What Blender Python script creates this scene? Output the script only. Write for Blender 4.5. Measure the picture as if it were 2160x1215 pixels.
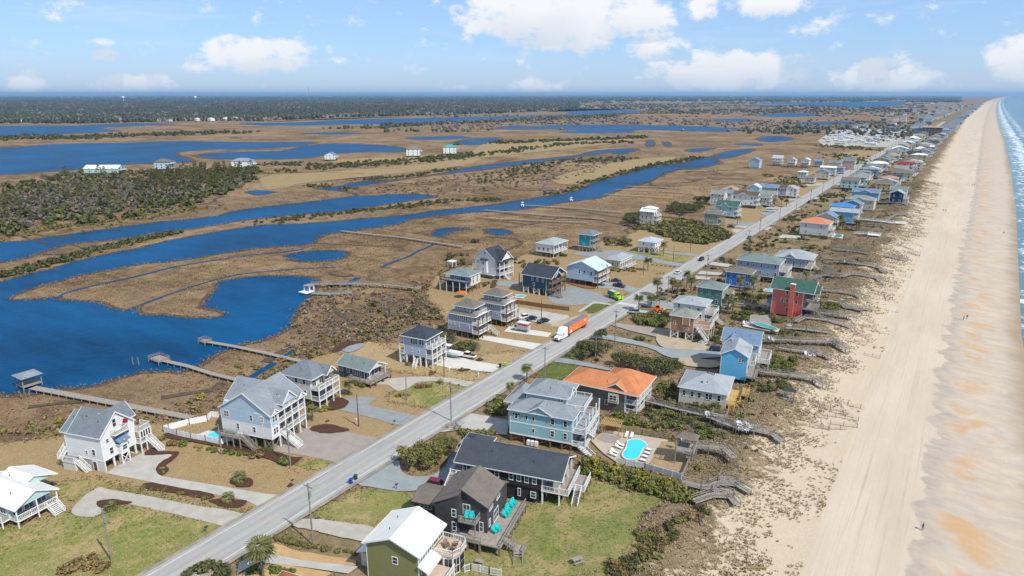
import bpy, bmesh, math, random
import numpy as np
from mathutils import Vector, Matrix
for o in list(bpy.data.objects): bpy.data.objects.remove(o)
SC = bpy.context.scene
COL = SC.collection
random.seed(7); RNG = np.random.default_rng(7)

# ------------------------------------------------------------------ camera
F, CX, CY, HZ, HCAM, VPX = 1440.0, 1080.0, 607.5, 199.0, 78.0, 2067.0
PITCH = math.atan((CY-HZ)/F)
AZ = math.atan((VPX-CX)/math.hypot(F, CY-HZ))
cam = bpy.data.cameras.new('camera'); camo = bpy.data.objects.new('camera', cam); COL.objects.link(camo)
cam.sensor_width = 36.0; cam.lens = 36.0*F/2160.0; cam.clip_start = 0.5; cam.clip_end = 200000
camo.location = (0, 0, HCAM); camo.rotation_euler = (math.pi/2-PITCH, 0, AZ)
SC.camera = camo
SC.view_settings.view_transform = 'Standard'; SC.view_settings.look = 'None'
SC.view_settings.exposure = 0.03; SC.view_settings.gamma = 1.0
SC.view_settings.use_curve_mapping = False
cy = SC.cycles; cy.max_bounces = 5; cy.diffuse_bounces = 2; cy.glossy_bounces = 2; cy.transmission_bounces = 2; cy.volume_bounces = 0; cy.transparent_max_bounces = 4

# ------------------------------------------------------------------ node helpers
class G:
    def __init__(s, nt): s.nt = nt; s.L = nt.links
    def n(s, t, ins=None, **props):
        nd = s.nt.nodes.new('ShaderNode'+t)
        for k, v in props.items(): setattr(nd, k, v)
        for k, v in (ins or {}).items():
            if hasattr(v, 'is_linked') or isinstance(v, bpy.types.NodeSocket): s.L.new(v, nd.inputs[k])
            else: nd.inputs[k].default_value = v
        return nd
    def m(s, op, a, b=0.0, c=None, clamp=False):
        nd = s.n('Math', {0: a, 1: b}, operation=op, use_clamp=clamp)
        if c is not None:
            if isinstance(c, bpy.types.NodeSocket): s.L.new(c, nd.inputs[2])
            else: nd.inputs[2].default_value = c
        return nd.outputs[0]
    def noise(s, vec, scale, detail=4.0, rough=0.6, dist=0.0):
        return s.n('TexNoise', {'Vector': vec, 'Scale': scale, 'Detail': detail, 'Roughness': rough, 'Distortion': dist}).outputs['Fac']
    def ramp(s, fac, pts, interp='LINEAR'):
        nd = s.n('ValToRGB', {'Fac': fac}); cr = nd.color_ramp; cr.interpolation = interp
        while len(cr.elements) < len(pts): cr.elements.new(0.5)
        for e, (p, c) in zip(cr.elements, pts):
            e.position = p; e.color = (c[0], c[1], c[2], 1) if not isinstance(c, (int, float)) else (c, c, c, 1)
        return nd.outputs['Color']
    def mix(s, fac, a, b, blend='MIX'):
        nd = s.n('Mix', data_type='RGBA', blend_type=blend)
        for i, v in ((0, fac), (6, a), (7, b)):
            if isinstance(v, bpy.types.NodeSocket): s.L.new(v, nd.inputs[i])
            else: nd.inputs[i].default_value = v if i == 0 else ((v[0], v[1], v[2], 1) if len(v) == 3 else v)
        return nd.outputs[2]
    def maprange(s, v, a, b, c=0.0, d=1.0, smooth=False):
        return s.n('MapRange', {0: v, 1: a, 2: b, 3: c, 4: d}, interpolation_type='SMOOTHSTEP' if smooth else 'LINEAR').outputs[0]
    def coords(s, kind='Object'): return s.n('TexCoord').outputs[kind]
    def scale(s, vec, sc):
        return s.n('Mapping', {'Vector': vec, 'Scale': sc}).outputs[0]
    def bump(s, h, strength=0.3, dist=0.1):
        return s.n('Bump', {'Height': h, 'Strength': strength, 'Distance': dist}).outputs[0]
MATS = {}
def newmat(name):
    m = bpy.data.materials.new(name); m.use_nodes = True; nt = m.node_tree
    for n in list(nt.nodes): nt.nodes.remove(n)
    g = G(nt); out = g.n('OutputMaterial'); b = g.n('BsdfPrincipled'); g.L.new(b.outputs[0], out.inputs[0])
    b.inputs['Specular IOR Level'].default_value = 0.25; MATS[name] = m
    return m, g, b
def sR(r, g, b): # sRGB 0..255 -> linear
    f = lambda c: (c/255)/12.92 if c/255 <= .04045 else (((c/255)+.055)/1.055)**2.4
    return (f(r), f(g), f(b))

# ------------------------------------------------------------------ world
SUN_EL = math.radians(50); SUN_AZ_DIR = Vector((0.98, -0.2, 0)).normalized()   # towards the sun
W = bpy.data.worlds.new('World'); SC.world = W; W.use_nodes = True
W.cycles.sampling_method = 'MANUAL'; W.cycles.sample_map_resolution = 512
nt = W.node_tree
for n in list(nt.nodes): nt.nodes.remove(n)
g = G(nt); wo = g.n('OutputWorld'); bg = g.n('Background', {'Strength': 0.105}); g.L.new(bg.outputs[0], wo.inputs[0])
sky = g.n('TexSky', sky_type='NISHITA', sun_disc=False, sun_elevation=SUN_EL,
          sun_rotation=math.atan2(SUN_AZ_DIR.x, SUN_AZ_DIR.y), altitude=100, air_density=0.85, dust_density=0.3, ozone_density=2.5)
def pray(x, y):
    v = (y-CY)/F; u = (x-CX)/F
    d = math.cos(PITCH)*v+math.sin(PITCH); f = math.cos(PITCH)-math.sin(PITCH)*v
    return (u*math.cos(AZ)-f*math.sin(AZ), u*math.sin(AZ)+f*math.cos(AZ), -d)
tc = g.coords('Generated')
sx = g.n('SeparateXYZ', {0: tc})
az = g.m('ARCTAN2', sx.outputs[0], sx.outputs[1])
el = g.m('ARCSINE', sx.outputs[2])
cv = g.n('CombineXYZ', {0: az, 1: g.m('MULTIPLY', el, 1.4), 2: 0.0}).outputs[0]
n1 = g.noise(cv, 26.0, 8, 0.66, 0.1)
n2 = g.noise(cv, 7.0, 3, 0.5)
CLOUDS = [  # centre x, y, half width, half height in photograph pixels, density
    (1185, 38, 215, 62, 1.05), (1120, 10, 150, 60, 1.0), (1340, 25, 110, 45, .9), (1375, 92, 68, 26, .85), (1480, 22, 40, 26, .55), (1620, 5, 95, 30, .95), (1700, 62, 48, 22, .45),
    (548, 116, 112, 36, 1.0), (420, 143, 32, 13, .55), (225, 116, 30, 13, .6), (150, 84, 14, 8, .4), (215, 88, 30, 9, .35), (260, 175, 115, 20, .55), (50, 180, 45, 17, .6),
    (1530, 150, 165, 40, 1.0), (1430, 150, 60, 24, .8), (1600, 140, 70, 30, .9), (1860, 165, 110, 34, .85), (1850, 150, 50, 26, .9), (2150, 115, 75, 45, 1.0), (2150, 150, 60, 26, .9), (1135, 180, 55, 15, .5), (975, 183, 16, 9, .4), (1860, 36, 32, 14, .4)]
tot = None; shade = None
for (cx_, cy_, hw, hh, dn) in CLOUDS:
    d = Vector(pray(cx_, cy_)).normalized(); a0 = math.atan2(d.x, d.y); e0 = math.asin(d.z)
    d1 = Vector(pray(cx_+hw, cy_)).normalized(); wa = abs(math.atan2(d1.x, d1.y)-a0)*1.15; we = hh/math.hypot(F, cx_-CX)*1.15
    da = g.m('DIVIDE', g.m('SUBTRACT', az, a0), wa); de = g.m('DIVIDE', g.m('SUBTRACT', el, e0), we)
    b_ = g.m('SUBTRACT', 1.0, g.m('ADD', g.m('MULTIPLY', da, da), g.m('MULTIPLY', de, de)))
    b_ = g.m('MULTIPLY', g.m('MAXIMUM', b_, -0.6), dn)
    tot = b_ if tot is None else g.m('SMOOTH_MAX', tot, b_, 0.2)
    sh = g.m('MULTIPLY', g.m('SUBTRACT', 1.0, g.m('MULTIPLY', da, da), clamp=True), g.m('MULTIPLY', de, -0.5))
    sh = g.m('MULTIPLY', g.m('MAXIMUM', sh, 0.0), g.m('GREATER_THAN', b_, -0.3))
    shade = sh if shade is None else g.m('MAXIMUM', shade, sh)
# the rest of the sky, above the frame and behind: scattered fair-weather clouds of the same kind
ngen = g.noise(cv, 4.0, 6, 0.6)
gen = g.m('MULTIPLY', g.maprange(el, 0.14, 0.2, 0, 1, True), g.maprange(ngen, 0.52, 0.62, -0.5, 0.8))
gen = g.m('ADD', gen, g.maprange(el, 0.13, 0.2, -0.6, 0.0))
tot = g.m('MAXIMUM', tot, gen)
dens = g.m('ADD', tot, g.m('MULTIPLY', g.m('SUBTRACT', n1, 0.5), 3.4))
mask = g.maprange(dens, 0.0, 0.75, 0, 1, True)
wisps = g.m('MULTIPLY', g.maprange(g.noise(g.scale(cv, (4, 26, 1)), 1.0, 6, 0.65), 0.52, 0.8, 0, .35), g.maprange(el, 0.02, 0.08))
mask = g.m('MAXIMUM', mask, wisps)
# horizon haze and a slightly cooler, lighter blue than the raw sky
hz = g.maprange(el, 0.0, 0.075, 1, 0, True)
skyc = g.mix(0.45, g.mix(1.0, sky.outputs[0], (0.75, 0.95, 1.25), 'MULTIPLY'), (5.2, 7.4, 10.2))
skyc = g.mix(g.m('MULTIPLY', hz, 0.62), skyc, (5.3, 6.1, 7.5))
ccol = g.mix(g.maprange(g.m('ADD', shade, g.m('MULTIPLY', g.m('SUBTRACT', n2, .5), .5)), 0.02, 0.5, 0, 1), (9.2, 9.2, 9.3), (6.8, 7.3, 8.0))
ccol = g.mix(g.m('MULTIPLY', hz, 0.55), ccol, (6.6, 7.2, 8.2))
fin = g.mix(g.m('MULTIPLY', mask, 0.93), skyc, ccol)
g.L.new(fin, bg.inputs[0])

sl = bpy.data.lights.new('sun', 'SUN'); sl.energy = 4.7; sl.angle = math.radians(0.53); sl.color = (1.0, 0.955, 0.88)
so = bpy.data.objects.new('sun', sl); COL.objects.link(so)
sdir = Vector((SUN_AZ_DIR.x*math.cos(SUN_EL), SUN_AZ_DIR.y*math.cos(SUN_EL), math.sin(SUN_EL)))
so.rotation_euler = sdir.to_track_quat('Z', 'Y').to_euler(); so.location = (0, 0, 120)

# ------------------------------------------------------------------ terrain and picture -> ground
TX = [-1e6, -72, -60, -48, -38, -31, -25, -15, 0, 10, 24, 40, 80, 1e6]
TZ = [0, 0, .5, 1.6, 3.0, 3.0, 1.9, 1.0, .6, .2, -.75, -1.7, -4.0, -4.0]
def wide(Y): return float(np.interp(Y, [280, 475, 700, 1440, 9000], [0, 6, 13, 24, 28]))
def bend(Y): return 130*(max(Y-1200, 0)/8000)**1.4
def tz(X, Y=0.0): return float(np.interp(X-bend(Y), TX, TZ))
def gp(x, y, z=None, dz=0.0):
    X, Y, D = pray(x, y); zz = 0.0 if z is None else z
    for _ in range(1 if z is not None else 14):
        t = (zz+dz-HCAM)/D
        if z is None: zz = .5*zz+.5*tz(X*t, Y*t)
    return Vector((X*t, Y*t, zz))
CR = dict(a=(0,800,2.929),b=(420,700,2.929),c=(520,860,3.423),d=(840,860,3.423),e=(1040,700,3.375),g=(1360,640,3.375),h=(600,560,3.375),i=(860,460,4.34),j=(1100,420,4.34),
    k=(1340,480,4.34),l=(1260,300,5.0625),m=(1560,280,5.0625),n=(1680,180,4.5),o=(1560,860,3.423),t=(1560,430,3.682),u=(1880,190,5.786),v=(1960,380,3.575),w=(1180,1000,3.724),x=(100,840,6.75),y=(340,780,5.524),z=(1040,780,6.75),
    A=(1060,650,12.0),B=(740,1060,5.684),C=(0,1000,10.12),D=(880,720,10.8),E=(1250,590,9.345),F=(1660,395,7.2),H=(1460,370,9.818),P=(0,160,3.796),Q=(500,160,3.796),R=(1000,160,3.796),S=(560,380,3.376),T=(0,440,2.894),O=(0,0,1.0))
def q(k, x, y):
    a, b, s = CR[k]; return (a+x/s, b+y/s)
def gq(k, x, y, z=None, dz=0.0): return gp(*q(k, x, y), z, dz)

# ------------------------------------------------------------------ mesh helpers
class MB:
    def __init__(s): s.v = []; s.f = []
    def add(s, vs, fs):
        b = len(s.v); s.v += [tuple(p) for p in vs]; s.f += [tuple(i+b for i in f) for f in fs]; return s
    def box(s, x0, y0, z0, x1, y1, z1):
        return s.add([(x0,y0,z0),(x1,y0,z0),(x1,y1,z0),(x0,y1,z0),(x0,y0,z1),(x1,y0,z1),(x1,y1,z1),(x0,y1,z1)],
                     [(0,3,2,1),(4,5,6,7),(0,1,5,4),(1,2,6,5),(2,3,7,6),(3,0,4,7)])
    def cbox(s, cx, cy, cz, sx, sy, sz): return s.box(cx-sx/2, cy-sy/2, cz-sz/2, cx+sx/2, cy+sy/2, cz+sz/2)
    def beam(s, p, q_, w, h=None):
        p = Vector(p); q_ = Vector(q_); h = h or w; d = (q_-p)
        if d.length < 1e-6: return s
        d.normalize(); up = Vector((0,0,1)) if abs(d.z) < .95 else Vector((1,0,0))
        a = d.cross(up).normalized()*(w/2); b = a.cross(d).normalized()*(h/2)
        vs = [p-a-b, p+a-b, p+a+b, p-a+b, q_-a-b, q_+a-b, q_+a+b, q_-a+b]
        return s.add(vs, [(0,3,2,1),(4,5,6,7),(0,1,5,4),(1,2,6,5),(2,3,7,6),(3,0,4,7)])
    def cone(s, p, q_, r0, r1, n=8):
        p = Vector(p); q_ = Vector(q_); d = (q_-p).normalized(); up = Vector((0,0,1)) if abs(d.z) < .95 else Vector((1,0,0))
        a = d.cross(up).normalized(); b = a.cross(d)
        vs = []
        for (c, r) in ((p, r0), (q_, r1)):
            for i in range(n):
                t = 2*math.pi*i/n; vs.append(c+a*(math.cos(t)*r)+b*(math.sin(t)*r))
        fs = [(i, (i+1) % n, n+(i+1) % n, n+i) for i in range(n)]+[tuple(range(n-1, -1, -1)), tuple(range(n, 2*n))]
        return s.add(vs, fs)
    def prism(s, pts, z0, z1):
        n = len(pts)
        return s.add([(x, y, z0) for x, y in pts]+[(x, y, z1) for x, y in pts],
                     [(i, (i+1) % n, n+(i+1) % n, n+i) for i in range(n)]+[tuple(range(n-1, -1, -1)), tuple(range(n, 2*n))])
    def loft(s, rings):   # closed rings of equal count
        n = len(rings[0]); vs = [p for r in rings for p in r]; fs = []
        for k in range(len(rings)-1):
            for i in range(n): fs.append((k*n+i, k*n+(i+1) % n, (k+1)*n+(i+1) % n, (k+1)*n+i))
        fs += [tuple(range(n-1, -1, -1)), tuple(range((len(rings)-1)*n, len(rings)*n))]
        return s.add(vs, fs)
    def mesh(s, name, mat, smooth=False):
        me = bpy.data.meshes.new(name); me.from_pydata(s.v, [], s.f); me.update()
        mats = mat if isinstance(mat, (list, tuple)) else [mat]
        for m_ in mats: me.materials.append(MATS[m_] if isinstance(m_, str) else m_)
        if smooth: me.polygons.foreach_set('use_smooth', [True]*len(me.polygons))
        return me
    def build(s, name, mat, parent=None, smooth=False):
        return ob(name, s.mesh(name, mat, smooth), parent)
def ob(name, me, parent=None, loc=None, rz=None):
    o = bpy.data.objects.new(name, me); COL.objects.link(o)
    if parent is not None: o.parent = parent
    if loc is not None: o.location = loc
    if rz is not None: o.rotation_euler = (0, 0, rz)
    return o
def tag(o, label, cat, group=None):
    o['label'] = label; o['category'] = cat
    if group: o['group'] = group
    return o
def thing(name, label, cat, loc, rz=0.0, group=None):
    return tag(ob(name, None, None, loc, rz), label, cat, group)
def struct(o): o['kind'] = 'structure'; return o
def stuff(o, label=None, cat=None):
    o['kind'] = 'stuff'
    if label: o['label'] = label
    if cat: o['category'] = cat
    return o
def copy_tree(o, parent=None):
    c = o.copy(); COL.objects.link(c); c.parent = parent
    for ch in o.children: copy_tree(ch, c)
    return c
ORD = ['', 'second ', 'third ', 'fourth ', 'fifth ', 'sixth ', 'seventh ', 'eighth ', 'ninth ', 'tenth ', 'eleventh ', 'twelfth ', 'thirteenth ', 'fourteenth ', 'fifteenth ', 'sixteenth ', 'seventeenth ', 'eighteenth ', 'nineteenth ', 'twentieth ']
def nth(i):
    if i < 20: return ORD[i]
    tens = {2: 'twenty', 3: 'thirty', 4: 'forty', 5: 'fifty', 6: 'sixty', 7: 'seventy', 8: 'eighty', 9: 'ninety'}
    n = i+1; t, u_ = divmod(n, 10)
    if n >= 100: return '%dth ' % n
    return (tens[t].replace('y', 'ieth') if u_ == 0 else tens[t]+'-'+['', 'first', 'second', 'third', 'fourth', 'fifth', 'sixth', 'seventh', 'eighth', 'ninth'][u_])+' '
LANDMARKS = []      # (x, y, short name)
AUTO = []           # (object, kind text, category, group)
def auto(o, kind, cat, group): AUTO.append((o, kind, cat, group)); return o

def vnoise(x, y, seed=0):
    x = np.asarray(x, float); y = np.asarray(y, float)
    xi = np.floor(x).astype(np.int64); yi = np.floor(y).astype(np.int64); fx = x-xi; fy = y-yi
    fx = fx*fx*(3-2*fx); fy = fy*fy*(3-2*fy)
    def h(a, b):
        n = (a*374761393+b*668265263+seed*1442695041) & 0x7fffffff
        n = ((n ^ (n >> 13))*1274126177) & 0x7fffffff
        return ((n ^ (n >> 16)) & 0xffff)/65535.0
    return (h(xi, yi)*(1-fx)+h(xi+1, yi)*fx)*(1-fy)+(h(xi, yi+1)*(1-fx)+h(xi+1, yi+1)*fx)*fy
def fnoise(x, y, seed=0, oct=3):
    return sum(vnoise(np.asarray(x)*2**k, np.asarray(y)*2**k, seed+k)*0.5**k for k in range(oct))/sum(0.5**k for k in range(oct))
# ------------------------------------------------------------------ materials
def M(name, c, var=0.12, scale=1.5, rough=0.75, spec=0.25, bump=0.0, metal=0.0, c2=None, fine=None):
    m, g, b = newmat(name); co = g.coords('Object')
    nz = g.noise(co, scale, 5, 0.65)
    c2 = c2 or tuple(max(0, k*(1-2.2*var)) for k in c)
    col = g.mix(g.maprange(nz, .3, .7), c2, tuple(min(1, k*(1+var*.5)) for k in c))
    if fine:
        f = g.noise(co, fine, 2, .5); col = g.mix(g.maprange(f, .3, .7, 0, .45), col, tuple(k*.55 for k in c))
    g.L.new(col, b.inputs['Base Color']); b.inputs['Roughness'].default_value = rough; b.inputs['Specular IOR Level'].default_value = spec; b.inputs['Metallic'].default_value = metal
    if bump: g.L.new(g.bump(nz, bump, .05), b.inputs['Normal'])
    return m
def siding(name, c, vertical=False, var=.06, period=.22, depth=.35):
    m, g, b = newmat(name); co = g.coords('Object'); s_ = g.n('SeparateXYZ', {0: co})
    t = g.m('ADD', s_.outputs[0], s_.outputs[1]) if vertical else s_.outputs[2]
    fr = g.m('FRACT', g.m('DIVIDE', t, period*(2 if vertical else 1)))
    line = g.maprange(fr, 0.0, 0.22, 0, 1, True)
    nz = g.noise(co, .7, 5, .65)
    # a board's own tone and a little weather streaking
    bd = g.n('TexWhiteNoise', {'W': g.m('FLOOR', g.m('DIVIDE', t, period))}, noise_dimensions='1D').outputs[0]
    col = g.mix(g.maprange(nz, .3, .75), tuple(k*(1-2*var) for k in c), c)
    col = g.mix(g.m('MULTIPLY', bd, var*1.6), col, tuple(k*.5 for k in c))
    g.L.new(col, b.inputs['Base Color']); b.inputs['Roughness'].default_value = .6
    g.L.new(g.bump(line, depth, .03), b.inputs['Normal']); return m
def shingle(name, c, var=.18):
    m, g, b = newmat(name); co = g.coords('Object')
    big = g.noise(co, .35, 4, .6); fine = g.noise(co, 5.0, 3, .7)
    s_ = g.n('SeparateXYZ', {0: co}); row = g.m('FLOOR', g.m('DIVIDE', s_.outputs[2], .11))
    cell = g.n('CombineXYZ', {0: g.m('FLOOR', g.m('DIVIDE', s_.outputs[0], .45)), 1: g.m('FLOOR', g.m('DIVIDE', s_.outputs[1], .45)), 2: row}).outputs[0]
    wn = g.n('TexWhiteNoise', {'Vector': cell}).outputs[0]
    col = g.mix(g.m('MULTIPLY', wn, .5), c, tuple(k*(1-2*var) for k in c))
    col = g.mix(g.maprange(big, .35, .68, 0, .5), col, tuple(min(1, k*1.35) for k in c)); stn = g.noise(g.scale(co, (1.4, 1.4, .15)), 1.0, 5, .7); col = g.mix(g.maprange(stn, .52, .72, 0, .5), col, tuple(k*.6 for k in c))
    col = g.mix(g.maprange(fine, .35, .75, 0, .3), col, tuple(k*.6 for k in c))
    g.L.new(col, b.inputs['Base Color']); b.inputs['Roughness'].default_value = .9; b.inputs['Specular IOR Level'].default_value = .15
    g.L.new(g.bump(fine, .4, .03), b.inputs['Normal']); return m
def metalroof(name, c):
    m, g, b = newmat(name); co = g.coords('Object'); nz = g.noise(co, .5, 4, .6)
    col = g.mix(g.maprange(nz, .3, .7), tuple(k*.86 for k in c), c); g.L.new(col, b.inputs['Base Color'])
    b.inputs['Roughness'].default_value = .42; b.inputs['Specular IOR Level'].default_value = .45; return m
# paints and siding
for nm, c in dict(white=(.78,.78,.76), offwhite=(.66,.65,.60), cream=(.62,.57,.44), paleblue=(.44,.56,.66), skyblue=(.46,.62,.72), greyblue=(.33,.40,.48), slateblue=(.22,.33,.46), midblue=(.22,.36,.55),
        navy=(.030,.085,.16), deepblue=(.020,.055,.12), brightblue=(.03,.20,.58), azure=(.13,.46,.70), teal=(.31,.54,.58), deepteal=(.03,.28,.38), mint=(.42,.60,.52), green=(.10,.26,.21), sage=(.30,.34,.26), olive=(.24,.25,.10),
        tan=(.40,.22,.12), beige=(.52,.44,.33), coral=(.68,.17,.12), yellow=(.62,.50,.25), greyc=(.42,.43,.43), lilac=(.36,.38,.46), taupe=(.17,.155,.13), seafoam=(.45,.62,.60), pink=(.62,.36,.34)).items():
    siding('w_'+nm, c)
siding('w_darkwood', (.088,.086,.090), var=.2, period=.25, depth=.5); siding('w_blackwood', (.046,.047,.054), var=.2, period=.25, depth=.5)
siding('w_board', (.40,.50,.58), vertical=True)
for nm, c in dict(grey=(.165,.19,.21), lightgrey=(.235,.255,.275), dark=(.045,.055,.07), charcoal=(.045,.054,.068), slate=(.060,.070,.084), brown=(.115,.088,.068), taupe=(.17,.145,.12), greengrey=(.17,.215,.205), orange=(.51,.20,.085), rust=(.40,.13,.06), bluegrey=(.15,.22,.31), tan=(.38,.25,.15),
        green=(.055,.115,.092), sagegrey=(.24,.25,.21), palegrey=(.32,.345,.36), red=(.30,.03,.03), copper=(.28,.12,.075)).items():
    shingle('r_'+nm, c)
for nm, c in dict(white=(.74,.72,.645), ice=(.52,.64,.72), silver=(.42,.46,.50), blue=(.03,.22,.55), slate=(.16,.24,.34), orange=(.60,.21,.085), cream=(.75,.62,.42), teal=(.05,.35,.33)).items(): metalroof('m_'+nm, c)
M('trim', (.78,.78,.76), .05, 2, .5); M('trim_dark', (.05,.05,.06), .1)
M('greywood', (.37,.33,.285), .22, 2.5, .85, fine=9); M('deckwood', (.37,.325,.27), .2, 2.0, .85, fine=7); M('palewood', (.47,.40,.30), .18, 2.2, .85, fine=8); M('newwood', (.56,.37,.14), .18, 2.0, .8, fine=6)
M('redwood', (.36,.19,.10), .2, 2.0, .8); M('pilewood', (.26,.24,.18), .2, 3, .9); M('brownpile', (.20,.12,.065), .22, 3, .9); M('polewood', (.30,.275,.24), .2, 1.5, .9, fine=6)
M('fencewood', (.24,.20,.10), .22, 2, .85); M('brownfence', (.25,.14,.055), .2, 2, .85)
M('tiledeck', (.55,.42,.33), .1, 1, .7); M('greydeck', (.30,.31,.32), .12, 1, .8)
M('metal_grey', (.36,.37,.38), .1, 3, .45, .5, metal=.4); M('black', (.012,.012,.014), .1, 3, .5); M('rubber', (.018,.018,.018), .1, 3, .8)
M('plastic_white', (.75,.75,.74), .06, 2, .45); M('plastic_teal', (.01,.50,.48), .08, 2, .45); M('plastic_blue', (.01,.06,.42), .08, 2, .45); M('plastic_lime', (.30,.62,.02), .08, 2, .45); M('plastic_orange', (.75,.16,.02), .08, 2, .5); M('plastic_green', (.02,.09,.05), .1, 2, .5); M('brownchair', (.20,.13,.085), .1, 2, .6)
M('cloth_pink', (.72,.06,.16), .1); M('cloth_orange', (.62,.14,.025), .1); M('cloth_blue', (.04,.14,.34), .1); M('cloth_red', (.45,.02,.03), .1); M('skin', (.42,.25,.17), .06); M('hair', (.03,.02,.015), .1)
M('stone', (.45,.40,.33), .2, 1.5, .9); M('brickc', (.36,.17,.11), .25, 2, .9); M('canvas_grey', (.045,.05,.055), .1)
def glass(name, c, rough=.06):
    m, g, b = newmat(name); co = g.coords('Object'); nz = g.noise(co, 1.2, 3, .5)
    g.L.new(g.mix(g.maprange(nz, .35, .65), tuple(k*.5 for k in c), c), b.inputs['Base Color'])
    b.inputs['Roughness'].default_value = rough; b.inputs['Specular IOR Level'].default_value = .8; return m
glass('glass', (.022,.032,.045)); glass('glass_green', (.05,.13,.10)); glass('glass_car', (.010,.014,.020)); glass('glass_blue', (.03,.10,.16))
def paint(name, c, rough=.28):
    m, g, b = newmat(name); b.inputs['Base Color'].default_value = (*c, 1); b.inputs['Roughness'].default_value = rough; b.inputs['Coat Weight'].default_value = .6; b.inputs['Coat Roughness'].default_value = .08; return m
for nm, c in dict(white=(.74,.74,.73), maroon=(.16,.008,.03), black=(.012,.014,.02), navy=(.012,.025,.06), silver=(.42,.43,.44), grey=(.13,.14,.15), lime=(.36,.62,.02), green=(.02,.13,.04), orange=(.80,.15,.012), red=(.5,.02,.02), yellow=(.75,.42,.02)).items(): paint('p_'+nm, c)
for nm, c, e in (('lamp_red', (.5,.01,.01), 0), ('lamp_white', (.8,.8,.75), 0)): paint(nm, c, .2)
# leaves: brighter and darker leaves, each leaf its own tone
def leaf(name, ca, cb, cc=None, trans=.25):
    m, g, b = newmat(name); geo = g.n('NewGeometry'); rp = geo.outputs['Random Per Island']
    oi = g.n('ObjectInfo').outputs['Random']
    pts = [(0, ca), (.6, cb), (1, cc or cb)]
    col = g.ramp(rp, pts)
    col = g.mix(g.m('MULTIPLY', oi, .45), col, tuple(k*.62 for k in ca))
    nz = g.noise(geo.outputs['Position'], .35, 3, .6); col = g.mix(g.maprange(nz, .35, .7, 0, .35), col, tuple(k*.9 for k in (cc or cb)))
    g.L.new(col, b.inputs['Base Color']); b.inputs['Roughness'].default_value = .65; b.inputs['Specular IOR Level'].default_value = .2
    return m
leaf('leaf_shrub', (.085,.092,.026), (.165,.155,.045), (.27,.235,.075)); leaf('leaf_dark', (.048,.058,.020), (.095,.100,.033), (.16,.15,.055)); leaf('leaf_yellow', (.15,.15,.025), (.29,.25,.045), (.44,.34,.06))
leaf('leaf_green', (.065,.10,.018), (.12,.16,.03), (.19,.22,.05)); leaf('leaf_pine', (.06,.068,.022), (.115,.11,.035), (.18,.16,.055)); leaf('leaf_palm', (.06,.075,.02), (.15,.155,.045), (.27,.24,.09)); leaf('leaf_dead', (.12,.075,.03), (.22,.15,.06), (.30,.22,.10))
leaf('twig', (.16,.14,.115), (.26,.23,.20), (.40,.37,.33)); leaf('twig_brown', (.15,.11,.075), (.24,.185,.13), (.33,.265,.20)); leaf('reed', (.25,.165,.08), (.38,.265,.135), (.52,.39,.22)); leaf('reed_dark', (.15,.10,.055), (.24,.165,.09), (.34,.24,.135)); leaf('seaoat', (.18,.13,.07), (.29,.215,.12), (.40,.31,.185)); leaf('turfblade', (.06,.105,.014), (.11,.15,.025), (.20,.20,.06))
leaf('far_green', (.034,.046,.030), (.060,.070,.042), (.095,.095,.060)); leaf('far_grey', (.10,.085,.075), (.17,.145,.125), (.24,.205,.18))
M('bark', (.20,.165,.13), .25, 3, .95); M('bark_pale', (.36,.32,.27), .2, 3, .95); M('bark_pine', (.13,.09,.065), .25, 3, .95); M('mulch', (.105,.048,.030), .3, 3, .95, fine=9)
# ground materials
def ground_mat(name, build, rough=.95, bump=.4, bd=.15):
    m, g, b = newmat(name); pos = g.n('NewGeometry').outputs['Position']
    col, h = build(g, pos); g.L.new(col, b.inputs['Base Color']); b.inputs['Roughness'].default_value = rough; b.inputs['Specular IOR Level'].default_value = .12
    if h is not None: g.L.new(g.bump(h, bump, bd), b.inputs['Normal'])
    return m
def f_marsh(g, p):
    big = g.noise(p, .012, 5, .6, .6); mid = g.noise(g.scale(p, (.10, .06, 1)), 1.0, 7, .74, 1.2); fine = g.noise(p, 1.1, 5, .75)
    sk = g.noise(g.scale(p, (.022, .16, 1)), 1.0, 6, .7, .9); v = g.m('ADD', g.m('ADD', g.m('MULTIPLY', big, .34), g.m('MULTIPLY', mid, .38)), g.m('MULTIPLY', sk, .28))
    col = g.ramp(v, [(.38, (.050,.033,.020)), (.45, (.165,.104,.052)), (.50, (.275,.18,.09)), (.56, (.395,.27,.14)), (.64, (.53,.385,.215))])
    pinkish = g.noise(p, .006, 3, .5); col = g.mix(g.maprange(pinkish, .48, .62, 0, .4), col, (.20,.13,.09))
    col = g.mix(g.maprange(fine, .38, .66, .6, 0), col, (.10,.064,.034)); col = g.mix(g.maprange(g.noise(p, .02, 4, .6), .60, .70, 0, .55), col, (.16,.145,.065))
    return col, fine
ground_mat('marsh', f_marsh, bump=.8, bd=.5)
def f_mud(g, p):
    n = g.noise(p, .5, 5, .65); return g.ramp(n, [(.3, (.05,.038,.026)), (.7, (.14,.10,.065))]), n
ground_mat('mud', f_mud)
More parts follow.
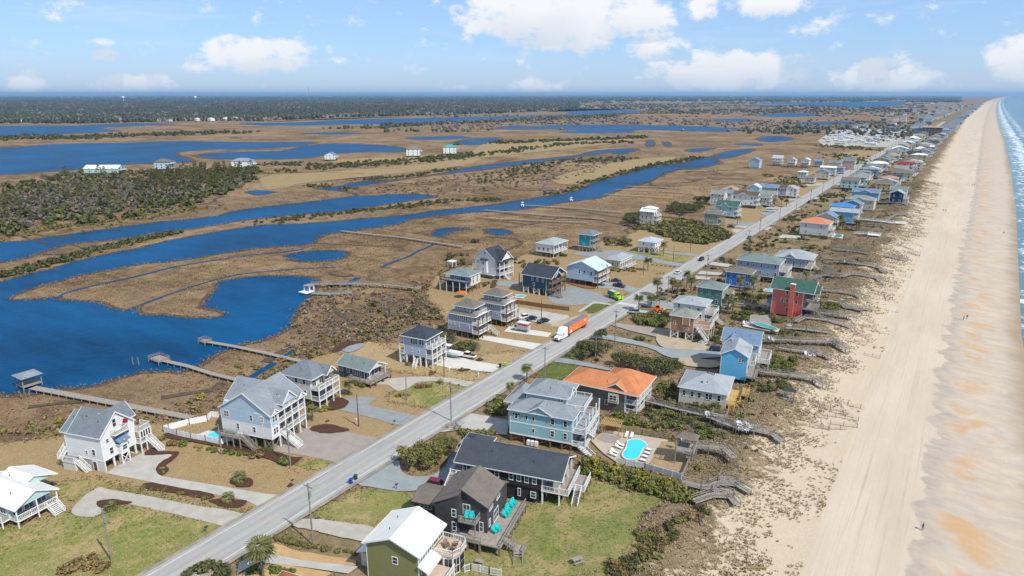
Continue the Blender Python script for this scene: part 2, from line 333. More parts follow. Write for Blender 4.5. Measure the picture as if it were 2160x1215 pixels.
def lawn(name, dry, green, amt, seed):
    def f(g, p):
        p2 = g.n('VectorMath', {0: p, 1: (seed*13.7, seed*7.1, 0)}, operation='ADD').outputs[0]
        big = g.noise(p2, .11, 6, .72, .7); mid = g.noise(p2, .45, 5, .7); fine = g.noise(p2, 3.0, 4, .75)
        k = g.m('ADD', g.m('MULTIPLY', big, .6), g.m('MULTIPLY', mid, .4))
        col = g.mix(g.maprange(k, .62-amt*.25, .70-amt*.2, 0, 1, True), dry, green)
        col = g.mix(g.maprange(mid, .4, .75, 0, .45), col, tuple(min(1, c*1.5) for c in dry))
        col = g.mix(g.maprange(fine, .40, .66, .55, 0), col, tuple(c*.42 for c in dry)); vf = g.noise(p2, 7.0, 3, .7); col = g.mix(g.maprange(vf, .45, .7, 0, .35), col, tuple(min(1, c*1.7) for c in dry)); sp_ = g.noise(p2, 1.1, 4, .7); col = g.mix(g.maprange(sp_, .56, .66, 0, .5), col, green)
        return col, fine
    return ground_mat(name, f, bump=.5, bd=.06)
lawn('lawn_dry', (.325,.225,.115), (.20,.18,.05), .3, 1); lawn('lawn_mixed', (.36,.27,.125), (.085,.16,.016), .80, 2); lawn('lawn_green', (.15,.145,.040), (.075,.125,.018), 1.1, 3); lawn('lawn_tan', (.39,.275,.145), (.22,.17,.06), .1, 4); lawn('scrubland', (.27,.19,.105), (.085,.088,.030), .6, 5); lawn('field', (.33,.235,.115), (.22,.19,.075), .6, 6)
def surf(name, c, c2, sc, fine=4.0, bump=.2):
    def f(g, p):
        n = g.noise(p, sc, 6, .65, .3); fi = g.noise(p, fine, 3, .7)
        col = g.mix(g.maprange(n, .35, .68), c2, c); return g.mix(g.maprange(fi, .4, .75, 0, .25), col, tuple(k*.6 for k in c2)), fi
    return ground_mat(name, f, rough=.9, bump=bump, bd=.03)
surf('asphalt_shoulder', (.36,.30,.21), (.21,.195,.175), .35); surf('concrete', (.47,.445,.395), (.37,.345,.305), .35); surf('concrete_new', (.60,.57,.51), (.54,.51,.455), .3); surf('gravel_grey', (.285,.295,.295), (.225,.24,.245), .5, 6); surf('gravel_white', (.46,.425,.365), (.35,.32,.265), .4, 5); surf('gravel_blue', (.30,.325,.32), (.245,.27,.27), .4, 6); surf('paver', (.34,.295,.255), (.285,.245,.21), .4, 3); surf('pooldeck', (.50,.415,.32), (.43,.35,.265), .4); surf('sandlot', (.46,.38,.28), (.36,.28,.185), .3, 3); surf('orangesand', (.50,.33,.17), (.42,.26,.12), .4, 3); surf('clay', (.30,.14,.07), (.24,.105,.055), .4, 3)
def f_road(g, p):
    s_ = g.n('SeparateXYZ', {0: p}); n = g.noise(g.scale(p, (1.2, .05, 1)), 1.0, 5, .65); fi = g.noise(p, 3, 3, .7); pt = g.noise(g.scale(p, (.5, .12, 1)), 1.0, 4, .6)
    col = g.mix(g.maprange(n, .35, .68), (.32,.305,.28), (.40,.385,.355)); col = g.mix(g.maprange(fi, .4, .75, 0, .2), col, (.22,.215,.2))
    wheel = g.m('ABSOLUTE', g.m('SUBTRACT', g.m('ABSOLUTE', g.m('SUBTRACT', g.m('ABSOLUTE', g.m('ADD', s_.outputs[0], 100.6)), 1.8)), .85))
    col = g.mix(g.maprange(wheel, 0, .45, .35, 0, True), col, (.26,.25,.235)); col = g.mix(g.maprange(pt, .57, .62, 0, .4), col, (.25,.24,.23))
    return col, fi
ground_mat('road_asphalt', f_road, rough=.85, bump=.15, bd=.02)
def f_line(c):
    def f(g, p):
        n = g.noise(p, 1.3, 5, .7); return g.mix(g.maprange(n, .5, .68, 0, .75), c, (.28,.27,.25)), None
    return f
ground_mat('paint_white', f_line((.62,.61,.58)), rough=.6); ground_mat('paint_yellow', f_line((.56,.37,.13)), rough=.6)
def f_dune(g, p):
    s_ = g.n('SeparateXYZ', {0: p}); X = s_.outputs[0]
    big = g.noise(p, .06, 5, .65, .5); mid = g.noise(g.scale(p, (.35, .5, 1)), 1.0, 6, .72, .4); fine = g.noise(p, 1.7, 5, .75)
    veg = g.m('ADD', g.m('ADD', g.m('MULTIPLY', big, .9), g.m('MULTIPLY', mid, 1.1)), g.maprange(X, -42, -14, .34, -.55))
    sand = g.mix(fine, (.44,.35,.24), (.58,.48,.35))
    vc = g.ramp(g.m('ADD', g.m('MULTIPLY', mid, .5), g.m('MULTIPLY', big, .5)), [(.35, (.14,.10,.055)), (.48, (.245,.175,.10)), (.58, (.33,.245,.145)), (.7, (.42,.33,.21))])
    vc = g.mix(g.maprange(g.noise(p, .09, 3, .5), .5, .62, 0, .55), vc, (.085,.088,.030)); vc = g.mix(g.maprange(fine, .4, .75, .5, 0), vc, (.075,.052,.03))
    return g.mix(g.maprange(veg, .80, .98, 0, 1, True), sand, vc), fine
ground_mat('dune', f_dune, bump=.7, bd=.25)
def f_beach(g, p):
    s_ = g.n('SeparateXYZ', {0: p}); X = s_.outputs[0]; Y = s_.outputs[1]
    bn = g.m('MULTIPLY', g.m('POWER', g.m('MAXIMUM', g.m('DIVIDE', g.m('SUBTRACT', Y, 1200.0), 8000.0), 0.0), 1.4), 130.0); sh_ = g.m('ADD', g.maprange(Y, 280, 700, 0, 13), g.maprange(Y, 700, 1440, 0, 11)); X2 = g.m('SUBTRACT', g.m('SUBTRACT', X, bn), sh_); X3 = g.m('SUBTRACT', g.m('SUBTRACT', X, bn), g.m('MULTIPLY', sh_, .45))
    base = g.noise(g.scale(p, (.10, .02, 1)), 1.0, 6, .62); fine = g.noise(p, .9, 5, .75)
    col = g.mix(g.maprange(base, .35, .68), (.50,.41,.31), (.585,.49,.38))
    tr = g.noise(g.scale(p, (1.6, .018, 1)), 1.0, 4, .7, .15); col = g.mix(g.maprange(tr, .56, .66, 0, .5), col, (.37,.295,.21)); t2 = g.noise(g.scale(p, (4.5, .012, 1)), 1.0, 3, .7, .1); col = g.mix(g.m('MULTIPLY', g.maprange(t2, .58, .66, 0, .4), g.maprange(X, -14, 2, 1, .4)), col, (.36,.29,.21))
    # last tide's wet line: cusped edge, greyish below, rusty lobes where heavy minerals settle
    ph = g.m('ADD', g.m('DIVIDE', Y, 17.0), g.m('MULTIPLY', g.noise(g.scale(p, (0, .03, 1)), 1.0, 3, .5), 3.0))
    cusp = g.m('POWER', g.m('ABSOLUTE', g.m('SINE', g.m('MULTIPLY', ph, math.pi))), .8)
    edge = g.m('ADD', g.m('ADD', X3, g.m('MULTIPLY', cusp, 2.2)), g.m('MULTIPLY', g.m('SUBTRACT', g.noise(p, .11, 5, .6), .5), 11.0))
    damp = g.maprange(edge, 3.4, 4.4, 0, 1, True); lower = g.maprange(edge, 5.5, 9.5, 0, 1, True)
    grey = g.mix(g.maprange(g.noise(g.scale(p, (.22, .5, 1)), 1.0, 5, .7), .38, .66), (.45,.375,.295), (.34,.295,.25))
    col = g.mix(damp, col, grey)
    col = g.mix(lower, col, g.mix(g.maprange(g.noise(g.scale(p, (.12, .30, 1)), 1.0, 5, .65, .6), .38, .64), (.43,.365,.30), (.53,.44,.335)))
    lob = g.m('MULTIPLY', g.maprange(cusp, .45, .95, 0, 1, True), g.m('MULTIPLY', g.maprange(edge, 7, 10.5, 0, 1, True), g.maprange(edge, 11, 22, 1, 0, True)))
    lob = g.m('MULTIPLY', lob, g.maprange(g.noise(p, .085, 5, .7, .8), .40, .62, 0, 1, True)); col = g.mix(g.m('MULTIPLY', lob, .85), col, (.50,.29,.125))
    wet = g.maprange(g.m('ADD', X2, g.m('MULTIPLY', g.m('SUBTRACT', g.noise(g.scale(p, (.05, .10, 1)), 1.0, 4, .6), .5), 9)), 17, 25, 0, 1, True)
    col = g.mix(wet, col, (.30,.225,.15)); col = g.mix(g.maprange(fine, .35, .8, .16, 0), col, (.35,.28,.2))
    return col, g.m('ADD', g.m('MULTIPLY', tr, 1.0), g.m('MULTIPLY', fine, .6))
ground_mat('beach_sand', f_beach, bump=.35, bd=.12)
def water(name, c1, c2, sc, rough=.12, bump=.25, spec=.5):
    m, g, b = newmat(name); p = g.n('NewGeometry').outputs['Position']
    big = g.noise(p, .012, 4, .6, .5); rip = g.noise(g.scale(p, (sc, sc*.5, 1)), 1.0, 5, .7, .3)
    st_ = g.noise(g.scale(p, (.035, .14, 1)), 1.0, 6, .7, .4); col = g.mix(g.m('ADD', g.m('MULTIPLY', g.maprange(big, .32, .68), .6), g.m('MULTIPLY', g.maprange(st_, .35, .68), .4)), c1, c2); g.L.new(col, b.inputs['Base Color']); b.inputs['Roughness'].default_value = rough; b.inputs['IOR'].default_value = 1.333; b.inputs['Specular IOR Level'].default_value = spec
    g.L.new(g.bump(rip, bump, .3), b.inputs['Normal']); return m, g, b
water('sound_water', (.0008,.030,.078), (.0015,.085,.225), .45, .4, .6, .06); water('pool_water', (.04,.52,.62), (.06,.60,.68), 1.5, .05, .12); water('pool_green', (.03,.26,.25), (.04,.30,.29), 1.5, .05, .1)
m_, g_, b_ = water('sea_water', (.006,.088,.15), (.015,.14,.195), .12, .25, .6, .2)
p_ = g_.n('NewGeometry').outputs['Position']; s__ = g_.n('SeparateXYZ', {0: p_}); X_ = s__.outputs[0]; Y_ = s__.outputs[1]
bendn = g_.m('MULTIPLY', g_.m('POWER', g_.m('MAXIMUM', g_.m('DIVIDE', g_.m('SUBTRACT', Y_, 1200.0), 8000.0), 0.0), 1.4), 130.0)
Xs = g_.m('SUBTRACT', g_.m('SUBTRACT', X_, bendn), g_.m('ADD', g_.maprange(Y_, 280, 700, 0, 13), g_.maprange(Y_, 700, 1440, 0, 11)))
wob = g_.m('MULTIPLY', g_.m('SUBTRACT', g_.noise(g_.scale(p_, (.012, .022, 1)), 1.0, 5, .62), .5), 34.0)
xs = g_.m('ADD', Xs, wob)
def band(c, w): return g_.maprange(g_.m('ABSOLUTE', g_.m('SUBTRACT', xs, c)), w*.35, w, 1, 0, True)
lace = g_.noise(g_.scale(p_, (.16, .09, 1)), 1.0, 7, .72, 1.0)
foam = g_.m('MAXIMUM', g_.m('MULTIPLY', band(40, 9), g_.maprange(lace, .42, .56, 0, 1)), g_.m('MULTIPLY', band(31, 6), g_.maprange(lace, .50, .62, 0, .9)))
foam = g_.m('MAXIMUM', foam, g_.m('MULTIPLY', band(60, 9), g_.maprange(lace, .47, .60, 0, .9)))
foam = g_.m('MAXIMUM', foam, g_.m('MULTIPLY', g_.maprange(xs, 70, 130, 1, 0), g_.maprange(lace, .66, .74, 0, .5)))
old = b_.inputs['Base Color'].links[0].from_socket
swash = g_.mix(g_.maprange(Xs, 26, 40, 1, 0, True), old, (.19,.18,.165)); mid_ = g_.mix(g_.maprange(Xs, 36, 110, .65, 0), swash, (.045,.175,.20))
deep = g_.mix(g_.maprange(Xs, 300, 4000, 0, .7), mid_, (.010,.10,.20))
g_.L.new(g_.mix(foam, deep, (.78,.79,.80)), b_.inputs['Base Color']); g_.L.new(g_.m('ADD', .2, g_.m('MULTIPLY', foam, .6)), b_.inputs['Roughness'])

# ------------------------------------------------------------------ ground sheets
def npmesh(name, V, Fc, mat, parent=None):
    me = bpy.data.meshes.new(name); V = np.ascontiguousarray(V, np.float32); Fc = np.ascontiguousarray(Fc, np.int32); k = Fc.shape[1]
    me.vertices.add(len(V)); me.vertices.foreach_set('co', V.ravel()); me.loops.add(Fc.size); me.loops.foreach_set('vertex_index', Fc.ravel())
    me.polygons.add(len(Fc)); me.polygons.foreach_set('loop_start', np.arange(0, Fc.size, k, dtype=np.int32)); me.update(); me.validate()
    me.materials.append(MATS[mat]); return ob(name, me, parent)
def sheet(name, xs, ys, mat, zf):
    xs = np.array(xs, float); ys = np.array(ys, float); nx, ny = len(xs), len(ys)
    V = np.zeros((ny, nx, 3)); B = np.array([bend(y) for y in ys])
    wd_ = np.array([wide(y) for y in ys])[:, None]*np.clip((xs[None, :]+15)/39, 0, 1)*(name in ('beach', 'sea'))
    V[..., 0] = xs[None, :]+B[:, None]+wd_; V[..., 1] = ys[:, None]; V[..., 2] = zf(xs[None, :]+0*ys[:, None], ys[:, None]+0*xs[None, :])
    I = np.arange(nx*ny).reshape(ny, nx); Fq = np.stack([I[:-1, :-1], I[:-1, 1:], I[1:, 1:], I[1:, :-1]], -1).reshape(-1, 4)
    return npmesh(name, V.reshape(-1, 3), Fq, mat)
YS = [-400, 0, 400, 900, 1200, 1600, 2100, 2700, 3400, 4200, 5200, 6500, 8000, 10000, 14000, 20000, 30000, 45000, 60000]
def tzv(X): return np.interp(X, TX, TZ)
struct(sheet('ground', [-60000, -20000, -5000, -1000, -300, -110, -72, -60, -48, -38, -31, -25, -16, -10], YS, 'marsh', lambda X, Y: np.where(X > -61, tzv(X)-.35, 0.0)))
struct(sheet('beach', [-16, -12, -8, -4, 0, 5, 10, 14, 18, 22, 26, 32, 40, 60], [-400]+list(np.arange(-40, 600, 8.))+YS[3:], 'beach_sand',
    lambda X, Y: tzv(X)+.05*(fnoise(X*.12, Y*.05, 3)-.5)*(X < 15)))
def dunez(X, Y):
    a = np.interp(X, [-58, -47, -38, -28, -20, -13], [0, .25, 1.5, 1.7, .6, .05])
    return tzv(X)+a*(fnoise(X*.085, Y*.075, 11, 4)-.42)+np.where((X > -50) & (X < -14), .15, 0)*(fnoise(X*.5, Y*.5, 5, 2)-.5)+.02
struct(sheet('dune', np.arange(-62, -12.9, 1.0), list(np.arange(30, 620, 1.6))+list(np.arange(620, 1300, 8))+YS[5:], 'dune', dunez))
def duneh(x, y): return float(dunez(np.array([x-bend(y)]), np.array([y]))[0]) if x-bend(y) > -62 else tz(x, y)
struct(sheet('sea', [17, 20, 30, 60, 200, 1000, 5000, 60000], YS, 'sea_water', lambda X, Y: np.full(np.broadcast(X, Y).shape, -.75)))

def smooth_poly(pts, k=3, rough=0.0, seed=0):
    P = [Vector((p[0], p[1])) for p in pts]; n = len(P); out = []
    for i in range(n):
        p0, p1, p2, p3 = P[i-1], P[i], P[(i+1) % n], P[(i+2) % n]
        L_ = (p2-p1).length; kk = max(1, min(k*3, int(L_/max(.8, rough*2.5)))) if rough else k
        kk = min(kk, 14)
        for j in range(kk):
            t = j/kk
            c = .5*((2*p1)+(p2-p0)*t+(2*p0-5*p1+4*p2-p3)*t*t+(3*p1-p0-3*p2+p3)*t**3)
            if rough:
                a = 2*math.pi*float(fnoise(c.x*.11/max(rough, .2), c.y*.11/max(rough, .2), seed))*2; r = rough*(float(vnoise(c.x*.6/rough, c.y*.6/rough, seed+5))-.3)*2
                c = c+Vector((math.cos(a), math.sin(a)))*r
            out.append(c)
    return out
POLYS = {}
def flat(name, pts, mat, dz=.03, smooth=0, rough=0.0, keep=None, z=None, kind='structure', thick=0.0):
    P = smooth_poly(pts, smooth, rough, len(pts)) if smooth else [Vector((p[0], p[1])) for p in pts]
    if keep: POLYS.setdefault(keep, []).append(np.array([(p.x, p.y) for p in P]))
    bm = bmesh.new(); vs = [bm.verts.new((p.x, p.y, 0)) for p in P]; bm.faces.new(vs)
    xs = [p.x for p in P]
    if z is None and max(xs) > -72:
        for xc in np.arange(-72, max(xs), 2.0):
            if min(xs) < xc < max(xs): bmesh.ops.bisect_plane(bm, geom=bm.verts[:]+bm.edges[:]+bm.faces[:], plane_co=(xc, 0, 0), plane_no=(1, 0, 0))
    bmesh.ops.triangulate(bm, faces=bm.faces[:])
    for v in bm.verts: v.co.z = (tz(v.co.x, v.co.y) if z is None else z)+dz
    bmesh.ops.recalc_face_normals(bm, faces=bm.faces[:])
    if bm.faces and sum(f.normal.z for f in bm.faces) < 0: bmesh.ops.reverse_faces(bm, faces=bm.faces[:])
    if thick:
        r = bmesh.ops.extrude_face_region(bm, geom=bm.faces[:]); 
        for v in [e for e in r['geom'] if isinstance(e, bmesh.types.BMVert)]: v.co.z += thick
        bmesh.ops.recalc_face_normals(bm, faces=bm.faces[:])
    me = bpy.data.meshes.new(name); bm.to_mesh(me); bm.free(); me.materials.append(MATS[mat]); o = ob(name, me)
    if kind: o['kind'] = kind
    return o
def inpoly(P, x, y):
    x = np.asarray(x); y = np.asarray(y); c = np.zeros(x.shape, bool); n = len(P)
    bb = (P[:, 0].min(), P[:, 0].max(), P[:, 1].min(), P[:, 1].max())
    s_ = (x >= bb[0]) & (x <= bb[1]) & (y >= bb[2]) & (y <= bb[3])
    if not s_.any(): return c
    xi = x[s_]; yi = y[s_]; r = np.zeros(xi.shape, bool); j = n-1
    for i in range(n):
        yi0, yj0 = P[i, 1], P[j, 1]
        if yi0 != yj0: r ^= ((yi0 > yi) != (yj0 > yi)) & (xi < (P[j, 0]-P[i, 0])*(yi-yi0)/(yj0-yi0)+P[i, 0])
        j = i
    c[s_] = r; return c
def inany(keys, x, y):
    r = np.zeros(np.shape(x), bool)
    for k in keys:
        for P in POLYS.get(k, []): r |= inpoly(P, x, y)
    return r
def px(l, k='O'): return [gq(k, a, b_) for a, b_ in l]
def pw(l): return px(l)
# sound, channels, ponds
WATERS = [
 ('sound', 1.2, [(-420,600),(0,594),(17,589),(104,568),(207,540),(294,523),(363,506),(466,488),(553,475),(620,473),(678,469),(767,461),(856,454),(915,445),(975,439),(1060,429),(1145,415),(1195,408),(1224,400),(1250,386),(1290,376),(1342,361),(1395,350),(1448,342),(1482,334),(1500,331),(1511,342),(1474,350),(1408,363),(1369,384),(1316,398),(1263,417),(1205,425),(1145,435),(1092,443),(1026,446),(975,450),(901,458),(856,467),(841,473),(785,481),(720,490),(687,495),(667,504),(664,513),(620,518),(553,523),(477,533),(415,544),(345,554),(294,557),(242,568),(166,582),(104,599),(69,609),(20,628),(17,633),(70,634),(118,629),(114,633),(138,633),(193,639),(221,647),(242,652),(263,656),(280,650),(293,646),(289,661),(345,666),(415,670),(466,668),(470,656),(428,647),(439,626),(459,609),(453,599),(477,592),(518,585),(580,582),(630,582),(659,587),(671,598),(664,613),(644,637),(624,658),(609,690),(587,706),(539,720),(498,734),(460,747),(432,761),(415,775),(380,782),(332,780),(276,789),(207,810),(166,818),(114,822),(0,834),(-420,850)]),
 ('channel', 1.2, [(-420,520),(0,511),(104,500),(214,485),(311,471),(449,457),(500,444),(579,434),(658,425),(748,413),(732,405),(663,398),(695,396),(763,384),(863,376),(935,365),(1000,352),(1105,339),(1211,329),(1263,318),(1342,313),(1311,325),(1277,323),(1184,336),(1079,350),(1000,360),(929,368),(842,379),(763,392),(715,398),(740,407),(763,413),(869,410),(921,415),(869,423),(816,431),(742,444),(658,450),(579,458),(500,467),(415,481),(328,492),(242,506),(155,514),(86,533),(0,554),(-420,600)]),
 ('sound', 2.5, [(-420,318),(0,311),(53,309),(132,303.6),(263,301),(369,298),(560,300),(658,299.6),(640,307),(592,311),(500,315),(448,315),(369,323),(395,333),(403,342),(342,344),(263,348),(145,359),(79,363),(0,369),(-420,385)]),
 ('pond', 2.0, [(420,326),(520,320),(600,318),(640,309),(700,303),(780,305),(848,312),(850,320),(770,321),(700,325),(640,334),(560,336),(450,335)]),
 ('sound', 3.0, [(-420,268),(0,265),(137,265),(263,261),(342,260.6),(369,262),(237,268),(216,272),(250,276),(184,280),(145,282),(53,286),(0,289),(-420,296)]),
 ('sound', 3.0, [(521,259.5),(637,258),(737,252),(869,249.5),(1000,246),(1100,244),(1200,240),(1184,235),(1200,232),(1342,232.5),(1340,239),(1237,242),(1132,247),(1079,251),(935,258),(830,262),(737,262),(632,265),(521,263)]),
 ('sound', 3.0, [(1037,271),(1092,264),(1113,266),(1211,263),(1342,263),(1448,266),(1570,272),(1495,277.5),(1400,275),(1334,275),(1327,280),(1205,281),(1184,278.5),(1224,275),(1158,273),(1092,273)]),
 ('sound', 4.0, [(1580,222),(1640,216.5),(1680,215),(1767,215.3),(1902,213.5),(1900,220),(1869,225),(1802,227.5),(1769,225),(1680,222),(1620,225)]),
 ('pond', .8, [(600,540),(640,531),(700,529),(735,533),(720,546),(690,550),(650,553),(620,550)]),
 ('pond', .6, [(906,497),(916,490),(927,483),(960,481),(991,484),(955,488),(947.5,492),(935,497)]),
 ('pond', .6, [(1028,483),(1067,485),(1078,492),(1051,496),(1028,490)]),
 ('pond', .8, [(1505,333),(1520,324),(1575,314),(1590,316),(1560,326),(1530,334)]), ('pond', .6, [(1440,352),(1490,345),(1520,341),(1500,349),(1450,357)]), ('pond', .6, [(1450,319),(1462,314),(1506,312),(1470,320)]),
 ('pond', .6, [(1368,296),(1376,298),(1374,310),(1368,306)]), ('pond', .6, [(1402,299),(1408,300),(1412,309),(1406,308)]), ('pond', .8, [(1600,292),(1640,287),(1670,294),(1620,299)]), ('pond', .8, [(1560,303),(1600,304),(1598,307),(1560,306)]),
 ('pond', 2, [(1590,243),(1680,238),(1730,242),(1660,247)]), ('pond', 2, [(1500,253),(1560,250),(1600,254),(1540,257)]), ('pond', 2, [(1680,258),(1790,256),(1800,261),(1700,263)]), ('pond', 1.5, [(640,281),(700,279),(760,281),(700,284)]), ('pond', 1.5, [(960,302),(990,293),(1050,291),(1045,300),(1000,306)]), ('pond', 1.5, [(860,291),(960,287),(985,291),(900,295)]), ('pond', 1.5, [(520,404),(560,402),(578,406),(545,411)])]
def grown(P, d):
    n = len(P); A2 = sum(P[i].x*P[(i+1) % n].y-P[(i+1) % n].x*P[i].y for i in range(n)); sg = 1 if A2 > 0 else -1; out = []
    for i in range(n):
        t = (P[(i+1) % n]-P[i-1]); t.normalize(); k = 1 if abs(P[i].x)+P[i].y < 900 else 2.5; out.append(P[i]+Vector((t.y, -t.x))*sg*d*k*(.5+float(vnoise(P[i].x*.15, P[i].y*.15, 9))))
    return out
for i, (nm, rg, pts) in enumerate(WATERS):
    flat('mud_margin', grown(smooth_poly(pw(pts), 3, rg, len(pts)), 2.0), 'mud', .02+.001*i)
    flat(nm+'_water', pw(pts), 'sound_water', .05+.004*i, 3, rg, 'water')
def ribbon(name, pts, w, mat, dz, keep=None, kind='structure'):
    P = [Vector((p[0], p[1])) for p in pts]; S_ = []
    for i in range(len(P)-1):
        p0 = P[max(i-1, 0)]; p1 = P[i]; p2 = P[i+1]; p3 = P[min(i+2, len(P)-1)]
        for j in range(6):
            t = j/6; S_.append(.5*((2*p1)+(p2-p0)*t+(2*p0-5*p1+4*p2-p3)*t*t+(3*p1-p0-3*p2+p3)*t**3))
    S_.append(P[-1]); a = []; b2 = []
    for i, p in enumerate(S_):
        d = (S_[min(i+1, len(S_)-1)]-S_[max(i-1, 0)]).normalized(); nrm = Vector((-d.y, d.x)); ww = w*(.7+.6*float(vnoise(p.x*.2, p.y*.2, 3)))/2
        a.append(p+nrm*ww); b2.append(p-nrm*ww)
    return flat(name, a+b2[::-1], mat, dz, 0, 0, keep, kind=kind)
for i, (l, w, m_) in enumerate([([(120,630),(155,613),(294,582),(380,561),(518,540),(587,533),(640,526)], 1.6, 'sound_water'), ([(297,644),(360,620),(425,599),(501,580),(620,568),(708,564)], 1.3, 'sound_water'), ([(728,604),(742,594),(757,586)], 3.0, 'sound_water'), ([(804,564),(830,553),(865,540),(880,531),(895,525),(915,516),(936,510)], 1.8, 'sound_water'),
      ([(697,632),(702,645),(717,664),(735,672),(752,676)], 2.2, 'mud'), ([(524,800),(545,787),(562,777),(580,766)], 1.8, 'sound_water'), ([(594,755),(606,748),(620,743)], 1.8, 'sound_water'), ([(660,513),(740,517),(800,520),(850,522)], .9, 'mud'), ([(60,860),(140,850),(220,845)], 2.0, 'mud'), ([(340,840),(400,830),(450,822),(470,808)], 2.5, 'mud'), ([(560,765),(600,740),(650,735)], 3, 'mud'), ([(690,575),(720,583),(745,580)], 3, 'mud'), ([(1000,460),(1080,470),(1140,476)], .9, 'mud'), ([(1060,450),(1150,462),(1230,470)], .9, 'mud'), ([(1180,440),(1280,455),(1330,462)], .9, 'mud'), ([(620,390),(700,380),(800,372)], 3, 'mud')]):
    ribbon('creek' if 'water' in m_ else 'mud_creek', pw(l), w, m_, .16+.004*i, 'water')
for l in ([(1165,378),(1250,352),(1330,338),(1420,331),(1400,343),(1330,357),(1250,380),(1200,390)], [(1040,300),(1180,296),(1310,292),(1330,297),(1230,310),(1100,324),(1010,332),(1000,318)], [(560,372),(700,362),(860,350),(1000,335),(990,346),(860,364),(720,378),(600,396),(560,398)], [(700,338),(850,330),(960,325),(900,338),(760,346)]): flat('field', pw(l), 'field', .20, 2, 2.0)
rc_ = random.Random(33)
for i in range(44):
    x, y = rc_.uniform(-520, -165), rc_.uniform(150, 760); a_ = rc_.uniform(0, 6.28); l = []
    for k in range(rc_.randint(4, 8)): l.append(Vector((x, y, 0))); a_ += rc_.uniform(-.9, .9); x += math.cos(a_)*rc_.uniform(6, 16); y += math.sin(a_)*rc_.uniform(6, 16)
    if inany(['water'], np.array([p.x for p in l]), np.array([p.y for p in l])).mean() < .4: ribbon('mud_creek' if i % 3 else 'creek', l, rc_.uniform(.7, 1.9), 'mud' if i % 3 else 'sound_water', .165+.0007*i, 'water')
# yards on both sides of the road
flat('yard', pw([(-420,1010),(0,935),(60,930),(125,920),(230,905),(330,893),(400,885),(470,872),(560,830),(640,765),(700,745),(716,727),(760,722),(830,724),(915,716),(938,700),(925,650),(900,632),(915,590),(985,562),(1085,545),(1128,528),(1228,520),(1330,492),(1370,478),(1480,468),(1520,440),(1600,404),(1690,372),(1760,340),(1775,322)])+[Vector((-104.2, 1060)), Vector((-104.2, 20)), Vector((-104.2, -120)), Vector((-330, -60))], 'lawn_dry', .22, 2, 1.3, 'yard')
flat('yard', [Vector((-97, -150)), Vector((-97, 1300)), Vector((-62, 1300)), Vector((-60, 700)), Vector((-55, 400)), Vector((-57, 250)), Vector((-58, 180)), Vector((-52, 130)), Vector((-46, 100)), Vector((-45, -150))], 'scrubland', .10, 0, 0, 'yard')
LAY = [0]
def patch(name, l, mat, keep='paved', smooth=2, rough=0.0, dz=None):
    if not rough and smooth and dz is None: rough = {'lawn': .8}.get(keep, .22 if 'gravel' in mat or 'sand' in mat or 'mulch' in mat else 0)
    LAY[0] += 1; return flat(name, pw(l) if not isinstance(l[0], Vector) else l, mat, .23+.004*LAY[0] if dz is None else dz, smooth, rough, keep)
patch('lawn', [(-300,1330),(-100,1180),(0,1120),(90,1095),(150,1082),(200,1092),(246,1068),(283,1068),(360,1085),(486,1114),(420,1160),(330,1217),(200,1310)], 'lawn_mixed', 'lawn', 1)
patch('lawn', [(100,1030),(190,1012),(300,1035),(420,1060),(540,1082),(526,1089),(380,1062),(240,1036),(200,1034),(160,1060),(120,1050)], 'lawn_mixed', 'lawn', 2)
patch('lawn', [(657,1088),(700,1060),(776,1029),(865,1040),(870,1075),(850,1100),(792,1118),(740,1105),(690,1100)], 'lawn_mixed', 'lawn', 1)
patch('lawn', [(965,1150),(1103,1070),(1193,1047),(1234,1012),(1330,1035),(1400,1052),(1350,1100),(1345,1150),(1278,1217),(1200,1300),(940,1300)], 'lawn_mixed', 'lawn', 2, 1.0)
patch('lawn', [(1133,790),(1164,767),(1190,766),(1226,778),(1188,802),(1138,803)], 'lawn_green', 'lawn', 1)
patch('lawn', [(1180,755),(1218,737),(1232,745),(1205,763)], 'lawn_green', 'lawn', 1)
patch('lawn', [(660,972),(700,957),(708,975),(690,992),(640,990),(620,975)], 'lawn_mixed', 'lawn', 2); patch('lawn', [(820,835),(870,812),(985,818),(960,850),(900,860),(830,850)], 'lawn_mixed', 'lawn', 2); patch('lawn', [(1290,638),(1315,622),(1352,630),(1300,645)], 'lawn_mixed', 'lawn', 2); patch('lawn', [(1310,534),(1400,530),(1480,543),(1440,556),(1340,545)], 'lawn_mixed', 'lawn', 1); patch('lawn', [(1235,650),(1262,637),(1290,644),(1250,662)], 'lawn_green', 'lawn', 2); patch('lawn', [(1560,1200),(1600,1195),(1610,1204)], 'lawn_dry', 'lawn', 2)
patch('lawn', [(700,738),(720,725),(800,724),(830,740),(930,770),(1040,790),(1010,806),(900,795),(820,780),(760,760)], 'lawn_tan', 'lawn', 2)
patch('lawn', [(960,790),(1000,755),(1060,745),(1120,748),(1070,770)], 'lawn_tan', 'lawn', 1)
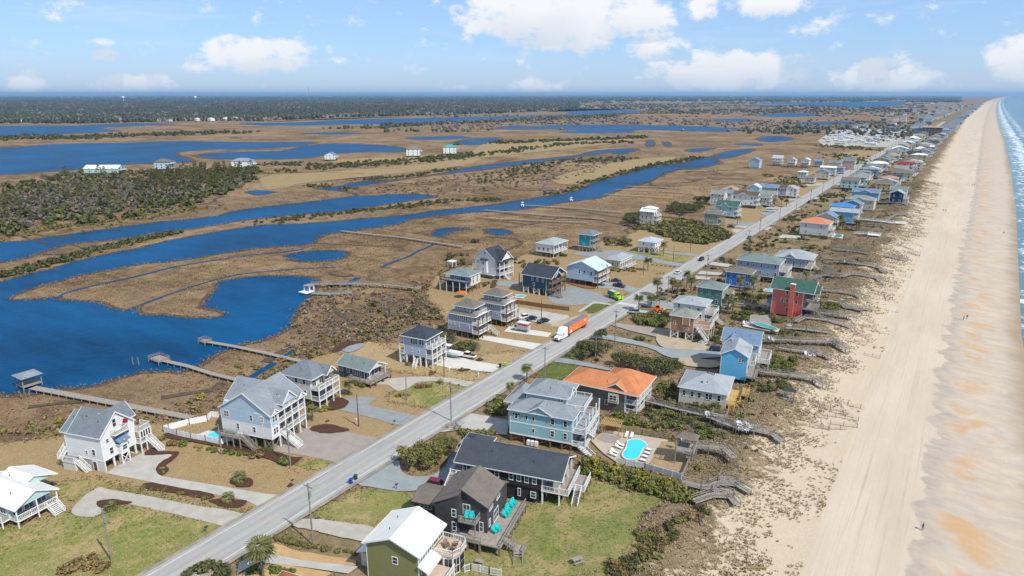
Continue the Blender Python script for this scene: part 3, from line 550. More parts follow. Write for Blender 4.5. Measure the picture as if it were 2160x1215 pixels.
CONC = [('concrete', [(222,1000),(263,977),(307,954),(365,960),(345,978),(328,993),(342,1007),(450,1025),(560,1044),(607,1048),(558,1078),(520,1058),(400,1035)], 1), ('gravel_white', [(201,1034),(239,1036),(400,1066),(528,1090),(488,1114),(400,1094),(283,1068),(246,1068),(198,1092),(150,1082)], 2),
 ('paver', [(575,953),(600,925),(655,900),(680,903),(727,912),(803,928),(714,978),(640,963)], 1), ('gravel_grey', [(690,858),(720,843),(790,841),(778,855),(800,862),(886,883),(849,900),(770,880)], 1), ('gravel_white', [(770,806),(837,799),(870,797),(926,797),(1006,809),(990,818),(926,807),(880,809),(861,821),(837,826),(819,814),(785,813)], 2),
 ('concrete_new', [(890,765),(915,752),(960,752),(1000,763),(1065,774),(1046,788),(950,778)], 1), ('concrete_new', [(1019,709),(1148,728),(1133,741),(1010,717)], 0), ('concrete_new', [(1074,690),(1164,704),(1156,713),(1063,701)], 0), ('concrete', [(1083,648),(1199,667),(1200,674),(1190,686),(1150,684),(1080,673)], 1), ('gravel_grey', [(1048,595),(1090,596),(1094,606),(1054,605)], 1), ('gravel_grey', [(1155,630),(1160,622),(1201,606),(1240,614),(1284,628),(1296,638),(1219,645),(1171,642)], 1), ('gravel_blue', [(1250,608),(1263,598),(1285,592),(1319,603),(1356,613),(1340,619),(1298,611)], 1), ('concrete', [(1218,659),(1252,637),(1294,643),(1293,646),(1254,641),(1224,661)], 0), ('sandlot', [(1160,690),(1200,672),(1240,665),(1258,672),(1230,688)], 2),
 ('gravel_grey', [(1205,536),(1291,529),(1330,534),(1400,551),(1449,558),(1441,566),(1353,550),(1280,546)], 1), ('gravel_grey', [(1400,530),(1490,540),(1480,544),(1398,534)], 0), ('concrete', [(1540,484),(1590,486),(1602,489),(1588,496),(1550,492)], 1), ('concrete', [(1555,474),(1630,480),(1618,487),(1550,480)], 0), ('gravel_grey', [(1540,470),(1640,470),(1632,476),(1560,478)], 0), ('gravel_grey', [(1598,449),(1660,447),(1670,452),(1620,458)], 0), ('concrete', [(1620,437),(1690,440),(1684,444),(1620,441)], 0), ('concrete', [(1660,419),(1720,416),(1730,420),(1660,424)], 0), ('concrete', [(1700,388),(1770,386),(1774,391),(1700,393)], 0), ('concrete', [(1735,365),(1805,364),(1802,368),(1735,370)], 0),
 ('gravel_blue', [(752,1020),(774,1004),(836,972),(848,998),(880,1008),(915,1003),(940,985),(955,955),(990,955),(965,1000),(935,1025),(865,1040),(777,1030)], 1), ('concrete', [(905,918),(944,897),(976,872),(1017,878),(1075,890),(1069,920),(1022,917),(965,910)], 1), ('gravel_white', [(610,1110),(640,1098),(700,1102),(792,1117),(790,1148),(707,1134),(650,1120)], 2, ), ('orangesand', [(548,1160),(580,1150),(640,1168),(750,1185),(752,1197),(660,1190),(570,1172)], 2), ('concrete', [(505,1190),(560,1170),(640,1186),(756,1199),(735,1214),(640,1200),(545,1190),(500,1215)], 1), ('orangesand', [(548,1198),(600,1196),(660,1205),(700,1214),(640,1225),(560,1225),(500,1222)], 1),
 ('gravel_blue', [(1262,706),(1330,718),(1395,735),(1450,737),(1522,744),(1524,755),(1431,758),(1401,752),(1366,735),(1280,719),(1245,715)], 1), ('gravel_grey', [(1161,757),(1200,760),(1280,777),(1282,783),(1210,771),(1160,764)], 1), ('paver', [(1290,688),(1300,683),(1360,692),(1420,697),(1422,716),(1380,712),(1330,700)], 1), ('concrete', [(1330,664),(1345,655),(1382,660),(1400,665),(1380,672)], 1), ('gravel_blue', [(1345,645),(1365,632),(1425,642),(1420,655),(1380,650)], 1), ('concrete', [(1470,580),(1478,573),(1530,578),(1528,583)], 0), ('concrete', [(1460,590),(1468,583),(1500,587),(1495,592)], 0), ('concrete', [(1495,560),(1500,553),(1545,560),(1540,566)], 0), ('concrete', [(1640,503),(1650,496),(1690,499),(1688,505)], 0),
 ('sandlot', [(1390,705),(1470,725),(1500,740),(1400,735)], 2), ('sandlot', [(1430,760),(1460,757),(1530,768),(1500,778),(1440,772)], 2), ('paver', [(1582,665),(1630,668),(1625,690),(1580,686)], 1)]
for c in CONC: patch('driveway', c[1], c[0], 'paved', c[2])
# mulch and planting beds
for l in ([(306,962),(322,948),(345,955),(378,957),(364,975),(350,985),(357,995),(342,1006),(328,992),(345,975),(365,962)], [(485,1018),(500,1008),(520,1010),(537,1020),(525,1030),(500,1030)], [(440,1060),(460,1056),(500,1058),(522,1062),(505,1074),(470,1072)], [(606,1029),(614,1023),(624,1027),(612,1032)], [(300,1025),(320,1022),(380,1033),(450,1046),(440,1056),(380,1045),(310,1034)], [(470,930),(520,945),(580,956),(625,968),(640,966),(610,985),(560,970),(480,950),(420,938),(345,925),(360,915),(420,925)], [(655,905),(690,898),(727,906),(738,910),(700,917),(660,912)], [(205,1062),(240,1057),(280,1064),(250,1068),(215,1075)], [(965,784),(980,780),(993,782),(985,785),(970,786)], [(1003,762),(1012,758),(1020,762),(1012,765)], [(690,865),(700,845),(718,842),(735,850),(728,862),(700,868)], [(700,745),(712,728),(740,722),(770,724),(740,730),(720,742)]):
    patch('mulch_bed', l, 'mulch', 'paved', 2)
patch('gravel_bed', [(722,741),(740,732),(765,728),(760,738),(735,746)], 'gravel_grey', 'paved', 2)
patch('clay_bed', [(1192,598),(1205,596),(1257,604),(1255,611),(1230,609)], 'clay', 'paved', 1)
# main road
RY = [-250, 60, 200, 400, 800, 1200, 1560, 1650, 1720, 1800, 1880, 2050, 2400]
RXC = lambda y: -100.6+(0 if y < 1560 else 17*min(1, max(0, (y-1560)/170))**1.5)+bend(y)
def roadstrip(name, x0, x1, mat, dz, parent=None, ys=RY):
    mb = MB()
    for y in ys: mb.v += [(RXC(y)+x0, y, dz), (RXC(y)+x1, y, dz)]
    mb.f = [(2*i, 2*i+1, 2*i+3, 2*i+2) for i in range(len(ys)-1)]
    return mb.build(name, mat, parent)
YY = list(np.arange(-250, 1560, 60.))+list(np.arange(1560, 2420, 25.))
struct(roadstrip('road_shoulder', -5.3, 5.3, 'asphalt_shoulder', .56, None, YY)); road = struct(roadstrip('road', -4.35, 4.35, 'road_asphalt', .575, None, YY))
roadstrip('edge_line', -3.62, -3.46, 'paint_white', .582, road, YY); roadstrip('edge_line', 3.46, 3.62, 'paint_white', .582, road, YY)
dash = MB().box(-.07, 0, 0, .07, 3.05, .004).mesh('centre_dash', 'paint_yellow')
for k in range(100): ob('centre_dash', dash, road, (-100.6, 30+k*12.2, .580))
cw = MB().box(-.3, 0, 0, .3, 2.6, .004).mesh('crosswalk_bar', 'paint_white')
cwp = gp(1324, 645)
for k in range(8): ob('crosswalk_bar', cw, road, (-100.6-3.1+k*.9, cwp.y-1.3, .581))
# ------------------------------------------------------------------ house kit
_WM = {}
def win_meshes(w, h, gm, trim, mul):
    k = (round(w, 2), round(h, 2), gm, trim, mul)
    if k not in _WM:
        t = .11; f = MB()
        f.box(-w/2-t, -.07, -t, -w/2, .02, h+t).box(w/2, -.07, -t, w/2+t, .02, h+t).box(-w/2, -.07, h, w/2, .02, h+t).box(-w/2, -.09, -t, w/2, .02, 0)
        if mul: f.box(-w/2, -.055, h*.5-.035, w/2, -.005, h*.5+.035)
        if mul > 1:
            for i in range(1, mul): f.box(-w/2+w*i/mul-.04, -.056, 0, -w/2+w*i/mul+.04, -.004, h)
        p = MB().box(-w/2, -.03, 0, w/2, .03, h)
        _WM[k] = (f.mesh('window', trim), p.mesh('pane', gm))
    return _WM[k]
ROT = {'S': 0.0, 'E': math.pi/2, 'N': math.pi, 'W': -math.pi/2}
class House:
    def __init__(s, label, loc, yaw, L, W, short=None, name='house', detail=2, cat='house', group=None):
        s.L, s.W, s.detail = L, W, detail; s.e = thing(name, label, cat, loc, math.radians(yaw), group)
        if short: 
            R_ = Matrix.Rotation(math.radians(yaw), 2) @ Vector((L/2, W/2)); LANDMARKS.append((loc[0]+R_.x, loc[1]+R_.y, short))
    def part(s, mb, name, mat, parent=None): return mb.build(name, mat, parent or s.e)
    def wall(s, x0, x1, y0, y1, z0, z1, mat, corner=True, nm='wall'):
        o = s.part(MB().box(x0, y0, z0, x1, y1, z1), nm, mat)
        if corner and s.detail > 0:
            t = .12
            for (x, y) in ((x0, y0), (x1, y0), (x1, y1), (x0, y1)):
                sx = 1 if x == x1 else -1; sy = 1 if y == y1 else -1
                if (x, y) == (x0, y1): continue
                s.part(MB().box(min(x-sx*t, x+sx*.025), min(y-sy*t, y+sy*.025), z0, max(x-sx*t, x+sx*.025), max(y-sy*t, y+sy*.025), z1-.01), 'corner_trim', 'trim', o)
        return o
    def band(s, x0, x1, y0, y1, z, mat='trim', h=.25):
        s.part(MB().box(x0-.04, y0-.04, z-h/2, x1+.04, y1+.04, z+h/2), 'trim_band', mat)
    def gable(s, x0, x1, y0, y1, z, rise, axis, roof, wallm, oh=.45, trim='trim', th=.2, fill=True):
        # axis 'x': ridge runs along x
        def P(u, v, w): return (u, v, w) if axis == 'x' else (v, u, w)
        if axis == 'x': a0, a1, b0, b1 = x0, x1, y0, y1
        else: a0, a1, b0, b1 = y0, y1, x0, x1
        bm_ = (b0+b1)/2; hw = (b1-b0)/2; sl = rise/hw; e = MB()
        r = MB(); ze = z-oh*sl
        for sgn, b in ((-1, b0-oh), (1, b1+oh)):
            vs = [P(a0-oh, b, ze), P(a1+oh, b, ze), P(a1+oh, bm_, z+rise), P(a0-oh, bm_, z+rise)]
            r.add(vs+[(p[0], p[1], p[2]+th) for p in vs], [(0,1,2,3),(7,6,5,4),(0,4,5,1),(1,5,6,2),(2,6,7,3),(3,7,4,0)])
        ro = s.part(r, 'roof', roof)
        if s.detail > 0 and rise > 1.5:
            for k_, (ua, ub) in enumerate(((.3, .62), (.72, .5))): s.part(MB().cone(P(a0+(a1-a0)*ua, b0+hw*ub, z+rise*ub), P(a0+(a1-a0)*ua, b0+hw*ub, z+rise*ub+.55), .07, .07, 6), 'vent_pipe', 'trim_dark', ro)
        if fill:
            g_ = MB(); n = [P(a0, b0, z-.01), P(a0, b1, z-.01), P(a0, bm_, z+rise-.01), P(a1, b0, z-.01), P(a1, b1, z-.01), P(a1, bm_, z+rise-.01)]
            g_.add(n, [(0,1,2),(3,5,4),(0,2,5,3),(1,4,5,2),(0,3,4,1)]); s.part(g_, 'gable_wall', wallm)
        if s.detail > 0 and trim:
            t = MB()
            for a, da in ((a0-oh, -.03), (a1+oh, .03)):
                for b in (b0-oh, b1+oh):
                    t.beam(P(a+da, b, ze+.07), P(a+da, bm_, z+rise+.07), .06, .26)
            for b, db in ((b0-oh, -.03), (b1+oh, .03)): t.beam(P(a0-oh, b+db, ze+.08), P(a1+oh, b+db, ze+.08), .06, .2)
            s.part(t, 'fascia', trim, ro)
        return ro
    def hip(s, x0, x1, y0, y1, z, rise, roof, oh=.5, trim='trim'):
        X0, X1, Y0, Y1 = x0-oh, x1+oh, y0-oh, y1+oh; w = min(X1-X0, Y1-Y0)/2; r = MB()
        if X1-X0 >= Y1-Y0: A = (X0+w, (Y0+Y1)/2, z+rise); B = (X1-w+.001, (Y0+Y1)/2, z+rise)
        else: A = ((X0+X1)/2, Y0+w, z+rise); B = ((X0+X1)/2, Y1-w+.001, z+rise)
        v = [(X0,Y0,z),(X1,Y0,z),(X1,Y1,z),(X0,Y1,z), A, B, (X0,Y0,z-.16),(X1,Y0,z-.16),(X1,Y1,z-.16),(X0,Y1,z-.16)]
        if X1-X0 >= Y1-Y0: f = [(0,1,5,4),(1,2,5),(2,3,4,5),(3,0,4)]
        else: f = [(0,1,4),(1,2,5,4),(2,3,5),(3,0,4,5)]
        f += [(0,6,7,1),(1,7,8,2),(2,8,9,3),(3,9,6,0),(9,8,7,6)]
        ro = s.part(r.add(v, f), 'roof', roof)
        if s.detail > 0: s.part(MB().cone((X0+(X1-X0)*.55, Y0+(Y1-Y0)*.22, z+rise*.35), (X0+(X1-X0)*.55, Y0+(Y1-Y0)*.22, z+rise*.44+.5), .07, .07, 6), 'vent_pipe', 'trim_dark', ro)
        if s.detail > 0 and trim:
            t = MB(); 
            for a, b in (((X0,Y0),(X1,Y0)),((X1,Y0),(X1,Y1)),((X1,Y1),(X0,Y1)),((X0,Y1),(X0,Y0))): t.beam((*a, z-.1), (*b, z-.1), .08, .22)
            s.part(t, 'fascia', trim, ro)
        return ro
    def shed(s, x0, x1, y0, y1, z0, z1, high, roof, th=.18):
        zz = {'W': lambda x, y: z1 if x == x0 else z0, 'E': lambda x, y: z1 if x == x1 else z0, 'S': lambda x, y: z1 if y == y0 else z0, 'N': lambda x, y: z1 if y == y1 else z0}[high]
        c = [(x0,y0),(x1,y0),(x1,y1),(x0,y1)]; v = [(x, y, zz(x, y)) for x, y in c]+[(x, y, zz(x, y)+th) for x, y in c]
        return s.part(MB().add(v, [(3,2,1,0),(4,5,6,7),(0,1,5,4),(1,2,6,5),(2,3,7,6),(3,0,4,7)]), 'roof', roof)
    def win(s, face, u, z, w=.9, h=1.4, gm='glass', trim='trim', mul=1, plane=None, nm='window'):
        f, p = win_meshes(w, h, gm, trim, mul)
        pl = {'S': 0, 'E': s.L, 'N': s.W, 'W': 0}[face] if plane is None else plane
        loc = {'S': (u, pl-.005, z), 'E': (pl+.005, u, z), 'N': (u, pl+.005, z), 'W': (pl-.005, u, z)}[face]
        o = ob(nm, f, s.e, loc, ROT[face]); ob('pane', p, o, (0, -.005, 0)); return o
    def wins(s, face, us, zs, w=.9, h=1.4, gm='glass', **k):
        for z in (zs if hasattr(zs, '__iter__') else [zs]):
            for u in us: s.win(face, u, z, w, h, gm, **k)
    def door(s, face, u, z, w=.95, h=2.1, mat='trim', gm='glass'):
        return s.win(face, u, z, w, h, gm, mat, 0, nm='door')
    def piles(s, xs, ys, z1, r=.16, mat='pilewood', z0=-.4, brace=False):
        me = MB().box(-r, -r, z0, r, r, z1).mesh('pile', mat)
        for x in xs:
            for y in ys: ob('pile', me, s.e, (x, y, 0))
        if brace:
            B_ = []
            for i in range(0, len(xs)-1, 2): B_ += [((xs[i], ys[0]-.05, .2), (xs[i+1], ys[0]-.05, z1-.2)), ((xs[i], ys[0]+.08, z1-.2), (xs[i+1], ys[0]+.08, .2))]
            for i in range(0, len(ys)-1, 2): B_.append(((xs[-1]+.05, ys[i], .2), (xs[-1]+.05, ys[i+1], z1-.2)))
            for a_, b_ in B_: s.part(MB().beam(a_, b_, .08, .2), 'brace', mat)
    def rail(s, pts, z, mat='trim', h=1.0, picket=.3, parent=None, infill=True):
        r = MB()
        for (a, b) in zip(pts[:-1], pts[1:]):
            a3 = Vector((a[0], a[1], z)); b3 = Vector((b[0], b[1], z)); L_ = (b3-a3).length; up = Vector((0,0,1))
            if L_ < .05: continue
            r.beam(a3+up*h, b3+up*h, .1, .09); r.beam(a3+up*.14, b3+up*.14, .05, .07)
            n = max(1, int(L_/1.9))
            for i in range(n+1): p = a3.lerp(b3, i/n); r.beam(p, p+up*(h+.08), .11)
            if infill and s.detail > 0:
                m_ = int(L_/picket)
                for i in range(1, m_): p = a3.lerp(b3, i/m_); r.beam(p+up*.14, p+up*h, .045)
            elif infill: r.beam(a3+up*.4, b3+up*.4, .04, .12); r.beam(a3+up*.7, b3+up*.7, .04, .12)
        return s.part(r, 'railing', mat, parent)
    def deck(s, x0, x1, y0, y1, z, rails='', mat='deckwood', rmat='trim', posts=0, pz0=0.0, pmat=None, roofz=None, pr=.1, th=.22, side=None):
        d = s.part(MB().box(x0, y0, z-th, x1, y1, z), 'deck', mat)
        fas = MB()
        fas.box(x0-.03, y0-.03, z-th-.06, x1+.03, y0, z-.015).box(x0-.03, y1, z-th-.06, x1+.03, y1+.03, z-.015).box(x1, y0, z-th-.06, x1+.03, y1, z-.015).box(x0-.03, y0, z-th-.06, x0, y1, z-.015)
        s.part(fas, 'deck_edge', rmat, d)
        i = .08; seg = {'S': [(x0+i, y0+i), (x1-i, y0+i)], 'E': [(x1-i, y0+i), (x1-i, y1-i)], 'N': [(x1-i, y1-i), (x0+i, y1-i)], 'W': [(x0+i, y1-i), (x0+i, y0+i)]}
        for c in rails: s.rail(seg[c], z, rmat, parent=d)
        if posts:
            pm = pmat or rmat; top = (roofz if roofz else z-th); me = MB().box(-pr, -pr, pz0-z, pr, pr, top-z).mesh('post', pm)
            horiz = side in ('E', 'W') or (side is None and (y1-y0) >= (x1-x0))
            for k in range(posts):
                t = k/(posts-1) if posts > 1 else .5
                if side == 'S' or (side is None and not horiz): p = (x0+i+(x1-x0-2*i)*t, y0+i)
                elif side == 'W': p = (x0+i, y0+i+(y1-y0-2*i)*t)
                else: p = (x1-i, y0+i+(y1-y0-2*i)*t)
                ob('post', me, s.e, (p[0], p[1], z))
        return d
    def stairs(s, p0, p1, w=1.1, mat='greywood', rmat=None, rail=True):
        a = Vector(p0); b = Vector(p1); d = b-a; hd = Vector((d.x, d.y, 0)); L_ = hd.length; hd.normalize(); sd = Vector((-hd.y, hd.x, 0)); st = MB()
        n = max(2, int(abs(d.z)/.19)); up = Vector((0,0,1))
        for sg in (-1, 1): st.beam(a+sd*sg*w/2-up*.12, b+sd*sg*w/2-up*.12, .07, .28)
        for k in range(n):
            c = a.lerp(b, (k+.5)/n); st.beam(c-sd*w/2, c+sd*w/2, L_/n*.95, .045)
        so_ = s.part(st, 'stairs', mat)
        if rail:
            for sg in (-1, 1):
                r = MB(); r.beam(a+sd*sg*w/2+up*.95, b+sd*sg*w/2+up*.95, .09, .1); m_ = max(2, int(d.length/1.2))
                r.beam(a+sd*sg*w/2+up*.5, b+sd*sg*w/2+up*.5, .05, .08)
                for k in range(m_+1): c = a.lerp(b, k/m_)+sd*sg*w/2; r.beam(c, c+up*1.0, .09)
                s.part(r, 'handrail', rmat or mat, so_)
        return so_
    def at(s, x, y, z):    # local -> world
        return s.e.matrix_basis @ Vector((x, y, z))

def place(k, SEpx, ze, yaw, L):
    """origin (SW corner on the ground) from the picture of the south-east eave corner at height ze above the ground"""
    p = gq(k, SEpx[0], SEpx[1], None, ze); c, s_ = math.cos(math.radians(yaw)), math.sin(math.radians(yaw))
    return Vector((p.x-c*L, p.y-s_*L, p.z+(.25 if p.x < -96 else .1)))

def std(label, short, k, SE, ze, yaw, L, W, wall, roof, rt='hip', rise=2.0, st=2.4, lower=None, porch=None, wS=3, wE=3, detail=1, trim='trim', pm='pilewood', gm='glass', deckS=None, wrail='trim', oh=.45, enclosed=False, stair=True, floors=None, top=None):
    h = House(label, place(k, SE, ze, yaw, L), yaw, L, W, short, detail=detail)
    nfl = floors or max(1, round((ze-st)/2.9)); fh = (ze-st)/nfl
    if enclosed: h.wall(.3, L-.3, .3, W-.3, -.2, st, lower or wall, False, 'ground_floor_wall')
    else: h.piles([.25+(L-.5)*i/3 for i in range(4)], [.25, W/2, W-.25], st, mat=pm, brace=True)
    if lower and not enclosed and nfl > 1: h.wall(0, L, 0, W, st, st+fh, lower); h.wall(-.02, L+.02, -.02, W+.02, st+fh, ze, wall); h.band(0, L, 0, W, st+fh)
    else: h.wall(0, L, 0, W, st, ze, wall)
    h.band(0, L, 0, W, st+.12)
    px0 = porch[0] if porch else 0
    ex = L+(px0 if porch and (len(porch) < 2 or porch[1]) else 0)
    if rt == 'hip': h.hip(0, ex, 0, W, ze, rise, roof, oh, trim)
    elif rt == 'gx': h.gable(0, ex, 0, W, ze, rise, 'x', roof, wall, oh, trim)
    elif rt == 'gy': h.gable(0, ex, 0, W, ze, rise, 'y', roof, wall, oh, trim)
    elif rt == 'gxy': h.gable(0, ex, 0, W, ze, rise, 'x', roof, wall, oh, trim); h.gable(L*.25, L*.7, -.35, W*.55, ze, rise*.75, 'y', roof, wall, oh*.7, trim)
    elif rt == 'hipg': h.hip(0, ex, 0, W, ze, rise, roof, oh, trim); h.gable(L*.3, L*.66, -.25, W*.5, ze, rise*.6, 'y', roof, wall, oh*.6, trim)
    if top:   # a smaller upper storey
        x0, x1, y0, y1, th_ = top; h.wall(x0*L, x1*L, y0*W, y1*W, ze-.2, ze+th_, wall)
        h.hip(x0*L, x1*L, y0*W, y1*W, ze+th_, rise*.8, roof, oh, trim); h.wins('S', [L*(x0+.25*(x1-x0)), L*(x0+.6*(x1-x0))], ze+th_-1.3, .9, .9, plane=y0*W, gm=gm)
        h.win('E', W*(y0+y1)/2, ze+th_-1.5, 1.4, 1.2, plane=x1*L, mul=2, gm=gm)
    for i in range(nfl):
        z0 = st+i*fh
        rr = random.Random(int(L*100)+i*7)
        for j in range(wS):
            u = L*(j+.5+.24*(rr.random()-.5))/wS; h.win('S', u, z0+.95, .85 if rr.random() < .6 else .6, 1.35 if rr.random() < .7 else .8, gm)
        for j in range(wE): h.win('E', W*(j+.5)/wE, z0+(.1 if porch else .8), 1.5 if porch else .9, 2.05 if porch else 1.35, gm, mul=2 if porch else 1)
        h.wins('W', [W*.3, W*.7], z0+.9, 1.0, 1.3); h.wins('N', [L*.3, L*.65], z0+.9, .9, 1.3)
        if porch and (len(porch) < 3 or i >= nfl-porch[2]):
            last = i == nfl-1; d = h.deck(L, L+px0, 0, W, z0+.05, 'SEN', rmat=wrail)
    if porch:
        roofed = len(porch) < 2 or porch[1]; me = MB().box(-.09, -.09, -.3, .09, .09, ze if roofed else st+(nfl-1)*fh).mesh('porch_post', wrail)
        for j in range(4): ob('porch_post', me, h.e, (L+px0-.12, .1+(W-.2)*j/3, 0))
        if stair: h.stairs((L+px0, W*.5, st), (L+px0+st*1.4, W*.5, 0), 1.2, 'palewood', wrail)
    if deckS: h.deck(L*deckS[0], L*deckS[1], -deckS[2], 0, st+deckS[3], 'SEW', rmat=wrail, posts=4, pmat=pm, side='S')
    return h
# ------------------------------------------------------------------ near houses, built one by one
# white-roofed cottage, lower left corner
p = gq('C', 325, 790, None, 4.0); L, Wd, yw = 15.0, 7.6, 9; c_, s_ = math.cos(math.radians(yw)), math.sin(math.radians(yw))
h = House('seafoam cottage with white metal roof and wide east porch, at the lower left corner', (p.x-c_*L, p.y-s_*L, .25), yw, L, Wd, 'white-roofed seafoam cottage')
h.piles([.3, 3, 6, 9, 12, L-.3], [.3, Wd/2, Wd-.3], 1.4, mat='brownpile', brace=True)
h.wall(0, L-2.4, 0, Wd, 1.4, 4.0, 'w_seafoam'); h.gable(0, L, 0, Wd, 4.0, 1.9, 'x', 'm_white', 'w_seafoam', .35, th=.14); h.gable(2, L-6, 3.2, Wd+3.6, 3.9, 1.75, 'x', 'm_white', 'w_seafoam', .35, th=.14)
h.deck(L-2.4, L, 0, Wd, 1.5, 'ES', posts=3, roofz=4.0, side='E'); h.deck(L-6, L-2.4, -1.4, 0, 1.5, 'S', posts=3, side='S')
h.wins('S', [2, 5, 8, 11], 2.2, 1.7, 1.2, gm='glass_blue', mul=2); h.wins('E', [1.5, 3.6, 5.9], 1.7, 1.6, 1.9, gm='glass_blue', mul=2, plane=L-2.4)
h.stairs((L, Wd-1.3, 1.5), (L+2.2, Wd-1.3, 0), 2.0, 'trim', 'trim')
# H1 white house with storage room and balcony
L, Wd, yw, ze = 10.0, 8.6, 16, 8.2
h = House('white gable-roofed house with small red flag and a balcony over its front door', place('x', (745,575), ze, yw, L), yw, L, Wd, 'white house with red flag')
h.piles([L-.25, L-3.2], [.25, 2.6, 4.2, 6.5, Wd-.25], 2.4, mat='trim'); h.wall(0, L-3.3, 0, Wd, -.2, 2.4, 'w_offwhite', False, 'ground_floor_wall'); h.wall(0, L-.02, 0, .25, -.2, 2.4, 'w_offwhite', False, 'storage_wall')
h.wall(0, L, 0, Wd, 2.4, ze, 'w_white'); h.band(0, L, 0, Wd, 2.5, h=.2); h.gable(1.6, L, 0, Wd, ze, 3.9, 'x', 'r_grey', 'w_white', .35); h.gable(-.6, 2.0, .1, Wd-.1, ze-.15, 3.1, 'x', 'r_grey', 'w_white', .3)
h.gable(L-5.5, L-1.2, Wd*.45, Wd+1.3, ze+.6, 2.7, 'y', 'r_grey', 'w_white', .35)
h.wall(L-5.5, L-1.2, Wd-.05, Wd+1.3, 2.4, ze+.6, 'w_white')
h.win('S', 5.6, 3.6, .5, .8); h.win('S', 7.6, 3.6, .8, 1.3); h.door('S', 7.4, -.05)
h.win('E', 3.9, 8.9, .8, 1.7); h.win('E', 1.6, 6.2, .6, .8); h.win('E', 2.2, 3.3, .8, 1.4); h.win('E', 6.8, 5.9, .7, 1.2); h.win('E', 4.4, 5.6, 1.3, 2.0, mul=2)
h.deck(L, L+1.4, 2.5, 5.9, 7.7, 'SEN'); s1 = h.shed(L, L+1.6, 3.0, 6.0, 5.4, 6.3, 'W', 'r_bluegrey')
h.wall(L, L+1.1, 3.6, 5.5, 2.4, 4.9, 'w_white'); h.gable(L-.2, L+1.15, 3.6, 5.5, 4.9, .75, 'x', 'r_grey', 'w_white', .2); h.win('E', 4.6, 3.3, 1.1, 1.1, 'glass_blue', plane=L+1.1)
for a_, b_ in (((L+1.05, 3.6, .0), (L+1.05, 5.5, 2.4)), ((L+1.05, 5.5, .0), (L+1.05, 3.6, 2.4)), ((L-.1, 5.6, 2.3), (L-.1, 7.8, .3))): h.part(MB().beam(a_, b_, .12), 'brace', 'trim')
h.piles([L+1.05], [3.6, 5.5], 2.4, .1, 'trim')
h.deck(L-1.6, L+1.3, Wd, Wd+3.2, 2.6, 'SE', posts=3, side='E', roofz=5.4); h.deck(L-1.6, L+1.3, Wd, Wd+3.2, 5.5, 'SEN')
h.wins('E', [Wd+.6, Wd+1.3, Wd+2.0, Wd+2.7], 3.7, .45, 1.5, plane=L+1.2, mul=0); h.stairs((L+1.3, Wd+2.4, 2.6), (L+4.6, Wd+2.4, 0), 1.2, 'trim')
h.deck(.2, 3.6, -1.7, 0, 2.1, 'S', mat='deckwood'); h.wall(.2, 3.6, -1.6, -.02, -.2, 1.85, 'w_offwhite', False, 'storage_wall'); h.stairs((3.6, -.9, 2.1), (6.4, -.9, 0), 1.1, 'trim')
h.deck(-1.3, 0, 1.0, 5, 4.6, 'SW', posts=3, side='W', pmat='trim'); h.stairs((-.7, 1.2, 4.6), (-.7, -1.5, 2.1), 1.0, 'trim')
h.part(MB().cone((L-.1, 4.6, 9.0), (L+1.5, 4.9, 10.4), .03, .03, 6), 'flagpole', 'trim')
fl = MB()
for i in range(6): fl.v += [(L+1.5-.02*i, 4.9+.28*i, 10.4-.10*i+.05*math.sin(i*1.3)), (L+1.2-.02*i, 4.9+.28*i, 9.35-.12*i+.05*math.cos(i*1.3))]
fl.f = [(2*i, 2*i+1, 2*i+3, 2*i+2) for i in range(5)]; h.part(fl, 'flag', 'cloth_red')
for k in range(5): h.part(MB().cone((.6+k*.62, -.85, 2.1), (.6+k*.62, -.85, 2.85), .3, .28, 10), 'heat_pump', 'metal_grey')
H1 = h
# H2 big pale blue and white house with columns and two porches
L, Wd, yw, ze, st = 14.0, 12.2, 13, 8.9, 2.9
h = House('large pale blue over white house with stacked porches beside a fenced pool', place('y', (1270,550), ze, yw, L), yw, L, Wd, 'pale blue house with fenced pool')
h.piles([.3, 3, 6, 9, 11.5, L-.3], [.3, 3.2, 6.2, 9.2, Wd-.3], st, mat='pilewood', brace=True); B = L-2.4
h.wall(0, B, 0, Wd, st, st+3.0, 'w_white'); h.wall(-.02, B+.02, -.02, Wd+.02, st+3.0, ze, 'w_paleblue'); h.band(0, B, 0, Wd, st+3.0, h=.15); h.band(0, B, 0, Wd, st+.1)
h.wall(B, L, 0, 2.6, st, st+3.0, 'w_white'); h.wall(B-.02, L+.02, -.03, 2.62, st+3.0, ze, 'w_paleblue')
h.gable(0, L, 0, Wd, ze, 4.4, 'y', 'r_lightgrey', 'w_paleblue', .35); h.gable(-2.2, L*.55, Wd*.35, Wd+1.8, ze-.2, 3.6, 'x', 'r_lightgrey', 'w_paleblue', .35)
h.wall(-2.0, .1, 3.0, Wd, st, ze-.25, 'w_paleblue')
h.gable(L*.45, L+.25, 4.0, 8.6, ze+1.2, 2.3, 'x', 'r_lightgrey', 'w_paleblue', .3); h.gable(L*.7, L+.2, .2, 2.5, ze, 1.0, 'x', 'r_lightgrey', 'w_white', .2); h.gable(L*.7, L+.2, 9.6, 12.1, ze, 1.1, 'x', 'r_lightgrey', 'w_white', .2)
for fz, lv in ((st+.1, 0), (st+3.1, 1)):
    h.deck(B, L, 2.6, Wd, fz, 'EN'); h.wins('E', [4.0, 6.6, 9.2, 11.2], fz+.1, 1.5, 2.1, 'glass_blue', plane=B+.03, mul=2); h.wins('E', [.9, 1.7], fz+1.0, .6, 1.4, plane=L+.03)
h.deck(B-.3, L+.3, 4.1, 8.5, ze+.1, 'E'); h.win('E', 6.3, ze+.6, 3.0, 1.9, 'glass_blue', plane=B+1.2, mul=3)
pm_ = MB().box(-.13, -.13, 0, .13, .13, ze).mesh('column', 'trim')
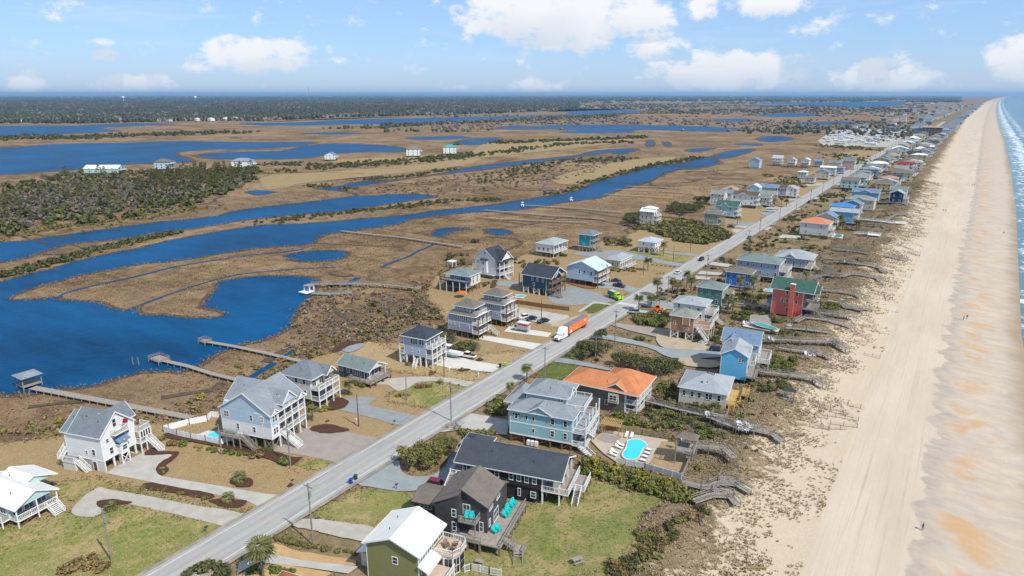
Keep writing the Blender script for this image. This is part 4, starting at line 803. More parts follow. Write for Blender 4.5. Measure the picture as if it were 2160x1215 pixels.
for y in (2.6, 4.9, 7.4, 9.8, Wd-.1): ob('column', pm_, h.e, (L-.12, y, 0))
h.wins('S', [1.3, 1.95], ze-2.2, .6, 1.4); h.win('S', 8.6, ze-2.1, .65, 1.3); h.win('S', 11.6, ze-2.0, .65, 1.3); h.win('S', 4.6, st+1.2, .6, 1.3); h.win('S', 9.2, st+1.1, .65, 1.3)
h.deck(.5, 6.4, -1.9, 0, st, 'S', mat='greywood', rmat='greywood', posts=4, side='S'); h.stairs((6.4, -1.0, st), (10.0, -1.0, 0), 1.1, 'greywood', 'greywood')
for k in range(4): h.part(MB().cone((1.2+k*1.05, -.8, st), (1.2+k*1.05, -.8, st+.95), .36, .34, 10), 'heat_pump', 'metal_grey')
h.stairs((L, 3.9, st+.1), (L+4.4, 3.9, .1), 1.6, 'trim', 'trim'); H2 = h
# H3 cream house with two white porches
L, Wd, yw, ze, st = 12.0, 8.4, 10, 8.3, 2.5
h = House('cream house with two white railed porches between the pale blue house and navy cottage', place('b', (750,487), 0.2, yw, L), yw, L, Wd, 'cream house with white porches')
B = L-2.6; h.piles([.3, 3.5, 6.5, B], [.3, 2.9, 5.5, Wd-.3], st, mat='pilewood', brace=True); h.wall(0, B, 0, Wd, st, ze, 'w_offwhite'); h.hip(0, B+.6, 0, Wd, ze, 3.0, 'r_grey', .5); h.gable(B-4, L-.6, 4.2, 7.6, ze, 1.7, 'x', 'r_grey', 'w_cream', .35)
h.deck(B, L, 0, Wd, st+.1, 'SEN'); h.deck(B, L, 0, Wd, st+3.0, 'SEN'); h.wall(B, L-.3, .2, 3.6, st+.1, st+2.8, 'glass', False, 'porch_screen')
me = MB().box(-.12, -.12, -.2, .12, .12, st+3.9).mesh('porch_post', 'trim')
for y in (.12, 2.8, 5.6, Wd-.12): ob('porch_post', me, h.e, (L-.12, y, 0))
h.wins('E', [1.4, 4.2, 6.6], st+3.2, 1.4, 2.0, plane=B, mul=2); h.wins('E', [1.4, 4.2, 6.6], st+.3, 1.4, 2.0, plane=B, mul=2); h.wins('S', [2, 5, 7.5], st+4.0, .8, 1.3); h.wins('S', [2, 5, 7.5], st+1.0, .8, 1.3)
h.shed(2.0, 4.6, -1.8, 0, st+2.4, st+3.2, 'N', 'r_bluegrey')
# H4 navy cottage
L, Wd, yw, ze, st = 11.6, 6.8, 3, 4.0, 1.3
h = House('low navy cottage with grey gable roof and weathered wood deck', place('b', (1050,250), ze, yw, L), yw, L, Wd, 'low navy cottage')
h.piles([.3, 3, 6, 9, L-.3, L+2], [.3, Wd/2, Wd-.3], st, mat='brownpile'); h.wall(0, L-1.8, 0, Wd, st, ze, 'w_navy'); h.gable(0, L, 0, Wd, ze, 1.7, 'x', 'r_greengrey', 'w_offwhite', .45); h.deck(L-1.8, L+1.9, 0, Wd, st, 'EN', mat='greywood', rmat='greywood'); h.deck(5.6, L+1.9, -1.7, 0, st, 'SE', mat='greywood', rmat='greywood', posts=4, side='S', pmat='brownpile')
h.wins('S', [1.2, 3.8], 2.1, 1.0, 1.3); h.wins('S', [6.0, 6.9, 8.4], 2.0, .8, 1.5); h.wins('E', [2, 4.8], 1.4, 1.5, 2.0, plane=L-1.8); h.stairs((6.2, -1.2, st), (4.4, -3.0, 0), 1.2, 'palewood', 'palewood')
h.part(MB().box(L-.1, .1, st, L+.05, .28, ze), 'porch_post', 'trim'); h.part(MB().box(L-.1, Wd-.28, st, L+.05, Wd-.1, ze), 'porch_post', 'trim')
# H5 boat house, board and batten
L, Wd, yw, ze, st = 9.6, 7.6, 7, 9.0, 3.1
h = House('pale blue board-and-batten house with dark hip roof and stacked white porches', place('h', (1005,530), ze, yw, L), yw, L, Wd, 'pale blue board-and-batten house')
h.piles([.2, 2.5, 5, 7.4, L-.2], [.2, Wd/2, Wd-.2], st, .17, 'trim', brace=True); h.wall(1.7, L-.1, .1, Wd, st, ze, 'w_board'); h.hip(1.2, L+.2, 0, Wd, ze, 2.5, 'r_dark', .6)
for z0 in (st+.1, st+3.1):
    h.deck(0, 1.7, 0, Wd, z0, 'SWN'); h.deck(L-.1, L+2.2, 0, Wd, z0, 'SEN')
me = MB().box(-.12, -.12, -.2, .12, .12, ze-1.0).mesh('porch_post', 'trim')
for y in (.1, 2.6, 5, Wd-.1): ob('porch_post', me, h.e, (L+2.1, y, 0)); ob('porch_post', me, h.e, (.1, y, 0))
h.wins('S', [4.6, 5.4, 6.2], ze-2.2, .6, 1.6, plane=.1); h.wins('S', [7.6, 8.5], ze-2.0, .7, 1.4, plane=.1); h.win('S', 4.6, st+1.2, .4, .9, plane=.1); h.win('S', 7.0, st+1.0, .4, .9, plane=.1)
h.wins('E', [1.5, 3.6, 5.8], st+.3, 1.5, 2.0, plane=L-.1, mul=2); h.wins('E', [1.5, 3.6, 5.8], st+3.3, 1.5, 2.0, plane=L-.1, mul=2); h.stairs((6.4, -.4, 1.9), (6.4, -2.0, 0), 1.0, 'trim')
# H6 / H7 blue grey twin houses
def twin(label, short, k, SE, wallc):
    L, Wd, yw, ze, st = 9.8, 8.2, 4, 8.0, 2.2
    h = House(label, place(k, SE, ze, yw, L), yw, L, Wd, short)
    h.piles([.3, 2.6, 5, 7.4, L-.3], [.3, 2.8, 5.4, Wd-.3], st, .17, 'brownpile', brace=True); h.wall(0, L-.4, 0, Wd, st, ze, wallc); h.band(0, L-.4, 0, Wd, st+2.9, h=.15)
    h.hip(0, L+.6, 0, Wd, ze, 1.2, 'r_taupe', .45); h.wall(1.6, L-2.2, 1.6, Wd-1.2, ze, ze+2.6, wallc); h.hip(1.3, L-.6, 1.3, Wd-1, ze+2.5, 1.9, 'r_taupe', .5)
    for z0 in (st+.05, st+2.95): h.deck(L-.4, L+2.0, 0, Wd, z0, 'SEN')
    h.deck(L-2.2, L+1.0, 1.6, Wd-1.2, ze+.35, 'SEN')
    me = MB().box(-.13, -.13, -.3, .13, .13, ze).mesh('porch_post', 'brownpile')
    for y in (.1, 2.7, 5.4, Wd-.1): ob('porch_post', me, h.e, (L+1.9, y, 0))
    h.wins('S', [3.4+.75*i for i in range(6)], st+4.2, .5, 1.1); h.win('S', .8, st+2.0, .5, .4); h.win('S', 2.4, st+2.0, .5, .4); h.win('S', 4.0, st+1.4, .45, .9); h.win('S', 8.0, st+1.4, .45, .9); h.win('S', 3.0, ze+1.3, .6, .8, plane=1.6); h.win('S', 5.4, ze+1.2, .9, .9, plane=1.6)
    for z0 in (st+.2, st+3.1): h.wins('E', [1.5, 4, 6.5], z0, 1.5, 2.0, plane=L-.4, mul=2)
    h.deck(-1.2, 0, .5, 3.5, st+3.0, 'SW'); h.deck(-1.2, 0, .5, 3.5, st, 'SW'); h.stairs((L+2, Wd-1, st), (L+5.2, Wd-1, 0), 1.2, 'palewood', 'trim')
    return h
twin('grey-blue tower house with brown stepped hip roofs, nearer of the twins', 'nearer grey-blue twin house', 'i', (600,910), 'w_lilac'); twin('slate-blue tower house with brown stepped hip roofs, farther of the twins', 'farther slate-blue twin house', 'i', (862,800), 'w_greyblue')
# H8 deck house
L, Wd, yw, ze, st = 11.6, 8.6, 4, 7.0, 2.6
h = House('white house with grey-green hip roof and dark wraparound decks facing the marsh', place('i', (560,540), ze, yw, L), yw, L, Wd, 'white house with dark decks')
h.piles([.3, 3, 6, 9, L-.3], [.3, 3, 6, Wd-.3], st, .17, 'brownpile', brace=True); h.wall(1.5, L, 1.4, Wd, st, ze, 'w_offwhite'); h.hip(0, L, 0, Wd, ze, 2.2, 'r_greengrey', .5); h.wall(1.4, L-.02, 1.34, 2.0, ze-2.7, ze-.1, 'w_azure', False)
h.deck(-1.2, L+.2, -2.4, 1.4, st+2.3, 'SWE', mat='greydeck', rmat='trim_dark', posts=5, side='S', pmat='trim', pz0=.0); h.deck(-1.2, L+.2, -2.2, 1.4, st-.2, 'SW', mat='greydeck', rmat='trim_dark'); h.wall(.2, L-1, -.4, 1.3, st, st+2.0, 'glass_blue', False, 'screen_wall'); h.wins('S', [2.5, 3.4, 4.3, 5.2], ze-1.7, .6, 1.1, plane=1.34); h.win('S', 8, ze-2.1, 2.2, 1.9, 'glass_blue', plane=1.34, mul=2); h.wins('E', [3.2, 6.2], ze-1.9, .8, 1.4); h.wins('E', [3.2, 6.2], st+.9, .8, 1.4)
h.stairs((-1.2, -1.0, st+2.3), (-3.6, -1.0, 0), 1.1, 'greywood')
# H9 tall white house with dark gables
L, Wd, yw, ze, st = 11.5, 9.5, -5, 8.4, 2.0
h = House('tall white farmhouse-style house with dark gable roof and stacked porches by the marsh', place('i', (800,390), ze, yw, L), yw, L, Wd, 'tall white dark-roofed house')
h.wall(.2, L-.2, .2, Wd-.2, -.2, st, 'w_greyblue', False, 'ground_floor_wall'); h.wall(0, L, 0, Wd, st, ze, 'w_white'); h.gable(0, L, 0, Wd, ze, 4.2, 'y', 'r_charcoal', 'w_white', .4); h.gable(L*.5, L+2.4, 1.6, Wd-.6, ze-.1, 3.4, 'x', 'r_charcoal', 'w_white', .4)
for z0 in (st, st+2.8): h.deck(L, L+2.6, 0, Wd, z0, 'SEN'); h.wins('E', [1.8, 4.4, 7.2], z0+.2, 1.5, 2.0, mul=2)
h.shed(L, L+3.0, -.3, Wd+.2, ze-.9, ze-.1, 'W', 'r_charcoal'); me = MB().box(-.12, -.12, -.2, .12, .12, ze-.8).mesh('porch_post', 'trim')
for y in (.1, 3.2, 6.3, Wd-.1): ob('porch_post', me, h.e, (L+2.5, y, 0))
h.wall(3.6, 7.4, -1.0, 0, st, ze-1.0, 'w_white'); h.shed(3.4, 7.6, -1.2, .05, ze-1.0, ze-.4, 'N', 'r_charcoal'); h.wins('S', [4.9, 5.8], ze-2.6, .6, 1.2, plane=-1.0); h.win('S', 5.6, st+1.0, .6, 1.4, plane=-1.0); h.wins('S', [1.2, 2.0], ze-2.6, .5, 1.5); h.win('S', L/2, ze+1.7, .7, 1.0); h.deck(-1.8, 0, 0, 3.6, st+2.8, 'SW', posts=2, side='W'); h.deck(3.0, L+.2, -1.9, 0, st-.1, 'S', mat='greydeck'); h.stairs((L+2.6, Wd*.3, st), (L+5.8, Wd*.3, 0), 1.6, 'trim', 'trim')
# H10 navy house with dark gable
L, Wd, yw, ze, st = 11.2, 11.0, 0, 8.0, 2.7
h = House('navy house on stilts with dark gable roof and brown timber porches', place('i', (1270,545), ze, yw, L), yw, L, Wd, 'navy stilt house')
h.piles([.3, 2.6, 5.2, 7.8, L-.3], [.3, 3.5, 7, Wd-.3], st, .18, 'trim', brace=True); h.wall(0, L, 0, Wd, st, ze, 'w_navy'); h.gable(0, L+2.2, 0, Wd, ze, 3.1, 'x', 'r_dark', 'w_navy', .7); h.gable(L-1.5, L+2.6, 2.0, 6.6, ze, 1.7, 'x', 'r_dark', 'w_navy', .4)
for z0 in (st, st+2.7): h.deck(L, L+2.6, 0, Wd, z0, 'SEN', mat='greywood', rmat='brownpile'); h.wins('E', [2, 5, 8.4], z0+.2, 1.5, 2.0, mul=2)
me = MB().box(-.14, -.14, -.2, .14, .14, ze).mesh('porch_post', 'brownpile')
for y in (.1, 3.6, 7.2, Wd-.1): ob('porch_post', me, h.e, (L+2.5, y, 0)); ob('porch_post', me, h.e, (-1.7, y, 0))
h.deck(-1.8, 0, 0, Wd, st, 'SW', mat='greywood', rmat='brownpile'); h.wins('S', [4.6, 7.0, 9.6], st+3.0, .7, 1.5); h.win('S', 5.4, st+.8, .7, 1.4); h.stairs((L+2.6, 2.0, st), (L+6.4, .6, 0), 1.3, 'greywood', 'brownpile')
# H11 light blue gable
L, Wd, yw, ze, st = 12.6, 11.5, 0, 7.6, 2.4
h = House('light blue gable house with icy blue metal roof on stilts beside the navy house', place('i', (1700,480), ze, yw, L), yw, L, Wd, 'light blue metal-roofed house')
h.piles([.3, 3, 6, 9, L-.3], [.3, 4, 8, Wd-.3], st, .17, 'brownpile', brace=True); h.wall(0, L, 0, Wd, st, ze, 'w_skyblue'); h.gable(0, L+2, 0, Wd, ze, 2.9, 'y', 'm_ice', 'w_skyblue', .5); h.gable(L-3, L+2.5, 4.6, 8.6, ze+.1, 1.6, 'x', 'm_ice', 'w_skyblue', .3)
for z0 in (st, st+2.6): h.deck(L, L+2.3, 0, Wd, z0, 'SEN'); h.wins('E', [2, 5, 8.4], z0+.2, 1.5, 2.0, mul=2)
me = MB().box(-.14, -.14, -.2, .14, .14, ze).mesh('porch_post', 'brownpile')
for y in (.1, 3.8, 7.6, Wd-.1): ob('porch_post', me, h.e, (L+2.2, y, 0))
h.wins('S', [6.2, 8.4], st+2.9, .7, 1.5); h.win('S', L-.9, st+2.7, .8, 1.5); h.part(MB().beam((3.6, -.04, 5.0), (6.6, -.04, 4.9), .05, .12), 'name_board', 'trim')
# ---- ocean side
# E0 olive house with white metal roof, bottom edge
L, Wd, yw, ze = 9.8, 8.6, 12, 6.6
h = House('olive green house with broad white metal roof and white balconies, at the bottom edge', place('c', (1240,1070), ze, yw, L), yw, L, Wd, 'olive house with white roof')
h.wall(0, L, 0, Wd, -.3, ze, 'w_olive'); h.gable(0, L, 0, Wd, ze, 2.0, 'y', 'm_white', 'w_olive', .5, th=.16); h.win('S', 5.4, 3.8, .9, 1.2); h.wins('E', [1.3, 3.6, 5.9, 7.6], ze-1.75, 1.5, 1.45, 'glass_green', mul=2); h.wins('E', [1.4, 3.4], 2.5, 1.3, 1.5, 'glass_green', mul=2)
h.shed(L, L+1.8, -.4, 4.4, ze-2.9, ze-2.0, 'W', 'm_white'); h.part(MB().box(L+1.4, -.2, ze-3.2, L+1.8, 4.4, ze-2.9), 'gutter', 'trim')
h.wall(L, L+2.2, 4.4, Wd, -.3, ze-2.6, 'w_cream'); h.part(MB().prism([(L+2.2, 4.5), (L+3.7, 4.8), (L+4.3, 6.0), (L+4.3, Wd-.6), (L+3.7, Wd), (L+2.2, Wd)], -.3, ze-2.75), 'bay_wall', 'w_white')
for a_, b2, n_ in (((L+.3, 4.34), (L+2.1, 4.34), 2), ((L+2.3, 4.45), (L+3.65, 4.72), 2), ((L+3.78, 4.85), (L+4.34, 5.95), 2), ((L+4.36, 6.1), (L+4.36, Wd-.8), 3)):
    for z0 in (.5, 2.0):
        for k in range(n_): A_ = Vector((*a_, z0+.7)); B_ = Vector((*b2, z0+.7)); h.part(MB().beam(A_.lerp(B_, (k+.12)/n_), A_.lerp(B_, (k+.88)/n_), .08, 1.3), 'bay_window', 'glass')
dk = h.part(MB().prism([(L, 4.2), (L+3.9, 4.5), (L+4.7, 5.9), (L+4.7, Wd-.4), (L+3.9, Wd+.3), (L, Wd+.3)], ze-2.7, ze-2.45), 'balcony', 'tiledeck'); h.rail([(L, 4.3), (L+3.8, 4.6), (L+4.6, 6.0), (L+4.6, Wd-.5), (L+3.85, Wd+.2), (L, Wd+.2)], ze-2.45, parent=dk)
dk = h.part(MB().box(L, -1.5, 1.9, L+4.4, 4.3, 2.15), 'deck', 'tiledeck'); h.rail([(L+3.0, -1.4), (L+4.3, .6), (L+4.3, 4.2)], 2.15, parent=dk); h.piles([L+.3, L+4.2], [-1.3, 1.4, 4.0], 1.9, mat='trim')
h.wall(-2.6, 0, 2, 6.5, -.2, 2.4, 'w_offwhite', False, 'entry_wall'); h.shed(-3.2, .1, 1.5, 7.2, 2.5, 3.5, 'E', 'm_white'); E0 = h
# brown-orange roof peeping in at the bottom edge
h = House('house showing only its rusty orange roof ridge at the bottom edge', (gp(690, 1245).x-4.5, gp(690, 1245).y-10.5, .3), 12, 12, 7, 'rusty roof at the bottom edge'); h.wall(0, 12, 0, 7, -.2, 2.7, 'w_beige'); h.hip(0, 12, 0, 7, 2.7, 2.3, 'r_rust', .6); h.wins('S', [3, 9], 1.0); h.door('S', 6, .0)
# E1 dark timber house with brown roof
L, Wd, yw, ze = 9.3, 8.0, 14, 7.7
h = House('charcoal timber house with brown shingle roof, turquoise chairs and big weathered deck', place('d', (640,720), ze, yw, L), yw, L, Wd, 'charcoal timber house')
st = 2.3; h.piles([4.0, 6.6, L-.3, L+3.3], [-2.8, .3, 4, Wd-.3, Wd+2.2], st, .17, 'pilewood')
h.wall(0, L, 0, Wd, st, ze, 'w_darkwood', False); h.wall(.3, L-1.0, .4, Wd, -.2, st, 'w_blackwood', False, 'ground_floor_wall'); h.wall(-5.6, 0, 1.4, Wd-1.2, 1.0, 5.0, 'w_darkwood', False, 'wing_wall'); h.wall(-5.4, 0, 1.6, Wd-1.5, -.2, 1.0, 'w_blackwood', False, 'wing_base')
R = 2.5; h.gable(0, L, 0, Wd, ze, R, 'y', 'r_taupe', 'w_darkwood', .4, trim='trim_dark'); h.gable(-5.7, .1, 1.2, Wd-1.0, 5.0, 1.1, 'x', 'r_taupe', 'w_darkwood', .4, trim='trim_dark')
h.wall(0, 4.6, -1.7, .02, st, ze, 'w_darkwood', False, 'bay_wall'); h.part(MB().add([(0, -1.7, ze), (4.6, -1.7, ze), (4.6, -1.7, ze+R*.96), (0, -.4, ze), (4.6, -.4, ze), (4.6, -.4, ze+R*.96)], [(0,1,2),(3,5,4),(0,2,5,3),(1,4,5,2),(0,3,4,1)]), 'bay_gable', 'w_darkwood'); h.shed(-.45, 4.65, -2.0, -.38, ze-.22, ze+R*.98, 'E', 'r_taupe')
h.wall(L-1.8, L+.02, Wd, Wd+2.2, st, ze-1.2, 'w_darkwood', False, 'rear_wing_wall'); h.shed(L-2.2, L+.4, Wd-.2, Wd+2.5, ze-1.1, ze-.2, 'S', 'r_taupe')
h.win('S', 3.7, ze-2.1, .7, 1.4, 'glass_green', plane=-1.7); h.win('S', 3.7, st+.5, .7, 1.6, 'glass_blue', plane=-1.7); h.win('S', 5.4, ze-2.4, 1.2, 2.0, 'glass_green', mul=2); h.win('S', 8.2, st+.2, .6, 1.8, 'glass_green'); h.wins('S', [-4.2, -3.4, -2.6], 3.8, .7, .8, plane=1.4)
h.wins('E', [2.0, 5.6], ze-1.6, 1.6, 1.0, 'glass_green', mul=3); h.win('E', 4.4, st+.15, 2.2, 2.1, 'glass_green', mul=2); h.win('E', 1.2, st+.8, .6, 1.3, 'glass_green')
h.deck(4.7, 8.0, -2.2, 0, st+3.0, 'SE', mat='deckwood', rmat='greywood'); h.piles([7.8], [-2.0], st+2.9, .09, 'greywood'); h.deck(3.6, L, -3.0, 0, st, 'S', mat='deckwood', rmat='greywood'); h.deck(L, L+3.6, -3.0, Wd+3.2, st, 'E', mat='deckwood', rmat='greywood', posts=6, side='E', pmat='pilewood')
h.stairs((L+3.6, -.6, st), (L+5.6, -.6, 1.2), 1.5, 'greywood'); h.deck(L+5.6, L+7.3, -1.6, .4, 1.2, 'E', mat='deckwood', rmat='greywood', posts=2, side='E'); h.stairs((L+6.4, -1.6, 1.2), (L+7.4, -4.6, -.2), 1.5, 'greywood'); E1 = h
# E2 long house with slate roof
L, Wd, yw, ze, st = 20.6, 9.6, 14, 5.9, 2.9
h = House('long dark timber house with slate-blue shingle roof next to the charcoal timber house', place('d', (1170,525), ze, yw, L), yw, L, Wd, 'long slate-roofed house')
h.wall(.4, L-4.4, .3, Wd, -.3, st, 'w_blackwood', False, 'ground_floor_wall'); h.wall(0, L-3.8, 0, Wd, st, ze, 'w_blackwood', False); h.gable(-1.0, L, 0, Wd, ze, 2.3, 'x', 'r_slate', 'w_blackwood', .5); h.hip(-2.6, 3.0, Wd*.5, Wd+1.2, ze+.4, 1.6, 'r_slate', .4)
h.piles([L-3.6, L-.2], [.2, 3.2, 6.4, Wd-.2], ze, .13, 'trim'); h.deck(L-3.8, L+1.6, 0, Wd, st, 'SE', mat='deckwood'); h.deck(-2.6, 0, -.4, Wd, st, 'SW', posts=3, side='W', pmat='brownpile')
h.wins('S', [.7, 2.5, 5.0, 7.6, 10.6, 12.2, 13.8, 15.4], st+1.1, .75, 1.4, 'glass_green'); h.win('S', 15.2, .9, .95, 1.2, 'glass_green'); h.win('S', 12.3, .8, .45, 1.5); h.wins('E', [2, 5, 7.8], st+.2, 1.6, 2.1, plane=L-3.8, mul=2); h.door('E', 3, 0)
h.deck(L+1.6, L+4.0, 3.4, Wd-.6, st-.6, 'SE', posts=3, side='E', pmat='brownpile'); h.stairs((L+2.8, 3.4, st-.6), (L+2.8, .4, 0), 1.2, 'greywood', 'trim'); h.stairs((-1.6, -.4, st), (-1.6, -5.6, .1), 1.3, 'deckwood', 'trim'); E2 = h
# E3 teal three-level house with pool
L, Wd, yw, ze, st = 15.0, 11.0, 12, 8.0, 1.7
h = House('big teal house with grey roofs and three levels of white ocean balconies above a pool', place('z', (1130,710), ze, yw, L), yw, L, Wd, 'big teal house')
h.piles([.3, 3.4, 6.6, 9.8, 12.6, L-.3], [.3, 3.6, 7.2, Wd-.3], st, .2, 'brownpile', brace=True); h.wall(0, L, 0, Wd, st, ze, 'w_teal'); h.band(0, L, 0, Wd, st+3.15, h=.3); h.band(0, L, 0, Wd, st+.15, h=.35)
h.hip(0, L, 0, Wd, ze, 2.6, 'r_lightgrey', .5); h.gable(4.2, 10.2, -.25, Wd*.45, ze, 1.7, 'y', 'r_lightgrey', 'w_teal', .35); h.wall(2.6, L-2.6, 4.0, Wd+1.0, ze, ze+2.9, 'w_teal'); h.hip(2.6, L-2.6, 4.0, Wd+1.0, ze+2.9, 2.4, 'r_lightgrey', .5); h.gable(L-7, L-2.3, 5.4, 9.0, ze+2.9, 1.5, 'x', 'r_lightgrey', 'w_white', .3)
h.hip(-2.4, 3, Wd*.35, Wd+1.4, ze-.1, 2.6, 'r_lightgrey', .5); h.wall(-2.0, .1, 4.2, Wd+1, st, ze-.1, 'w_teal')
h.win('S', 1.6, ze-2.2, .65, 1.35); h.wins('S', [.95, 2.25], ze-1.3, .5, .5, mul=0); h.wins('S', [4.1, 5.8], ze-2.1, .5, 1.0, mul=0); h.win('S', 10.4, ze-2.2, .75, 1.4); h.win('S', 13.4, ze-2.2, .75, 1.4); h.win('S', 5.8, st+1.2, .5, 1.0, mul=0); h.win('S', 10.4, st+1.1, .75, 1.4); h.win('S', 13.4, st+1.1, .75, 1.4); h.wins('S', [10.6, 11.3], ze+1.9, .5, .5, plane=4.0, mul=0)
for z0 in (st, st+3.15): h.deck(L, L+3.2, 0, Wd+1, z0, 'SEN', mat='greydeck'); h.wins('E', [2, 5, 8, 10], z0+.15, 1.6, 2.1, 'glass_blue', mul=2)
h.deck(L-2.6, L+1.4, 4.2, Wd+1, ze+.3, 'SEN', mat='greydeck'); h.wins('E', [5.5, 8.4, 10.6], ze+.5, 1.6, 2.0, 'glass_blue', plane=L-2.6, mul=2)
me = MB().box(-.13, -.13, -.2, .13, .13, ze+.4).mesh('porch_post', 'trim')
for y in (.1, 3.0, 6.0, 9.0, Wd+.9): ob('porch_post', me, h.e, (L+3.1, y, 0))
h.stairs((L+3.2, .8, st+3.15), (L+3.2, 5.6, st), 1.1, 'trim'); h.stairs((L+1.8, 0, st), (L+5.6, -1.6, 0), 1.3, 'trim', 'trim')
for k in range(3): h.part(MB().box(4.5+k*.95, -.9, 0, 5.2+k*.95, -.2, 1.1), 'heat_pump', 'plastic_white')
E3 = h
# E4 orange roof
L, Wd, yw, ze = 19.5, 9.8, 5, 5.6
h = House('grey-brown house with orange shingle roof and white screened ocean porch', place('e', (1030,455), ze, yw, L), yw, L, Wd, 'orange-shingled house')
B = L-3.2; h.wall(0, B, 0, Wd, -.3, ze, 'w_taupe'); h.hip(0, L, 0, Wd, ze, 2.5, 'r_orange', .6); h.gable(B-5.0, B-.2, .2, Wd*.5, ze+.4, 1.4, 'y', 'r_orange', 'w_taupe', .3); h.hip(8.6, L+.2, 3.4, Wd+3.2, ze+.1, 3.0, 'r_orange', .5)
h.wall(B-4.2, B-1.6, -.7, .1, 2.4, 4.9, 'w_beige'); h.wins('S', [B-3.4, B-2.5], 3.2, .75, 1.3, plane=-.7); h.win('S', B-4.9, 1.4, .7, 1.2); h.deck(B, L, 0, Wd+2, 2.9, 'SEN'); h.deck(B, L, 0, Wd+2, .4, 'SEN'); me = MB().box(-.12, -.12, -.2, .12, .12, ze).mesh('porch_post', 'trim')
for y in (.1, 3.0, 6.0, 9.0, Wd+1.9): ob('porch_post', me, h.e, (L-.12, y, 0))
h.wall(B, B+.1, .1, Wd, .4, ze-.1, 'w_white', False, 'porch_wall'); h.wins('E', [1.8, 5, 8], 3.1, 1.7, 2.1, plane=B+.12, mul=2); h.wins('E', [1.8, 5, 8], .6, 1.7, 2.0, plane=B+.12, mul=2); h.stairs((L, Wd, .5), (L+1.5, Wd-1, 0), 1.2, 'trim')
# E5 grey roof cottage with new deck
L, Wd, yw, ze = 11.6, 11.5, 9, 3.9
h = House('low cream cottage with pale grey hip roof and fresh yellow timber deck', place('e', (1665,445), ze, yw, L), yw, L, Wd, 'low cream cottage')
h.wall(0, L, 0, Wd, -1.0, ze, 'w_cream'); h.hip(0, L, 0, Wd, ze, 2.7, 'r_palegrey', .45); h.wins('S', [1.2, 3.2, 5.0], 1.6, .7, 1.4); h.wins('S', [6.9, 7.7, 9.8], 1.6, .75, 1.5); h.wins('E', [2, 6], .8, 1.7, 2.0, mul=2); h.part(MB().beam((4.8, 2.0, 5.15), (5.4, 2.0, 5.15), .05, .5), 'skylight', 'glass_green')
for k in range(4): h.part(MB().cone((6.0+.5*k, 5.4, 6.2), (6.0+.5*k, 5.4, 6.95), .14, .14, 8), 'roof_vent', 'trim_dark')
h.deck(L, L+3.0, .4, Wd-1, .9, 'SE', mat='newwood', rmat='newwood', posts=4, side='E', pz0=-1.5); h.deck(L+3.0, L+4.6, Wd*.5, Wd-1, 1.8, 'SEN', mat='newwood', rmat='newwood', posts=2, side='E', pz0=-1.5); h.stairs((L+1.4, .4, .9), (L+1.4, -2.2, -.9), 1.3, 'newwood', 'newwood')
h.deck(-2.0, 0, Wd-3, Wd, .5, 'SW', mat='redwood', rmat='redwood')
# E6 azure house, E7 blue grey roof behind
L, Wd, yw, ze, st = 6.9, 8.6, 9, 7.6, 1.4
h = House('bright sky-blue gable house with pale roof beside a long beach boardwalk', place('g', (735,385), ze, yw, L), yw, L, Wd, 'bright sky-blue house')
h.piles([.3, 3.4, L-.3, L+2], [.3, 4, Wd-.3], st, .17, 'greywood'); h.wall(0, L, 0, Wd, st-.6, ze, 'w_azure'); h.gable(0, L, 0, Wd, ze, 1.9, 'y', 'r_palegrey', 'w_azure', .4); h.wins('S', [4.9, 5.6], ze-1.8, .6, .9); h.deck(L, L+2.6, -.6, Wd, st+.7, 'SEN', mat='greywood', rmat='greywood', posts=4, side='E'); h.deck(L, L+1.8, 2, Wd, st+3.4, 'SEN'); h.wins('E', [1.6, 4.3, 7], st+.9, 1.5, 2.0, mul=2); h.wins('E', [3.4, 6], st+3.6, 1.5, 2.0, mul=2); h.gable(L-3, L+.2, 3.0, 6.4, ze, 1.2, 'x', 'r_palegrey', 'w_white', .3)
L, Wd, yw, ze, st = 10.0, 8.6, 8, 7.6, 1.2
h = House('pale house with slate-blue gable roof tucked behind the bright sky-blue house', place('g', (815,300), ze, yw, L), yw, L, Wd, 'slate-blue-roofed pale house')
h.piles([.3, 4, 7, L-.3, L+2.4], [.3, 4, Wd-.3], st, .17, 'greywood'); h.wall(0, L, 0, Wd, st, ze, 'w_paleblue'); h.gable(0, L, 0, Wd, ze, 2.5, 'x', 'r_bluegrey', 'w_paleblue', .4); h.gable(.6, 4.4, -1.8, Wd*.5, ze-.2, 1.9, 'y', 'r_bluegrey', 'w_white', .3); h.wall(.6, 4.4, -1.8, .1, st, ze-.2, 'w_white'); h.wins('S', [1.7, 3.1], ze-2.4, .8, 1.6, plane=-1.8, mul=2); h.deck(L, L+3, 0, Wd, st+1.4, 'SEN', mat='greywood', posts=3, side='E'); h.wins('E', [2, 4.4, 6.8], st+1.6, 1.5, 2.0, mul=2)
